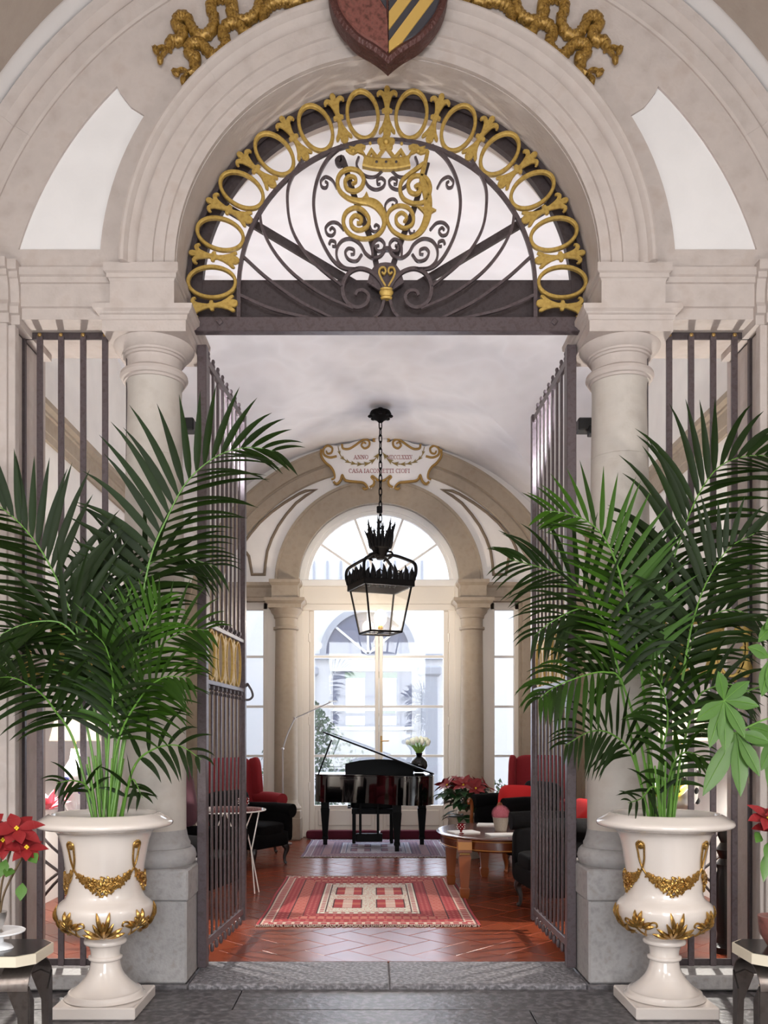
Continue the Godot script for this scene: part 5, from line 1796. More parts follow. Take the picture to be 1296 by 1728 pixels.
func build_lounge() -> void:
	rug("persian_rug", "red and cream patterned rug with four medallions in front of the threshold", Vector3(-0.125, 0.0, -2.6), Vector2(1.75, 2.4), rug_image(3, false), 0.0)
	rug("piano_rug", "faded blue grey patterned rug under the grand piano", Vector3(-0.05, 0.0, -6.2), Vector2(1.85, 1.8), rug_image(5, true), 0.0)
	piano()
	lantern()
	uplights()
	# padded bolsters along the garden doors
	for s in [-1, 1]:
		var m := MB.new()
		m.rbox(Vector3(s * 0.535, 0.065, -7.26), Vector3(1.04, 0.125, 0.14), 0.22)
		var bt := thing("draught_bolster", "plum velvet bolster on the floor along the %s garden door" % ("left" if s < 0 else "right"), "bolster", Vector3.ZERO, 0.0, "plum bolsters at the doors")
		part(bt, "cover", m, M.velvet_plum)
		for e in [-1, 1]:
			m = MB.new()
			m.ball(Vector3(s * 0.535 + e * 0.52, 0.065, -7.26), Vector3(0.006, 0.035, 0.035), 10)
			part(bt, "end_cap", m, M.velvet_plum)
	# slim chrome reading lamp
	var fl := thing("reading_lamp", "slim chrome jointed floor lamp beside the far left column", "lamp", Vector3(lx(477, 12.0), 0.01, 5.4 - 12.0))
	var m := MB.new()
	m.lathe([Vector2(0.001, 0), Vector2(0.13, 0), Vector2(0.13, 0.012), Vector2(0.02, 0.02), Vector2(0.001, 0.02)], 24)
	part(fl, "base", m, M.silver)
	m = MB.new()
	m.tube(PackedVector3Array([Vector3(0, 0.015, 0), Vector3(0, 1.31, 0)]), 0.011, 8)
	part(fl, "pole", m, M.silver)
	m = MB.new()
	m.tube(cr3([Vector3(0, 1.3, 0), Vector3(0.06, 1.5, 0.0), Vector3(0.165, 1.73, 0)], 4), 0.010, 8)
	m.ball(Vector3(0, 1.31, 0), Vector3(0.022, 0.022, 0.022), 8)
	part(fl, "lower_arm", m, M.silver)
	m = MB.new()
	m.tube(PackedVector3Array([Vector3(0.15, 1.72, 0), Vector3(0.66, 1.95, 0.0)]), 0.009, 8)
	m.ball(Vector3(0.165, 1.73, 0), Vector3(0.02, 0.02, 0.02), 8)
	part(fl, "upper_arm", m, M.silver)
	m = MB.new()
	m.cbox(Vector3(0.69, 1.962, 0), Vector3(0.12, 0.018, 0.05), 0.005, Transform3D())
	part(fl, "lamp_head", m, M.silver, 0.0)
	# left seats
	var c := thing("wing_chair", "mauve and black velvet high-back chair behind the open left gate leaf", "chair", Vector3(-1.64, 0, -2.0), deg_to_rad(75), "lounge seats")
	armchair(c, M.velvet_black, M.velvet_mauve, M.ebony, 1.24, true, false)
	c = thing("club_armchair", "black velvet armchair with cabriole legs and rolled arm, left of the rug", "chair", Vector3(-1.50, 0, -4.62), deg_to_rad(60), "lounge seats")
	armchair(c, M.velvet_black, M.velvet_black, M.ebony, 0.86, false, false, 0.68)
	c = thing("red_wing_chair", "crimson velvet wing chair by the narrow left garden window", "chair", Vector3(-1.74, 0, -5.75), deg_to_rad(40), "lounge seats")
	armchair(c, M.velvet_red, M.velvet_red, M.ebony, 1.22, true, false, 0.74)
	# right seats
	c = thing("tufted_wing_chair", "crimson button-tufted wing chair right of the piano", "chair", Vector3(1.92, 0, -5.32), deg_to_rad(-18), "lounge seats")
	armchair(c, M.velvet_red, M.velvet_red, M.ebony, 1.26, true, true, 0.7)
	c = thing("bergere_armchair", "black velvet armchair with carved wooden arm fronts behind the round table", "chair", Vector3(1.52, 0, -4.44), deg_to_rad(-70), "lounge seats")
	armchair(c, M.velvet_black, M.velvet_black, M.oak_leg, 0.98, false, false, 0.80)
	for s in [-1, 1]:
		m = MB.new()
		m.tube(cr3([Vector3(s * 0.36, 0.36, 0.35), Vector3(s * 0.36, 0.52, 0.372), Vector3(s * 0.36, 0.68, 0.365), Vector3(s * 0.36, 0.76, 0.385), Vector3(s * 0.36, 0.735, 0.41), Vector3(s * 0.36, 0.71, 0.395)], 4), 0.02, 8)
		part(c, "arm_front", m, M.oak_leg)
	c = thing("black_armchair", "black velvet armchair with wooden tapered legs behind the open right gate leaf", "chair", Vector3(1.50, 0, -1.92), deg_to_rad(-84), "lounge seats")
	armchair(c, M.velvet_black, M.velvet_black, M.ebony, 0.92, false, false, 0.80)
	cushion("bright red square cushion propped on the black armchair behind the round table", Vector3(1.52, 0.72, -4.36), deg_to_rad(-30), -0.2, M.cushion_red, 0.44)
	cushion("bright red square cushion on the armchair behind the right gate leaf", Vector3(1.66, 0.74, -1.95), deg_to_rad(-75), -0.3, M.cushion_red, 0.44)
	side_table()
	coffee_table()
	# poinsettia by the piano
	var po := thing("potted_poinsettia", "large red poinsettia in a glass pot beside the piano", "plant", Vector3(1.06, 0.0, -5.33))
	m = MB.new()
	m.lathe([Vector2(0.001, 0.0), Vector2(0.17, 0.0), Vector2(0.21, 0.15), Vector2(0.235, 0.33), Vector2(0.22, 0.46), Vector2(0.24, 0.5), Vector2(0.22, 0.5), Vector2(0.2, 0.46), Vector2(0.001, 0.45)], 24)
	part(po, "pot", m, M.grey_pot)
	poinsettia(po, Vector3(0, 0.93, 0), 0.30, 13, 0.155, 0.17)
	for k in 60:
		var a := rng.randf() * TAU
		bract_leaf(po, "leaf", Vector3(cos(a) * 0.1, rng.randf_range(0.5, 0.86), sin(a) * 0.1), Vector3(cos(a), rng.randf_range(-0.2, 0.3), sin(a)), Vector3.UP, 0.24, 0.11, M.deep_leaf, 1.1)
	side_lamps()

func piano() -> void:
	var t := thing("grand_piano", "black lacquered grand piano with its lid propped open, before the garden doors", "piano", Vector3(-0.08, 0.014, -6.25))
	# outline seen from above, tail towards the camera
	var ol := [Vector2(-0.78, -0.62), Vector2(0.78, -0.62), Vector2(0.78, 0.35), Vector2(0.74, 0.55), Vector2(0.6, 0.68), Vector2(0.42, 0.68), Vector2(0.26, 0.58), Vector2(0.08, 0.36), Vector2(-0.15, 0.2), Vector2(-0.45, 0.14), Vector2(-0.68, 0.08), Vector2(-0.78, -0.06)]
	var pl := PackedVector2Array()
	pl.append(ol[0]); pl.append(ol[1])
	var cv := cr2(ol.slice(2), 5)
	pl.append_array(cv)
	var flat := Transform3D(Basis(Vector3.RIGHT, -PI / 2), Vector3.ZERO)     # xy -> x,-z
	var fl := PackedVector2Array()
	for p in pl: fl.append(Vector2(p.x, -p.y))
	var m := MB.new()
	m.prism(fl, 0.60, 0.955, flat, 0.006)
	part(t, "case", m, M.lacquer, 30.0)
	m = MB.new()
	var inner := PackedVector2Array()
	for p in fl: inner.append(p * 1.004)
	m.prism(inner, 0.955, 0.972, flat, 0.005)
	part(t, "rim_moulding", m, M.lacquer, 30.0)
	# lid hinged along the right side
	m = MB.new()
	var lid := PackedVector2Array()
	for p in Geometry2D.intersect_polygons(fl, rect4(-2, 2, -2, 0.27))[0]: lid.append(Vector2(p.x - 0.78, p.y))
	var hinge := Transform3D(Basis(Vector3(0, 0, 1), deg_to_rad(-20.5)), Vector3(0.78, 0.975, 0)) * flat
	m.prism(lid, 0.0, 0.022, hinge, 0.003)
	part(t, "lid", m, M.black_satin, 30.0)
	m = MB.new()
	m.tube(PackedVector3Array([Vector3(-0.74, 0.96, 0.02), Vector3(-0.56, 1.43, 0.0)]), 0.011, 6)
	part(t, "lid_prop", m, M.black_satin)
	m = MB.new()
	var dsk := PackedVector2Array([Vector2(-0.47, 0.0), Vector2(0.47, 0.0), Vector2(0.47, 0.13)])
	dsk.append_array(arc(Vector2(0, -1.63), 1.82, 75.2, 104.8, 14))
	dsk.append(Vector2(-0.47, 0.13))
	m.prism(dsk, 0, 0.03, xf(Vector3(0.08, 0.972, -0.34)))
	part(t, "music_desk", m, M.black_satin, 20.0)
	for p in [[-0.66, -0.25], [0.66, -0.25], [0.30, 0.46]]:
		m = MB.new()
		var R := []
		for k in [[0.055, 0.61], [0.055, 0.5], [0.06, 0.49], [0.033, 0.12], [0.04, 0.11], [0.04, 0.08], [0.028, 0.07], [0.028, 0.0]]:
			var h: float = k[0]
			R.append(PackedVector3Array([Vector3(p[0] - h, k[1], p[1] - h), Vector3(p[0] + h, k[1], p[1] - h), Vector3(p[0] + h, k[1], p[1] + h), Vector3(p[0] - h, k[1], p[1] + h)]))
		m.rings(R, false, true)
		part(t, "leg", m, M.black_satin, 20.0)
	for s in [-1, 1]:
		m = MB.new()
		m.cbox(Vector3(-0.06 + s * 0.12, 0.37, -0.2), Vector3(0.035, 0.5, 0.03), 0.004)
		part(t, "lyre_post", m, M.black_satin, 0.0)
	m = MB.new()
	m.cbox(Vector3(-0.06, 0.10, -0.2), Vector3(0.36, 0.11, 0.12), 0.008)
	part(t, "pedal_box", m, M.black_satin, 0.0)
	m = MB.new()
	m.box(Vector3(0, 0.74, -0.66), Vector3(1.25, 0.03, 0.14))
	part(t, "keyboard", m, M.paper, 0.0)
	# bench
	var b := thing("piano_bench", "black padded piano bench on the far side of the piano", "bench", Vector3(lx(629, 12.1), 0.012, 5.4 - 12.15))
	m = MB.new()
	m.rbox(Vector3(0, 0.53, 0), Vector3(0.62, 0.10, 0.3), 0.3)
	part(b, "seat", m, M.black_satin)
	m = MB.new()
	m.cbox(Vector3(0, 0.44, 0), Vector3(0.58, 0.07, 0.28), 0.005)
	part(b, "frame", m, M.black_satin, 0.0)
	for sx in [-1, 1]:
		for sz in [-1, 1]:
			m = MB.new()
			m.cbox(Vector3(sx * 0.26, 0.21, sz * 0.11), Vector3(0.045, 0.42, 0.045), 0.004)
			part(b, "leg", m, M.black_satin, 0.0)
		m = MB.new()
		m.lathe([Vector2(0.001, -0.03), Vector2(0.03, -0.025), Vector2(0.03, 0.02), Vector2(0.001, 0.025)], 12, Transform3D(Basis(Vector3(0, 0, 1), PI / 2), Vector3(sx * 0.33, 0.5, 0)))
		part(b, "adjusting_knob", m, M.lacquer)
	# vase of white tulips on the lid hinge side
	var v := thing("tulip_vase", "round black vase of white tulips standing on the piano", "vase", Vector3(lx(707, 12.1), 0.99, 5.4 - 12.1))
	m = MB.new()
	m.lathe([Vector2(0.001, 0.0), Vector2(0.06, 0.0), Vector2(0.1, 0.03), Vector2(0.125, 0.09), Vector2(0.115, 0.15), Vector2(0.07, 0.2), Vector2(0.04, 0.225), Vector2(0.045, 0.255), Vector2(0.06, 0.27), Vector2(0.05, 0.27), Vector2(0.03, 0.23), Vector2(0.001, 0.2)], 24)
	part(v, "vase", m, M.vase_black)
	for i in 19:
		var a := i * 2.39996
		var r := 0.165 * sqrt((i + 0.5) / 19.0)
		var tip := Vector3(cos(a) * r, 0.44 - r * r * 2.2 + 0.03 * rng.randf(), sin(a) * r)
		m = MB.new()
		m.tube(cr3([Vector3(cos(a) * 0.02, 0.25, sin(a) * 0.02), Vector3(cos(a) * r * 0.5, 0.34, sin(a) * r * 0.5), tip], 3), 0.006, 5)
		part(v, "stem", m, M.tulip_stem)
		m = MB.new()
		m.lathe([Vector2(0.001, -0.03), Vector2(0.02, -0.022), Vector2(0.029, 0.0), Vector2(0.026, 0.025), Vector2(0.014, 0.045), Vector2(0.001, 0.048)], 10, xf(tip))
		part(v, "bloom", m, M.tulip_white)
		bract_leaf(v, "leaf", Vector3(cos(a) * 0.03, 0.26, sin(a) * 0.03), Vector3(cos(a + 0.6) * 0.5, 1, sin(a + 0.6) * 0.5), Vector3(0.1, 0.2, 1), 0.15, 0.03, M.tulip_stem, 0.5)

func lantern() -> void:
	var D := 11.5
	var Z := 5.4 - D
	var t := thing("hanging_lantern", "large black wrought iron lantern with a leafy crown hanging on a chain", "lantern", Vector3(lx(642, D), 0, Z))
	var Y := func(py): return EYE.y + (1245.0 - py) * D / F
	var s := D / F
	# ceiling rose
	var m := MB.new()
	var y0: float = Y.call(700)
	m.lathe([Vector2(0.001, 0.10), Vector2(0.03, 0.09), Vector2(0.05, 0.06), Vector2(0.13, 0.04), Vector2(0.145, 0.01), Vector2(0.12, -0.02), Vector2(0.10, -0.05), Vector2(0.05, -0.075), Vector2(0.03, -0.10), Vector2(0.001, -0.11)], 20, xf(Vector3(0, y0, 0)))
	for i in 8:
		var a := TAU * i / 8
		m.ball(Vector3(cos(a) * 0.135, y0 - 0.02, sin(a) * 0.135), Vector3(0.035, 0.02, 0.035), 8)
	part(t, "ceiling_rose", m, M.lantern_iron)
	# chain
	var lk := MB.new()
	var lp := PackedVector3Array()
	for j in 16:
		var a := TAU * j / 16
		lp.append(Vector3(cos(a) * 0.020, sin(a) * 0.042 + signf(sin(a)) * 0.014, 0))
	lk.tube(lp, 0.0075, 6, true)
	var link := lk.mesh(50.0)
	var yt: float = y0 - 0.14
	var yb: float = Y.call(886)
	var n := int((yt - yb) / 0.083)
	for i in n + 1:
		var o := part(t, "chain_link", link, M.lantern_iron)
		o.position = Vector3(0, lerpf(yt, yb, float(i) / n), 0)
		o.rotation.y = (i % 2) * PI / 2 + 0.5
	m = MB.new()
	m.cbox(Vector3(-0.012, Y.call(860), 0), Vector3(0.075, 0.09, 0.05), 0.01)
	part(t, "cable_box", m, M.lantern_iron, 0.0)
	var yaw := deg_to_rad(20)
	var B := Basis(Vector3.UP, yaw)
	# crown of leaves
	var yc0: float = Y.call(925)
	var yc1: float = Y.call(893)
	m = MB.new()
	m.lathe([Vector2(0.001, 0.0), Vector2(0.12, 0.0), Vector2(0.135, 0.02), Vector2(0.13, 0.05), Vector2(0.001, 0.05)], 16, xf(Vector3(0, yc0 - 0.02, 0)))
	m.lathe([Vector2(0.001, -0.14), Vector2(0.05, -0.14), Vector2(0.08, -0.08), Vector2(0.12, 0.0), Vector2(0.001, 0.01)], 16, xf(Vector3(0, yc0 - 0.01, 0)))
	part(t, "crown_ring", m, M.lantern_iron)
	for i in 18:
		var a := TAU * i / 18
		m = MB.new()
		var outv := Vector3(cos(a), 0, sin(a))
		var hh := 0.24 + 0.07 * (i % 3)
		m.tube(cr3([outv * 0.12 + Vector3(0, yc0, 0), outv * 0.15 + Vector3(0, yc0 + hh * 0.5, 0), outv * (0.175 + 0.04 * (i % 2)) + Vector3(0, yc0 + hh, 0)], 3), PackedFloat32Array([0.026, 0.03, 0.028, 0.023, 0.018, 0.011, 0.003]), 5)
		for k in 3:
			var b := outv * (0.135 + 0.015 * k) + Vector3(0, yc0 + hh * (0.3 + 0.22 * k), 0)
			var sd := Vector3(-sin(a), 0, cos(a))
			for e in [-1, 1]: m.tube(PackedVector3Array([b, b + sd * e * 0.03 + Vector3(0, 0.035, 0) + outv * 0.01]), PackedFloat32Array([0.012, 0.002]), 5)
		part(t, "crown_leaf", m, M.lantern_iron)
	# ribs from the crown to the shoulder frame, square in plan
	var ys: float = Y.call(985)
	var half := 0.335
	for i in 4:
		var cdir := B * Vector3(1 if i in [0, 3] else -1, 0, 1 if i < 2 else -1)
		m = MB.new()
		m.tube(cr3([cdir * 0.05 + Vector3(0, yc0 - 0.11, 0), cdir * 0.14 + Vector3(0, yc0 - 0.115, 0), cdir * 0.26 + Vector3(0, yc0 - 0.18, 0), cdir * half * 1.03 + Vector3(0, ys + 0.22, 0), cdir * half * 1.06 + Vector3(0, ys + 0.1, 0), cdir * half * 0.97 + Vector3(0, ys, 0)], 5), 0.022, 6)
		part(t, "rib", m, M.lantern_iron)
		m = MB.new()
		m.tube(cr3([cdir * 0.07 + Vector3(0, yc0 - 0.05, 0), cdir * 0.115 + Vector3(0, yc0 - 0.07, 0), cdir * 0.12 + Vector3(0, yc0 - 0.12, 0), cdir * 0.08 + Vector3(0, yc0 - 0.15, 0)], 4), 0.014, 6)
		part(t, "crown_scroll", m, M.lantern_iron)
		var nd := B * Vector3(1 if i == 0 else -1 if i == 2 else 0, 0, 1 if i == 1 else -1 if i == 3 else 0)
		var sd := Vector3(-nd.z, 0, nd.x)
		# frame rails, frieze of leaves, glass
		m = MB.new()
		m.cbox(Vector3(0, 0, 0), Vector3(half * 2.05, 0.085, 0.03), 0.006, Transform3D(Basis(sd, Vector3.UP, nd), nd * half + Vector3(0, ys - 0.03, 0)))
		part(t, "shoulder_rail", m, M.lantern_iron, 0.0)
		for k in 9:
			m = MB.new()
			var b := nd * half + sd * (k - 4) * half * 0.225 + Vector3(0, ys + 0.01, 0)
			var hgt := 0.13 + 0.06 * (k % 2) + (0.07 if k == 4 else 0.0)
			m.tube(cr3([b, b + Vector3(0, hgt * 0.6, 0) + nd * 0.012, b + sd * (0.02 if k % 2 else -0.02) + Vector3(0, hgt, 0) + nd * 0.02], 3), PackedFloat32Array([0.034, 0.04, 0.036, 0.027, 0.018, 0.01, 0.002]), 5)
			part(t, "frieze_leaf", m, M.lantern_iron)
		for e in [-1, 1]:
			m = MB.new()
			var sc := PackedVector3Array()
			for j in 18:
				var an := j * 0.5
				var r := 0.05 * (1.0 - j / 22.0)
				sc.append(nd * half + sd * (e * 0.13 + cos(an) * r) + Vector3(0, ys + 0.075 + sin(an) * r, 0))
			m.tube(sc, 0.008, 5)
			part(t, "frieze_scroll", m, M.lantern_iron)
	var yb2: float = Y.call(1068)
	var hb := 0.215
	var ht := half * 0.93
	var yg: float = ys - 0.07
	for i in 4:
		var ca := B * Vector3(1 if i in [0, 3] else -1, 0, 1 if i < 2 else -1)
		var cb := B * Vector3(1 if (i + 1) % 4 in [0, 3] else -1, 0, 1 if (i + 1) % 4 < 2 else -1)
		m = MB.new()
		m.tube(PackedVector3Array([ca * ht + Vector3(0, yg, 0), ca * hb + Vector3(0, yb2, 0)]), 0.014, 6)
		part(t, "corner_bar", m, M.lantern_iron)
		m = MB.new()
		m.tube(PackedVector3Array([ca * hb + Vector3(0, yb2, 0), cb * hb + Vector3(0, yb2, 0)]), 0.016, 6)
		part(t, "bottom_rail", m, M.lantern_iron)
		m = MB.new()
		var n2 := (ca + cb).normalized() * 0.002
		m.q(ca * ht + Vector3(0, yg, 0), cb * ht + Vector3(0, yg, 0), cb * hb + Vector3(0, yb2, 0), ca * hb + Vector3(0, yb2, 0))
		part(t, "pane", m, M.lantern_glass, 0.0)
	m = MB.new()
	m.cbox(Vector3(0, yb2, 0), Vector3(0.07, 0.02, 0.07), 0.004)
	for i in 2:
		m.tube(PackedVector3Array([B * Vector3(hb if i == 0 else 0, 0, 0 if i == 0 else hb) + Vector3(0, yb2, 0), B * Vector3(-hb if i == 0 else 0, 0, 0 if i == 0 else -hb) + Vector3(0, yb2, 0)]), 0.008, 5)
	part(t, "lamp_cross", m, M.lantern_iron, 0.0)
	m = MB.new()
	m.lathe([Vector2(0.001, 0.0), Vector2(0.03, 0.0), Vector2(0.035, 0.06), Vector2(0.025, 0.09), Vector2(0.001, 0.09)], 10, xf(Vector3(0, yb2 + 0.01, 0)))
	part(t, "lamp_holder", m, M.brass)
	m = MB.new()
	m.ball(Vector3(0, yb2 + 0.20, 0), Vector3(0.085, 0.11, 0.085), 14)
	part(t, "bulb", m, M.bulb_glow)
	omni(t, Vector3(0, yb2 + 0.20, 0), 1.6, Color(1.0, 0.94, 0.86), 0.085)

func uplights() -> void:
	for s in [-1, 1]:
		var t := thing("spot_fixture", "small black spotlight box on the rear of the %s portal column" % ("left" if s < 0 else "right"), "spotlight", Vector3(s * 1.36, 3.56, -0.42), 0.0, "uplight boxes")
		var m := MB.new()
		m.cbox(Vector3(-s * 0.02, 0, -0.02), Vector3(0.12, 0.085, 0.1), 0.008)
		part(t, "housing", m, M.black_plastic, 0.0)
		m = MB.new()
		m.cbox(Vector3(s * 0.0, -0.05, 0.03), Vector3(0.03, 0.06, 0.08), 0.004)
		part(t, "bracket", m, M.black_plastic, 0.0)
		m = MB.new()
		m.cbox(Vector3(-s * 0.02, 0.0, -0.073), Vector3(0.10, 0.07, 0.006), 0.001)
		part(t, "lamp_lens", m, M.lamp_glow, 0.0)
		spot(t, Vector3(-s * 0.02, 0.02, -0.09), Vector3(-s * 0.2, 0.5, -0.88), 3.0, Color(0.96, 0.965, 1.0), 56.0, 0.06)

func side_table() -> void:
	var t := thing("wire_side_table", "glass topped side table on thin white wire legs, left of the rug", "table", Vector3(-1.52, 0, -2.95))
	var m := MB.new()
	m.lathe([Vector2(0.001, 0.775), Vector2(0.40, 0.775), Vector2(0.40, 0.785), Vector2(0.001, 0.785)], 40)
	part(t, "top", m, M.glass)
	m = MB.new()
	var rp := PackedVector3Array()
	for j in 40: rp.append(Vector3(cos(TAU * j / 40) * 0.40, 0.778, sin(TAU * j / 40) * 0.40))
	m.tube(rp, 0.007, 6, true)
	part(t, "rim", m, M.white_paint)
	for i in 4:
		var a := TAU * i / 4 + 0.35
		for e in [-1, 1]:
			m = MB.new()
			m.tube(PackedVector3Array([Vector3(cos(a + e * 0.5) * 0.34, 0.77, sin(a + e * 0.5) * 0.34), Vector3(cos(a) * 0.30, 0.4, sin(a) * 0.30), Vector3(cos(a - e * 0.12) * 0.36, 0.004, sin(a - e * 0.12) * 0.36)]), 0.006, 6)
			part(t, "wire_leg", m, M.white_paint)
	votive("dotted red votive glass on the wire side table", Vector3(lx(411, 8.2), 0.785, 5.4 - 8.2), 1.25)
	var b := thing("paper_booklet", "white booklet lying on the wire side table", "booklet", Vector3(-1.72, 0.786, -2.9), 0.4)
	boxpart(b, "pages", Vector3(-0.1, 0.0, -0.07), Vector3(0.1, 0.012, 0.07), M.paper)
	boxpart(b, "cover", Vector3(-0.102, 0.012, -0.072), Vector3(0.102, 0.015, 0.072), M.paper)

func votive(label: String, pos: Vector3, k := 1.0) -> void:
	var t := thing("votive_glass", label, "candle holder", pos, 0.0, "dotted red votive glasses")
	var m := MB.new()
	m.lathe([Vector2(0.001, 0.0), Vector2(0.03, 0.0), Vector2(0.03, 0.006), Vector2(0.012, 0.012), Vector2(0.012, 0.03), Vector2(0.03, 0.042), Vector2(0.038, 0.065), Vector2(0.036, 0.1), Vector2(0.031, 0.1), Vector2(0.03, 0.05), Vector2(0.001, 0.045)].map(func(p): return p * k), 16)
	part(t, "cup", m, M.votive_red)
	var d := MB.new()
	d.ball(Vector3.ZERO, Vector3(0.005, 0.005, 0.005) * k, 6)
	var dm := d.mesh(40.0)
	for r in 3:
		for j in 7:
			var a := TAU * (j + 0.5 * (r % 2)) / 7
			var o := part(t, "dot", dm, M.dot_white)
			o.position = Vector3(cos(a) * 0.038 * k, (0.055 + r * 0.017) * k, sin(a) * 0.038 * k)

func coffee_table() -> void:
	var C := Vector3(1.09, 0, -3.16)
	var t := thing("inlaid_table", "oval walnut coffee table with inlaid bands and square tapered legs, on the rug edge", "table", C)
	var sx := 0.54
	var sz := 0.76
	var E := Transform3D(Basis.from_scale(Vector3(sx, 1, sz)), Vector3.ZERO)
	var m := MB.new()
	m.lathe([Vector2(0.001, 0.535), Vector2(0.97, 0.535), Vector2(1.0, 0.54), Vector2(1.02, 0.55), Vector2(1.0, 0.56), Vector2(0.97, 0.563), Vector2(0.001, 0.563)], 64, E)
	part(t, "top", m, M.walnut)
	m = MB.new()
	m.lathe([Vector2(0.001, 0.43), Vector2(0.95, 0.43), Vector2(0.96, 0.435), Vector2(0.95, 0.44), Vector2(0.95, 0.535), Vector2(0.001, 0.535)], 64, E)
	part(t, "apron", m, M.walnut)
	for y in [0.447, 0.525]:
		m = MB.new()
		var rp := PackedVector3Array()
		for j in 64: rp.append(E * Vector3(cos(TAU * j / 64) * 0.952, y, sin(TAU * j / 64) * 0.952))
		m.tube(rp, 0.004, 4, true)
		part(t, "inlay_band", m, M.inlay)
	for i in 4:
		var p: Vector3 = [Vector3(-0.34, 0, 0.58), Vector3(-0.40, 0, -0.14), Vector3(0.0, 0, -0.66), Vector3(0.40, 0, 0.2)][i]
		m = MB.new()
		var R := []
		for k in [[0.062, 0.54], [0.062, 0.425], [0.045, 0.42], [0.045, 0.405], [0.05, 0.40], [0.055, 0.385], [0.036, 0.10], [0.045, 0.09], [0.04, 0.03], [0.03, 0.001]]:
			var h: float = k[0]
			R.append(PackedVector3Array([p + Vector3(-h, k[1], -h), p + Vector3(h, k[1], -h), p + Vector3(h, k[1], h), p + Vector3(-h, k[1], h)]))
		m.rings(R, false, true)
		var lg := part(t, "leg", m, M.oak_leg, 20.0)
		m = MB.new()
		m.cbox(p + Vector3(0, 0.412, 0), Vector3(0.098, 0.014, 0.098), 0.004)
		part(lg, "brass_collar", m, M.brass, 0.0)
		m = MB.new()
		m.cbox(p + Vector3(0, 0.485, 0), Vector3(0.128, 0.075, 0.128), 0.003)
		part(lg, "inlay_block", m, M.inlay, 0.0)
	votive("dotted red votive glass on the walnut coffee table", Vector3(lx(778, 8.25), 0.563, 5.4 - 8.25), 0.95)
	for e in [["white open magazine beside the votive on the walnut table", 0.78, -2.95, 0.3, 0.26, 0.2], ["white magazine at the far end of the walnut table", 1.12, -3.66, -0.2, 0.24, 0.2], ["white brochure near the cactus pot on the walnut table", 1.13, -2.72, 0.15, 0.30, 0.2]]:
		var b := thing("magazine", e[0], "magazine", Vector3(e[1], 0.564, e[2]), e[3], "magazines on the coffee table")
		boxpart(b, "pages", Vector3(-e[4] / 2, 0.0, -e[5] / 2), Vector3(e[4] / 2, 0.008, e[5] / 2), M.paper)
		boxpart(b, "cover", Vector3(-e[4] / 2 - 0.001, 0.008, -e[5] / 2 - 0.001), Vector3(e[4] / 2 + 0.001, 0.0105, e[5] / 2 + 0.001), M.paper)
	var k := thing("potted_cactus", "pink spiny ball cactus in a grey pot on the walnut table", "plant", Vector3(lx(845, 8.5), 0.564, 5.4 - 8.5))
	m = MB.new()
	m.lathe([Vector2(0.001, 0.0), Vector2(0.055, 0.0), Vector2(0.075, 0.1), Vector2(0.078, 0.13), Vector2(0.07, 0.13), Vector2(0.068, 0.11), Vector2(0.001, 0.11)], 24)
	part(k, "pot", m, M.grey_pot)
	m = MB.new()
	for i in 13:
		var a := TAU * i / 13
		m.ball(Vector3(0, 0.165, 0), Vector3(0.02, 0.07, 0.066), 10, Transform3D(Basis(Vector3.UP, a), Vector3.ZERO))
	part(k, "body", m, M.cactus_pink)
	m = MB.new()
	for i in 260:
		var y := 1.0 - 1.75 * (i + 0.5) / 260.0
		var r := sqrt(1.0 - y * y)
		var a := i * 2.39996
		var nrm := Vector3(cos(a) * r, y, sin(a) * r)
		var p := Vector3(0, 0.165, 0) + nrm * 0.064
		m.tube(PackedVector3Array([p, p + nrm * 0.026]), PackedFloat32Array([0.0025, 0.0006]), 4)
	var sp := part(k, "spines", m, M.cactus_pink)
	sp.set_meta("kind", "stuff")

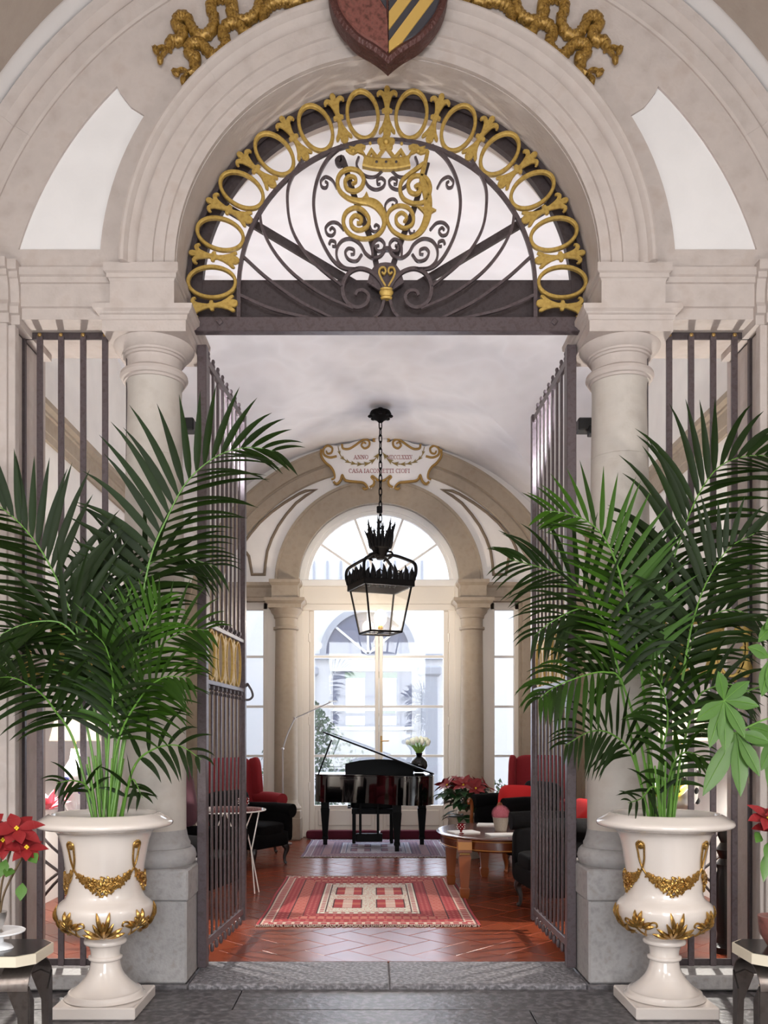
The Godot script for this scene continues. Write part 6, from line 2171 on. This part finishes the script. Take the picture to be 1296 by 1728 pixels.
func side_lamps() -> void:
	# left: blue and white porcelain lamp on a wire console; right: lamp with a yellow silk shawl base
	for s in [-1, 1]:
		var d := 6.6
		var x := lx(114, d) if s < 0 else lx(1165, d)
		var t := thing("console_table", "slim console with crossed iron legs behind the %s grille" % ("left" if s < 0 else "right"), "table", Vector3(x, 0, 5.4 - d), 0.0, "consoles behind the grilles")
		boxpart(t, "top", Vector3(-0.42, 0.86, -0.2), Vector3(0.42, 0.885, 0.2), M.glass)
		boxpart(t, "edge", Vector3(-0.42, 0.85, 0.195), Vector3(0.42, 0.89, 0.205), M.dark_iron)
		for e in [-1, 1]:
			for z in [-0.17, 0.17]:
				var m2 := MB.new()
				m2.tube(cr3([Vector3(e * 0.38, 0.86, z), Vector3(e * 0.18, 0.62, z), Vector3(-e * 0.12, 0.38, z), Vector3(-e * 0.33, 0.12, z), Vector3(-e * 0.36, 0.008, z)], 5), 0.011, 6)
				part(t, "iron_leg", m2, M.dark_iron)
		var l := thing("table_lamp", ("white and blue porcelain table lamp glowing behind the left palm" if s < 0 else "glowing table lamp behind the right palm"), "lamp", Vector3(x - 0.03 * s, 0.886, 5.4 - d - 0.08), 0.0, "table lamps behind the grilles")
		var m := MB.new()
		m.lathe([Vector2(0.001, 0.0), Vector2(0.07, 0.0), Vector2(0.075, 0.02), Vector2(0.06, 0.03), Vector2(0.11, 0.12), Vector2(0.12, 0.22), Vector2(0.09, 0.34), Vector2(0.04, 0.42), Vector2(0.03, 0.5), Vector2(0.001, 0.5)], 24)
		var bd := part(l, "base", m, M.porcelain if s < 0 else M.silver)
		for i in 9:
			var a := i * 2.4
			var p := Vector3(cos(a) * 0.117, 0.1 + 0.028 * i, sin(a) * 0.117)
			m = MB.new()
			m.ball(p * Vector3(0.97, 1, 0.97), Vector3(0.022, 0.028, 0.022), 8)
			part(bd, "painted_flower", m, M.blue_print if s < 0 else M.lace_black)
		m = MB.new()
		m.tube(PackedVector3Array([Vector3(0, 0.49, 0), Vector3(0, 0.62, 0)]), 0.008, 6)
		part(l, "stem", m, M.brass)
		m = MB.new()
		var R := []
		for k in [[0.19, 0.56], [0.13, 0.80], [0.127, 0.80], [0.187, 0.56]]:
			var r := PackedVector3Array()
			for j in 28: r.append(Vector3(cos(TAU * j / 28) * k[0], k[1], sin(TAU * j / 28) * k[0]))
			R.append(r)
		m.rings(R, true, false)
		part(l, "lamp_shade", m, M.shade_cloth)
		m = MB.new()
		m.ball(Vector3(0, 0.66, 0), Vector3(0.035, 0.05, 0.035), 10)
		part(l, "bulb", m, M.bulb_glow)
		omni(l, Vector3(0, 0.66, 0), 6.0, Color(1.0, 0.98, 0.945), 0.04)
	# pink flowers, left
	var x := lx(80, 6.46)
	var f := thing("pink_bouquet", "pink flowering plant behind the left grille", "plant", Vector3(x, 0.8905, 5.4 - 6.46))
	var m := MB.new()
	m.lathe([Vector2(0.001, 0.0), Vector2(0.06, 0.0), Vector2(0.08, 0.05), Vector2(0.07, 0.055), Vector2(0.001, 0.04)], 16)
	part(f, "bowl", m, M.porcelain)
	for i in 34:
		var a := i * 2.4
		var r := 0.06 * sqrt(i / 34.0)
		bract_leaf(f, "petal", Vector3(cos(a) * 0.02, 0.05, sin(a) * 0.02), Vector3(cos(a) * (0.2 + r * 14), 0.9 - r * 8, sin(a) * (0.2 + r * 14)), Vector3(0.1, 0.9, 0.3), 0.16, 0.055, M.pink_bract, 0.4)
	# yellow silk wrapped gift, right
	x = lx(1124, 6.44)
	var y := thing("yellow_bouquet", "yellow wrapped bouquet standing behind the right grille", "bouquet", Vector3(x, 0.8905, 5.4 - 6.44))
	m = MB.new()
	m.lathe([Vector2(0.001, 0.0), Vector2(0.08, 0.0), Vector2(0.05, 0.12), Vector2(0.001, 0.12)], 12)
	part(y, "wrap_base", m, M.yellow_silk)
	for i in 22:
		var a := i * 2.4
		bract_leaf(y, "wrap_fold", Vector3(0, 0.1, 0), Vector3(cos(a) * 0.9, 0.8, sin(a) * 0.9), Vector3(0.1, 0.8, 0.4), 0.24, 0.11, M.yellow_silk if i % 3 else M.paper, 0.2)
	# turned ebony candlestick, right
	x = lx(1226, 6.0)
	var e := thing("turned_pedestal", "dark turned wooden pedestal behind the far right bar of the grille", "pedestal", Vector3(x, 0, 5.4 - 6.0))
	m = MB.new()
	m.lathe([Vector2(0.001, 0.0), Vector2(0.11, 0.0), Vector2(0.11, 0.04), Vector2(0.07, 0.06), Vector2(0.06, 0.12), Vector2(0.075, 0.16), Vector2(0.075, 0.5), Vector2(0.06, 0.56), Vector2(0.07, 0.6), Vector2(0.045, 0.64), Vector2(0.07, 0.7), Vector2(0.04, 0.75), Vector2(0.06, 0.8), Vector2(0.05, 0.86), Vector2(0.001, 0.86)], 20)
	part(e, "turned_shaft", m, M.ebony)
	m = MB.new()
	m.cbox(Vector3(0, 0.875, 0), Vector3(0.2, 0.03, 0.2), 0.006)
	part(e, "top", m, M.ebony, 0.0)

# ---------- urns, palms and tables in the foreground
const URN := [[0.001, 0.06], [0.205, 0.062], [0.208, 0.075], [0.2, 0.092], [0.195, 0.098], [0.186, 0.1], [0.165, 0.114], [0.135, 0.14], [0.105, 0.175], [0.086, 0.215], [0.079, 0.25], [0.079, 0.258], [0.09, 0.263], [0.093, 0.271], [0.09, 0.279], [0.079, 0.284], [0.08, 0.31], [0.088, 0.332], [0.098, 0.342], [0.112, 0.346], [0.116, 0.356], [0.112, 0.368], [0.098, 0.376], [0.098, 0.382], [0.13, 0.392], [0.175, 0.41], [0.215, 0.437], [0.243, 0.472], [0.256, 0.51], [0.258, 0.535], [0.252, 0.556], [0.236, 0.572], [0.216, 0.588], [0.204, 0.61], [0.2, 0.64], [0.204, 0.69], [0.213, 0.76], [0.226, 0.84], [0.24, 0.9], [0.256, 0.935], [0.285, 0.952], [0.335, 0.962], [0.362, 0.972], [0.368, 0.985], [0.362, 0.998], [0.34, 1.012], [0.31, 1.03], [0.29, 1.038], [0.278, 1.03], [0.272, 1.0], [0.262, 0.955], [0.001, 0.95]]

func urn_r(y: float) -> float:
	for i in range(24, URN.size() - 12):
		if y >= URN[i][1] and y <= URN[i + 1][1]:
			return lerpf(URN[i][0], URN[i + 1][0], (y - URN[i][1]) / maxf(1e-5, URN[i + 1][1] - URN[i][1]))
	return 0.2

func us(a: float, y: float, o := 0.004) -> Vector3:
	var r := urn_r(y) + o
	return Vector3(sin(a) * r, y, cos(a) * r)

func urn(label: String, pos: Vector3, spin: float) -> Node3D:
	var t := thing("garden_urn", label, "urn", pos, 0.0, "cream glazed urns")
	var m := MB.new()
	m.cbox(Vector3(0, 0.032, 0), Vector3(0.445, 0.064, 0.445), 0.007)
	part(t, "plinth", m, M.glaze, 0.0)
	m = MB.new()
	var pr := []
	for p in URN: pr.append(Vector2(p[0], p[1]))
	var sub := cr2(pr, 2)
	var pa := []
	for p in sub: pa.append(Vector2(maxf(p.x, 0.001), p.y))
	m.lathe(pa, 64)
	part(t, "body", m, M.glaze, 50.0)
	m = MB.new()
	m.lathe([Vector2(0.001, 0.94), Vector2(0.262, 0.94), Vector2(0.262, 0.975), Vector2(0.001, 0.985)], 32)
	part(t, "soil", m, M.soil)
	var rg := RandomNumberGenerator.new()
	rg.seed = 5
	for k in 4:
		var a := spin + k * PI / 2
		# garland swag between the medallions
		var g := MB.new()
		for i in 170:
			var u := rg.randf_range(-1, 1)
			var v := rg.randf_range(-1, 1) * (1.0 - 0.55 * absf(u))
			var aa := a + u * deg_to_rad(39)
			var y := 0.735 - 0.062 * (1.0 - u * u) + v * 0.048 * (1.1 - 0.5 * absf(u))
			var p := us(aa, y, 0.006)
			var nrm := Vector3(sin(aa), 0.1, cos(aa))
			var B := Basis(Vector3(cos(aa), 0, -sin(aa)), Vector3.UP, Vector3(sin(aa), 0, cos(aa))) * Basis(Vector3(0, 0, 1), rg.randf() * PI)
			g.ball(Vector3.ZERO, Vector3(0.0075, 0.018, 0.009), 6, Transform3D(B, p))
		for f in [[0.0, -0.002, 0.036], [-0.4, 0.016, 0.028], [0.4, 0.016, 0.028]]:
			var aa: float = a + f[0] * deg_to_rad(39)
			var y: float = 0.672 + f[1] + 0.02 * absf(f[0])
			var Bf := Transform3D(Basis(Vector3(cos(aa), 0, -sin(aa)), Vector3.UP, Vector3(sin(aa), 0, cos(aa))), us(aa, y, 0.012))
			for j in 9:
				var q := TAU * j / 9
				g.ball(Vector3(cos(q) * f[2] * 0.62, sin(q) * f[2] * 0.62, 0), Vector3(f[2] * 0.5, f[2] * 0.19, 0.008), 6, Bf * Transform3D(Basis(), Vector3(cos(q) * f[2] * 0.6, sin(q) * f[2] * 0.6, 0)) * Transform3D(Basis(Vector3(0, 0, 1), q), Vector3.ZERO) * Transform3D(Basis(), -Vector3(cos(q) * f[2] * 0.62, sin(q) * f[2] * 0.62, 0)))
			g.ball(Vector3.ZERO, Vector3.ONE * f[2] * 0.3, 8, Bf)
		part(t, "gilt_garland", g, M.gilt, 50.0)
		# medallion with two ribbon loops
		var b := a + PI / 4
		m = MB.new()
		var Bm := Transform3D(Basis(Vector3(cos(b), 0, -sin(b)), Vector3.UP, Vector3(sin(b), 0, cos(b))), us(b, 0.885, 0.0))
		m.ball(Vector3.ZERO, Vector3(0.023, 0.023, 0.012), 12, Bm)
		m.ball(Vector3(0, 0, 0.01), Vector3(0.008, 0.008, 0.006), 8, Bm)
		part(t, "gilt_medallion", m, M.gilt)
		for s in [-1, 1]:
			m = MB.new()
			var pth := []
			for q in [[0.012, 0.905], [0.088, 0.89], [0.075, 0.85], [0.06, 0.81], [0.0, 0.765], [-0.12, 0.725]]:
				pth.append(us(b + s * q[0] * 1.05, q[1], 0.007))
			m.tube(cr3(pth, 5), 0.0055, 6)
			part(t, "gilt_ribbon_loop", m, M.gilt)
		# acanthus: large at the front of each quarter, smaller on the diagonals
		for w in 2:
			var c := a if w == 0 else b
			var sc := 1.0 if w == 0 else 0.62
			var y0 := 0.397 if w == 0 else 0.455
			m = MB.new()
			var ribs := [[0.0, 0.108, 0.0], [0.19, 0.085, 0.012], [-0.19, 0.085, 0.012], [0.38, 0.055, 0.012], [-0.38, 0.055, 0.012], [0.5, 0.022, 0.01], [-0.5, 0.022, 0.01], [0.12, 0.115, 0.04], [-0.12, 0.115, 0.04]]
			for r in ribs:
				var p0 := us(c + r[0] * 0.15 * sc, y0 + r[2] * sc, 0.004)
				var p1 := us(c + r[0] * 0.7 * sc, y0 + (r[2] + r[1] * 0.55) * sc, 0.012)
				var p2 := us(c + r[0] * 1.08 * sc, y0 + (r[2] + r[1]) * sc, 0.008)
				m.tube(cr3([p0, p1, p2], 4), PackedFloat32Array([0.006, 0.009, 0.012, 0.013, 0.0125, 0.011, 0.009, 0.006, 0.002]), 6)
			part(t, "gilt_acanthus", m, M.gilt, 50.0)
		for s in [-1, 1]:
			m = MB.new()
			var pth := []
			for q in [[0.0, 0.41], [0.06, 0.43], [0.16, 0.465], [0.27, 0.492], [0.36, 0.495], [0.39, 0.48], [0.36, 0.472]]:
				pth.append(us(b + s * q[0], q[1], 0.005))
			m.tube(cr3(pth, 4), 0.0052, 6)
			part(t, "gilt_tendril", m, M.gilt)
	t.scale = Vector3(1, 1.045, 1)
	return t

func frond(parent: Node3D, pts: Array, start: float, pairs: int, ln: float, wd: float, mat_i: int, split: bool, up: Vector3, droop: float, rise := 0.0) -> void:
	var path := cr3(pts, 8)
	var n := path.size()
	var rad := PackedFloat32Array()
	for i in n: rad.append(lerpf(0.0085, 0.002, float(i) / (n - 1)))
	var m := MB.new()
	m.tube(path, rad, 6)
	var fr := part(parent, "frond", m, M.palm_stem)
	var rest := MB.new()
	var total := 0.0
	var acc := PackedFloat32Array([0.0])
	for i in range(1, n):
		total += path[i].distance_to(path[i - 1])
		acc.append(total)
	for k in pairs:
		var u := start + (1.0 - start) * (k + 0.4) / pairs
		var i := 0
		while i < n - 2 and acc[i + 1] < u * total: i += 1
		var f := (u * total - acc[i]) / maxf(1e-5, acc[i + 1] - acc[i])
		var p := path[i].lerp(path[i + 1], f)
		var T := (path[i + 1] - path[i]).normalized()
		var S := T.cross(up).normalized()
		var U := S.cross(T).normalized()
		var e := (u - start) / (1.0 - start)
		var L := ln * (0.62 + 0.55 * sin(PI * clampf(e * 0.85 + 0.12, 0, 1))) * (1.0 - 0.45 * e * e)
		for s in [-1, 1]:
			var q := lerpf(0.62, 1.9, e * e) + rng.randfn(0, 0.06)
			var dv: Vector3 = (S * s + T * q + U * (0.22 + rise) + Vector3(rng.randfn(0, 0.05), rng.randfn(0, 0.05), rng.randfn(0, 0.08))).normalized()
			var mb := rest if not split else MB.new()
			var uv2: Vector3 = (U + Vector3.UP * 1.5 * pow(1.0 - absf(dv.y), 2.0)).normalized()
			add_leaf(mb, p, dv, uv2, 1.22 * L * rng.randf_range(0.9, 1.08), wd * (1.0 - 0.25 * e), droop * rng.randf_range(0.8, 1.5), [0.35, 0.85, 1.0, 0.96, 0.8, 0.58, 0.33, 0.02], 0.22)
			if split: part(fr, "leaflet", mb, M["palm_leaf_%d" % (mat_i if rng.randf() < 0.7 else [2, 0, 0, 1][mat_i])], 60.0)
	if not split:
		var o := part(fr, "leaflets", rest, M["palm_leaf_%d" % mat_i], 60.0)
		o.set_meta("kind", "stuff")

func palm(label: String, foot: Vector3, ox: float, oy: float, k: float, specs: Array) -> void:
	var t := thing("kentia_palm", label, "plant", foot, 0.0, "potted palms")
	var d0 := EYE.z - foot.z
	for sp in specs:
		var raw: Array = sp[0]
		var pts := []
		var n := raw.size() / 2
		for i in n:
			var e := float(i) / (n - 1)
			var d: float = d0 + sp[1] * pow(e, 1.4)
			pts.append(at(ox + raw[i * 2] / k, oy + raw[i * 2 + 1] / k, d) - foot)
		pts[0] = Vector3(pts[0].x * 0.7, 0.0, rng.randf_range(-0.06, 0.06))
		frond(t, pts, sp[2], sp[3], sp[4], sp[5], sp[6], sp[7], sp[8], sp[9], sp[10] if sp.size() > 10 else 0.0)
	for i in 10:
		var a := i * 2.4
		var m := MB.new()
		var r := 0.05
		m.tube(cr3([Vector3(cos(a) * r, 0, sin(a) * r), Vector3(cos(a) * r * 1.3, 0.12, sin(a) * r * 1.3), Vector3(cos(a) * r * 2.0, 0.28 + 0.1 * rng.randf(), sin(a) * r * 2.0)], 4), 0.006, 5)
		part(t, "shoot", m, M.palm_stem)

func trestle(s: int) -> void:
	var t := thing("steel_table", "small black topped table with pale angled edge and folded steel legs, %s" % ("under the left-hand poinsettia" if s < 0 else "at the right-hand edge"), "table", Vector3(s * 1.86, LOW, 1.66), 0.0, "folded steel tables")
	var hx := 0.365
	var hz := 0.16
	var c := 0.06
	var ol := PackedVector2Array([Vector2(-hx + c, -hz), Vector2(hx - c, -hz), Vector2(hx, -hz + c), Vector2(hx, hz - c), Vector2(hx - c, hz), Vector2(-hx + c, hz), Vector2(-hx, hz - c), Vector2(-hx, -hz + c)])
	var flat := Transform3D(Basis(Vector3.RIGHT, -PI / 2), Vector3.ZERO)
	var m := MB.new()
	m.prism(ol, 0.555, 0.598, flat)
	part(t, "edge_band", m, M.bone_edge, 0.0)
	m = MB.new()
	var ins := PackedVector2Array()
	for p in ol: ins.append(p * Vector2(0.975, 0.945))
	m.prism(ins, 0.58, 0.601, flat)
	part(t, "top", m, M.table_black, 0.0)
	for ex in [-1, 1]:
		# bent sheet saddle
		m = MB.new()
		var R := []
		for i in 15:
			var a := PI * i / 14
			var r := PackedVector3Array()
			for w in [[0.105, 0.0], [0.105, 1.0], [0.099, 1.0], [0.099, 0.0]]:
				r.append(Vector3(ex * (hx - 0.02 - 0.12 * (1.0 - w[1])), 0.45 + sin(a) * w[0], cos(a) * (w[0] + 0.035)))
			R.append(r)
		m.rings(R, false, true)
		part(t, "bent_saddle", m, M.bent_steel, 30.0)
		for ez in [-1, 1]:
			m = MB.new()
			var st := PackedVector2Array([Vector2(0.0, 0.0), Vector2(0.035, 0.0), Vector2(0.045, 0.34), Vector2(0.09, 0.45), Vector2(0.05, 0.47), Vector2(0.0, 0.45)])
			m.prism(st, -0.004, 0.004, Transform3D(Basis(Vector3(-ex, 0, 0), Vector3.UP, Vector3(0, 0, 1)), Vector3(ex * (hx - 0.02), 0, ez * 0.13)))
			m.prism(PackedVector2Array([Vector2(0, 0), Vector2(0.045, 0), Vector2(0.05, 0.40), Vector2(0.0, 0.47)]), -0.004, 0.004, Transform3D(Basis(Vector3(0, 0, -ez), Vector3.UP, Vector3(ex, 0, 0)), Vector3(ex * (hx - 0.02), 0, ez * 0.13)))
			part(t, "leg", m, M.bent_steel, 0.0)
	m = MB.new()
	m.cbox(Vector3(0, 0.50, 0), Vector3(0.5, 0.02, 0.22), 0.004)
	part(t, "under_frame", m, M.bent_steel, 0.0)

func build_foreground() -> void:
	var UZ := 5.4 - 4.84
	var lp := Vector3(lx(178, 4.84), LOW, UZ)
	var rp := Vector3(lx(1121, 4.84), LOW, UZ)
	urn("cream glazed urn with gilt garlands, left of the gateway", lp, 0.25)
	urn("cream glazed urn with gilt garlands, right of the gateway", rp, -0.07)
	var V := Vector3(0.05, 0.25, 1.0)
	palm("tall green palm growing in the left-hand urn", lp + Vector3(0, 1.03, 0), 0.0, 720.0, 2.619, [
		[[500, 1690, 560, 1300, 600, 950, 660, 600, 740, 400, 830, 240, 960, 130, 1100, 92, 1230, 112], 0.1, 0.5, 22, 0.40, 0.050, 0, true, V, 0.55, 0.1],
		[[440, 1690, 430, 1350, 370, 1000, 280, 740, 190, 560, 90, 430, -20, 340, -140, 270], -0.1, 0.45, 23, 0.42, 0.048, 2, true, V, 0.35, 0.1],
		[[490, 1690, 520, 1200, 540, 850, 600, 680, 690, 590, 800, 575, 960, 620], 0.15, 0.5, 19, 0.36, 0.036, 2, true, V, 0.8],
		[[470, 1690, 460, 1300, 380, 1010, 290, 880, 180, 860, 60, 890, -60, 960], -0.25, 0.45, 19, 0.36, 0.036, 2, true, V, 0.8],
		[[520, 1690, 560, 1350, 640, 1080, 720, 960, 830, 900, 920, 900], -0.2, 0.42, 18, 0.34, 0.034, 1, true, V, 0.7],
		[[400, 1690, 330, 1400, 240, 1250, 170, 1170, 60, 1110, -40, 1115], -0.4, 0.5, 12, 0.28, 0.036, 2, true, V, 0.9],
		[[450, 1690, 430, 1350, 410, 1100, 440, 850, 490, 640, 540, 520], 0.22, 0.45, 18, 0.34, 0.034, 0, true, V, 0.4],
		[[480, 1690, 520, 1400, 620, 1200, 720, 1110, 840, 1110], -0.3, 0.4, 15, 0.30, 0.03, 1, false, V, 0.8],
		[[430, 1690, 400, 1400, 330, 1150, 230, 1040, 100, 1010, -20, 1080], 0.1, 0.42, 16, 0.32, 0.034, 0, false, V, 0.8],
		[[540, 1690, 590, 1510, 680, 1425, 790, 1410, 890, 1470], -0.2, 0.45, 7, 0.20, 0.034, 2, false, V, 1.0],
		[[420, 1690, 390, 1600, 330, 1565, 250, 1575], -0.2, 0.4, 6, 0.15, 0.024, 2, false, V, 0.9],
		[[560, 1690, 565, 1600, 590, 1560, 630, 1640], -0.15, 0.3, 5, 0.16, 0.026, 2, false, V, 0.8],
		[[470, 1690, 480, 1400, 500, 1150, 470, 980, 400, 900], -0.3, 0.4, 13, 0.28, 0.03, 2, false, V, 0.7],
		[[500, 1690, 530, 1350, 570, 1100, 640, 900, 700, 760], -0.15, 0.4, 17, 0.34, 0.034, 3, false, V, 0.6],
	])
	palm("tall green palm growing in the right-hand urn", rp + Vector3(0, 1.03, 0), 860.0, 740.0, 2.7, [
		[[680, 1690, 690, 1200, 700, 900, 715, 680, 750, 540, 805, 380, 875, 230, 960, 125, 1080, 80, 1230, 80], 0.15, 0.48, 23, 0.42, 0.050, 2, true, V, 0.7, 0.1],
		[[640, 1690, 620, 1250, 580, 960, 530, 740, 490, 580, 430, 450, 350, 375, 250, 340, 160, 330], -0.25, 0.42, 24, 0.36, 0.040, 3, true, V, 0.25, 0.0],
		[[720, 1690, 760, 1300, 810, 950, 850, 780, 905, 640, 1000, 500, 1130, 425], -0.05, 0.5, 19, 0.36, 0.040, 2, true, V, 0.6],
		[[600, 1690, 540, 1300, 470, 950, 380, 750, 280, 640, 150, 590, 0, 550], 0.05, 0.45, 21, 0.38, 0.036, 0, true, V, 0.8],
		[[640, 1690, 600, 1400, 510, 1110, 440, 1065, 340, 1080, 210, 1130, 130, 1190], -0.45, 0.52, 16, 0.30, 0.036, 1, true, V, 1.3],
		[[700, 1690, 690, 1300, 690, 1000, 660, 800, 640, 620, 610, 480], 0.25, 0.45, 18, 0.36, 0.036, 1, true, V, 0.4],
		[[740, 1690, 780, 1450, 850, 1200, 910, 1140, 1010, 1120, 1110, 1165], -0.25, 0.45, 14, 0.28, 0.034, 2, true, V, 1.0],
		[[620, 1690, 560, 1450, 470, 1350, 370, 1335, 250, 1400], -0.3, 0.4, 15, 0.26, 0.028, 2, false, V, 0.9],
		[[700, 1690, 740, 1500, 800, 1430, 890, 1455], -0.2, 0.35, 8, 0.2, 0.03, 1, false, V, 0.9],
		[[660, 1690, 640, 1450, 560, 1250, 480, 1000, 430, 830, 330, 775, 200, 830, 110, 900], -0.2, 0.5, 17, 0.32, 0.034, 2, false, V, 1.0],
		[[720, 1690, 770, 1200, 840, 900, 905, 815, 1020, 780, 1140, 830], 0.1, 0.5, 16, 0.32, 0.034, 2, false, V, 0.9],
		[[660, 1690, 680, 1500, 720, 1300, 700, 1150, 640, 1050], -0.3, 0.4, 12, 0.26, 0.03, 1, false, V, 0.8],
		[[690, 1690, 660, 1590, 600, 1640, 540, 1660], -0.2, 0.3, 6, 0.16, 0.026, 2, false, V, 0.6],
	])
	trestle(-1)
	trestle(1)
	# sill stones under the side grilles
	for s in [-1, 1]:
		boxpart(get_node("pavement"), "sill_stone", Vector3(s * 1.75, -0.02, 0.1), Vector3(s * 2.4, 0.07, 0.27), M.plinth_stone, 0.01)
	# left: poinsettia in a silver cup on a white footed plate
	var pp := thing("cake_plate", "white footed plate on the left steel table", "plate", at(-2, 1600, 3.72))
	pp.position.y = LOW + 0.602
	var m := MB.new()
	m.lathe([Vector2(0.001, 0.0), Vector2(0.06, 0.0), Vector2(0.05, 0.012), Vector2(0.02, 0.025), Vector2(0.02, 0.05), Vector2(0.06, 0.058), Vector2(0.105, 0.068), Vector2(0.105, 0.073), Vector2(0.001, 0.066)], 32)
	part(pp, "plate", m, M.porcelain)
	m = MB.new()
	var rim := PackedVector3Array()
	for j in 32: rim.append(Vector3(cos(TAU * j / 32) * 0.105, 0.072, sin(TAU * j / 32) * 0.105))
	m.tube(rim, 0.003, 5, true)
	part(pp, "rim", m, M.porcelain)
	var ps := thing("poinsettia_cup", "red poinsettia in a silver cup on the footed plate", "plant", pp.position + Vector3(-0.01, 0.07, 0))
	m = MB.new()
	m.lathe([Vector2(0.001, 0.0), Vector2(0.026, 0.0), Vector2(0.02, 0.012), Vector2(0.03, 0.03), Vector2(0.041, 0.07), Vector2(0.043, 0.085), Vector2(0.036, 0.085), Vector2(0.001, 0.07)], 20)
	part(ps, "cup", m, M.silver)
	big_poinsettia(ps, [[28, 1400, 1.0], [45, 1432, 0.8], [5, 1420, 1.0], [-20, 1395, 1.0]], 3.7, [[52, 1440, 62, 1455], [20, 1465, 12, 1475], [38, 1490, 34, 1520], [10, 1450, 0, 1480]])
	# right: poinsettia in a copper bowl
	var bp := Vector3(lx(1312, 3.75), LOW + 0.602, 5.4 - 3.75)
	var pr := thing("poinsettia_bowl", "red poinsettia at the right-hand edge of the picture", "plant", bp)
	m = MB.new()
	m.lathe([Vector2(0.001, 0.0), Vector2(0.04, 0.0), Vector2(0.075, 0.06), Vector2(0.08, 0.13), Vector2(0.074, 0.13), Vector2(0.001, 0.11)], 24)
	part(pr, "bowl", m, M.copper_field)
	big_poinsettia(pr, [[1296, 1382, 1.0], [1310, 1400, 1.0], [1325, 1380, 1.0]], 3.7, [[1292, 1440, 1288, 1488], [1300, 1420, 1290, 1450], [1282, 1405, 1275, 1420]])
	pachira()

func big_poinsettia(t: Node3D, heads: Array, d: float, leaves: Array) -> void:
	for h in heads:
		var c := at(h[0], h[1], d) - t.position
		var st := MB.new()
		st.tube(cr3([Vector3(c.x * 0.1, 0.07, 0), Vector3(c.x * 0.3, c.y * 0.5, c.z * 0.4), c], 4), 0.005, 5)
		part(t, "stem", st, M.twig)
		var out := Vector3(0.25, 0.75, 0.6).normalized()
		for k in 8:
			var b: float = TAU * k / 8.0 + h[0]
			var e1 := out.cross(Vector3(0.2, 0.1, 1)).normalized()
			var e2 := out.cross(e1)
			bract_leaf(t, "bract", c, (e1 * cos(b) + e2 * sin(b) + out * 0.2 * (k % 2)).normalized(), out, 0.105 * h[2] * rng.randf_range(0.8, 1.15), 0.058 * h[2], M.bract, 0.5)
		var ey := MB.new()
		for k in 4: ey.ball(c + out * 0.01 + Vector3(cos(k * 1.6), sin(k * 1.6), 0) * 0.006, Vector3.ONE * 0.005, 6)
		part(t, "cyathium", ey, M.yellow_silk)
	for l in leaves:
		var a := at(l[0], l[1], d) - t.position
		var b := at(l[2], l[3], d - 0.05) - t.position
		bract_leaf(t, "leaf", a, b - a, Vector3(0.2, 0.3, 1), maxf(0.07, a.distance_to(b)), 0.05, M.bright_leaf, 0.3)

func pachira() -> void:
	var D := 4.15
	var foot := Vector3(lx(1345, D), LOW, 5.4 - D)
	var t := thing("money_tree", "leafy money tree plant with palmate leaves at the right-hand edge", "plant", foot)
	var m := MB.new()
	m.lathe([Vector2(0.001, 0.0), Vector2(0.13, 0.0), Vector2(0.17, 0.3), Vector2(0.16, 0.3), Vector2(0.001, 0.27)], 24)
	part(t, "pot", m, M.grey_pot)
	m = MB.new()
	m.tube(cr3([Vector3(0, 0.25, 0), Vector3(0.02, 0.8, 0.02), Vector3(-0.02, 1.4, 0), Vector3(0, 1.9, 0)], 6), 0.018, 8)
	part(t, "trunk", m, M.twig)
	var clusters := [
		[1222, 1182, 0.0, [[1212, 1132], [1264, 1148], [1282, 1190], [1258, 1245], [1224, 1272], [1196, 1262], [1174, 1215]], 0],
		[1243, 1236, 0.05, [[1250, 1345], [1184, 1342], [1215, 1250], [1300, 1252], [1283, 1310]], 0],
		[1300, 1110, -0.05, [[1285, 1175], [1262, 1090], [1305, 1180], [1330, 1150]], 1],
		[1312, 1240, 0.1, [[1283, 1300], [1268, 1255], [1296, 1330], [1262, 1225]], 2],
		[1320, 1040, 0.0, [[1290, 1060], [1278, 1082], [1300, 1000]], 1],
	]
	for c in clusters:
		var p := at(c[0], c[1], D + c[2]) - foot
		m = MB.new()
		m.tube(cr3([Vector3(0, clampf(p.y + 0.1, 0.9, 1.85), 0), Vector3(p.x * 0.55, p.y + 0.06, p.z * 0.5), p], 4), 0.0045, 5)
		part(t, "petiole", m, M.palm_stem)
		for e in c[3]:
			var q := at(e[0], e[1], D + c[2] - 0.06) - foot
			m = MB.new()
			add_leaf(m, p, q - p, Vector3(0.1 + 0.3 * (q.x - p.x), 0.2, 1), p.distance_to(q), 0.05 + 0.2 * p.distance_to(q) * 0.6, 0.1, [0.08, 0.4, 0.8, 1.0, 0.92, 0.55, 0.02], 0.18)
			var lf := part(t, "leaflet", m, M.bright_leaf, 60.0)
			var vn := MB.new()
			vn.tube(cr3([p, p.lerp(q, 0.5) + Vector3(0, 0.004, 0.004), p.lerp(q, 0.93)], 3), 0.0018, 4)
			part(lf, "midrib", vn, M.palm_stem)
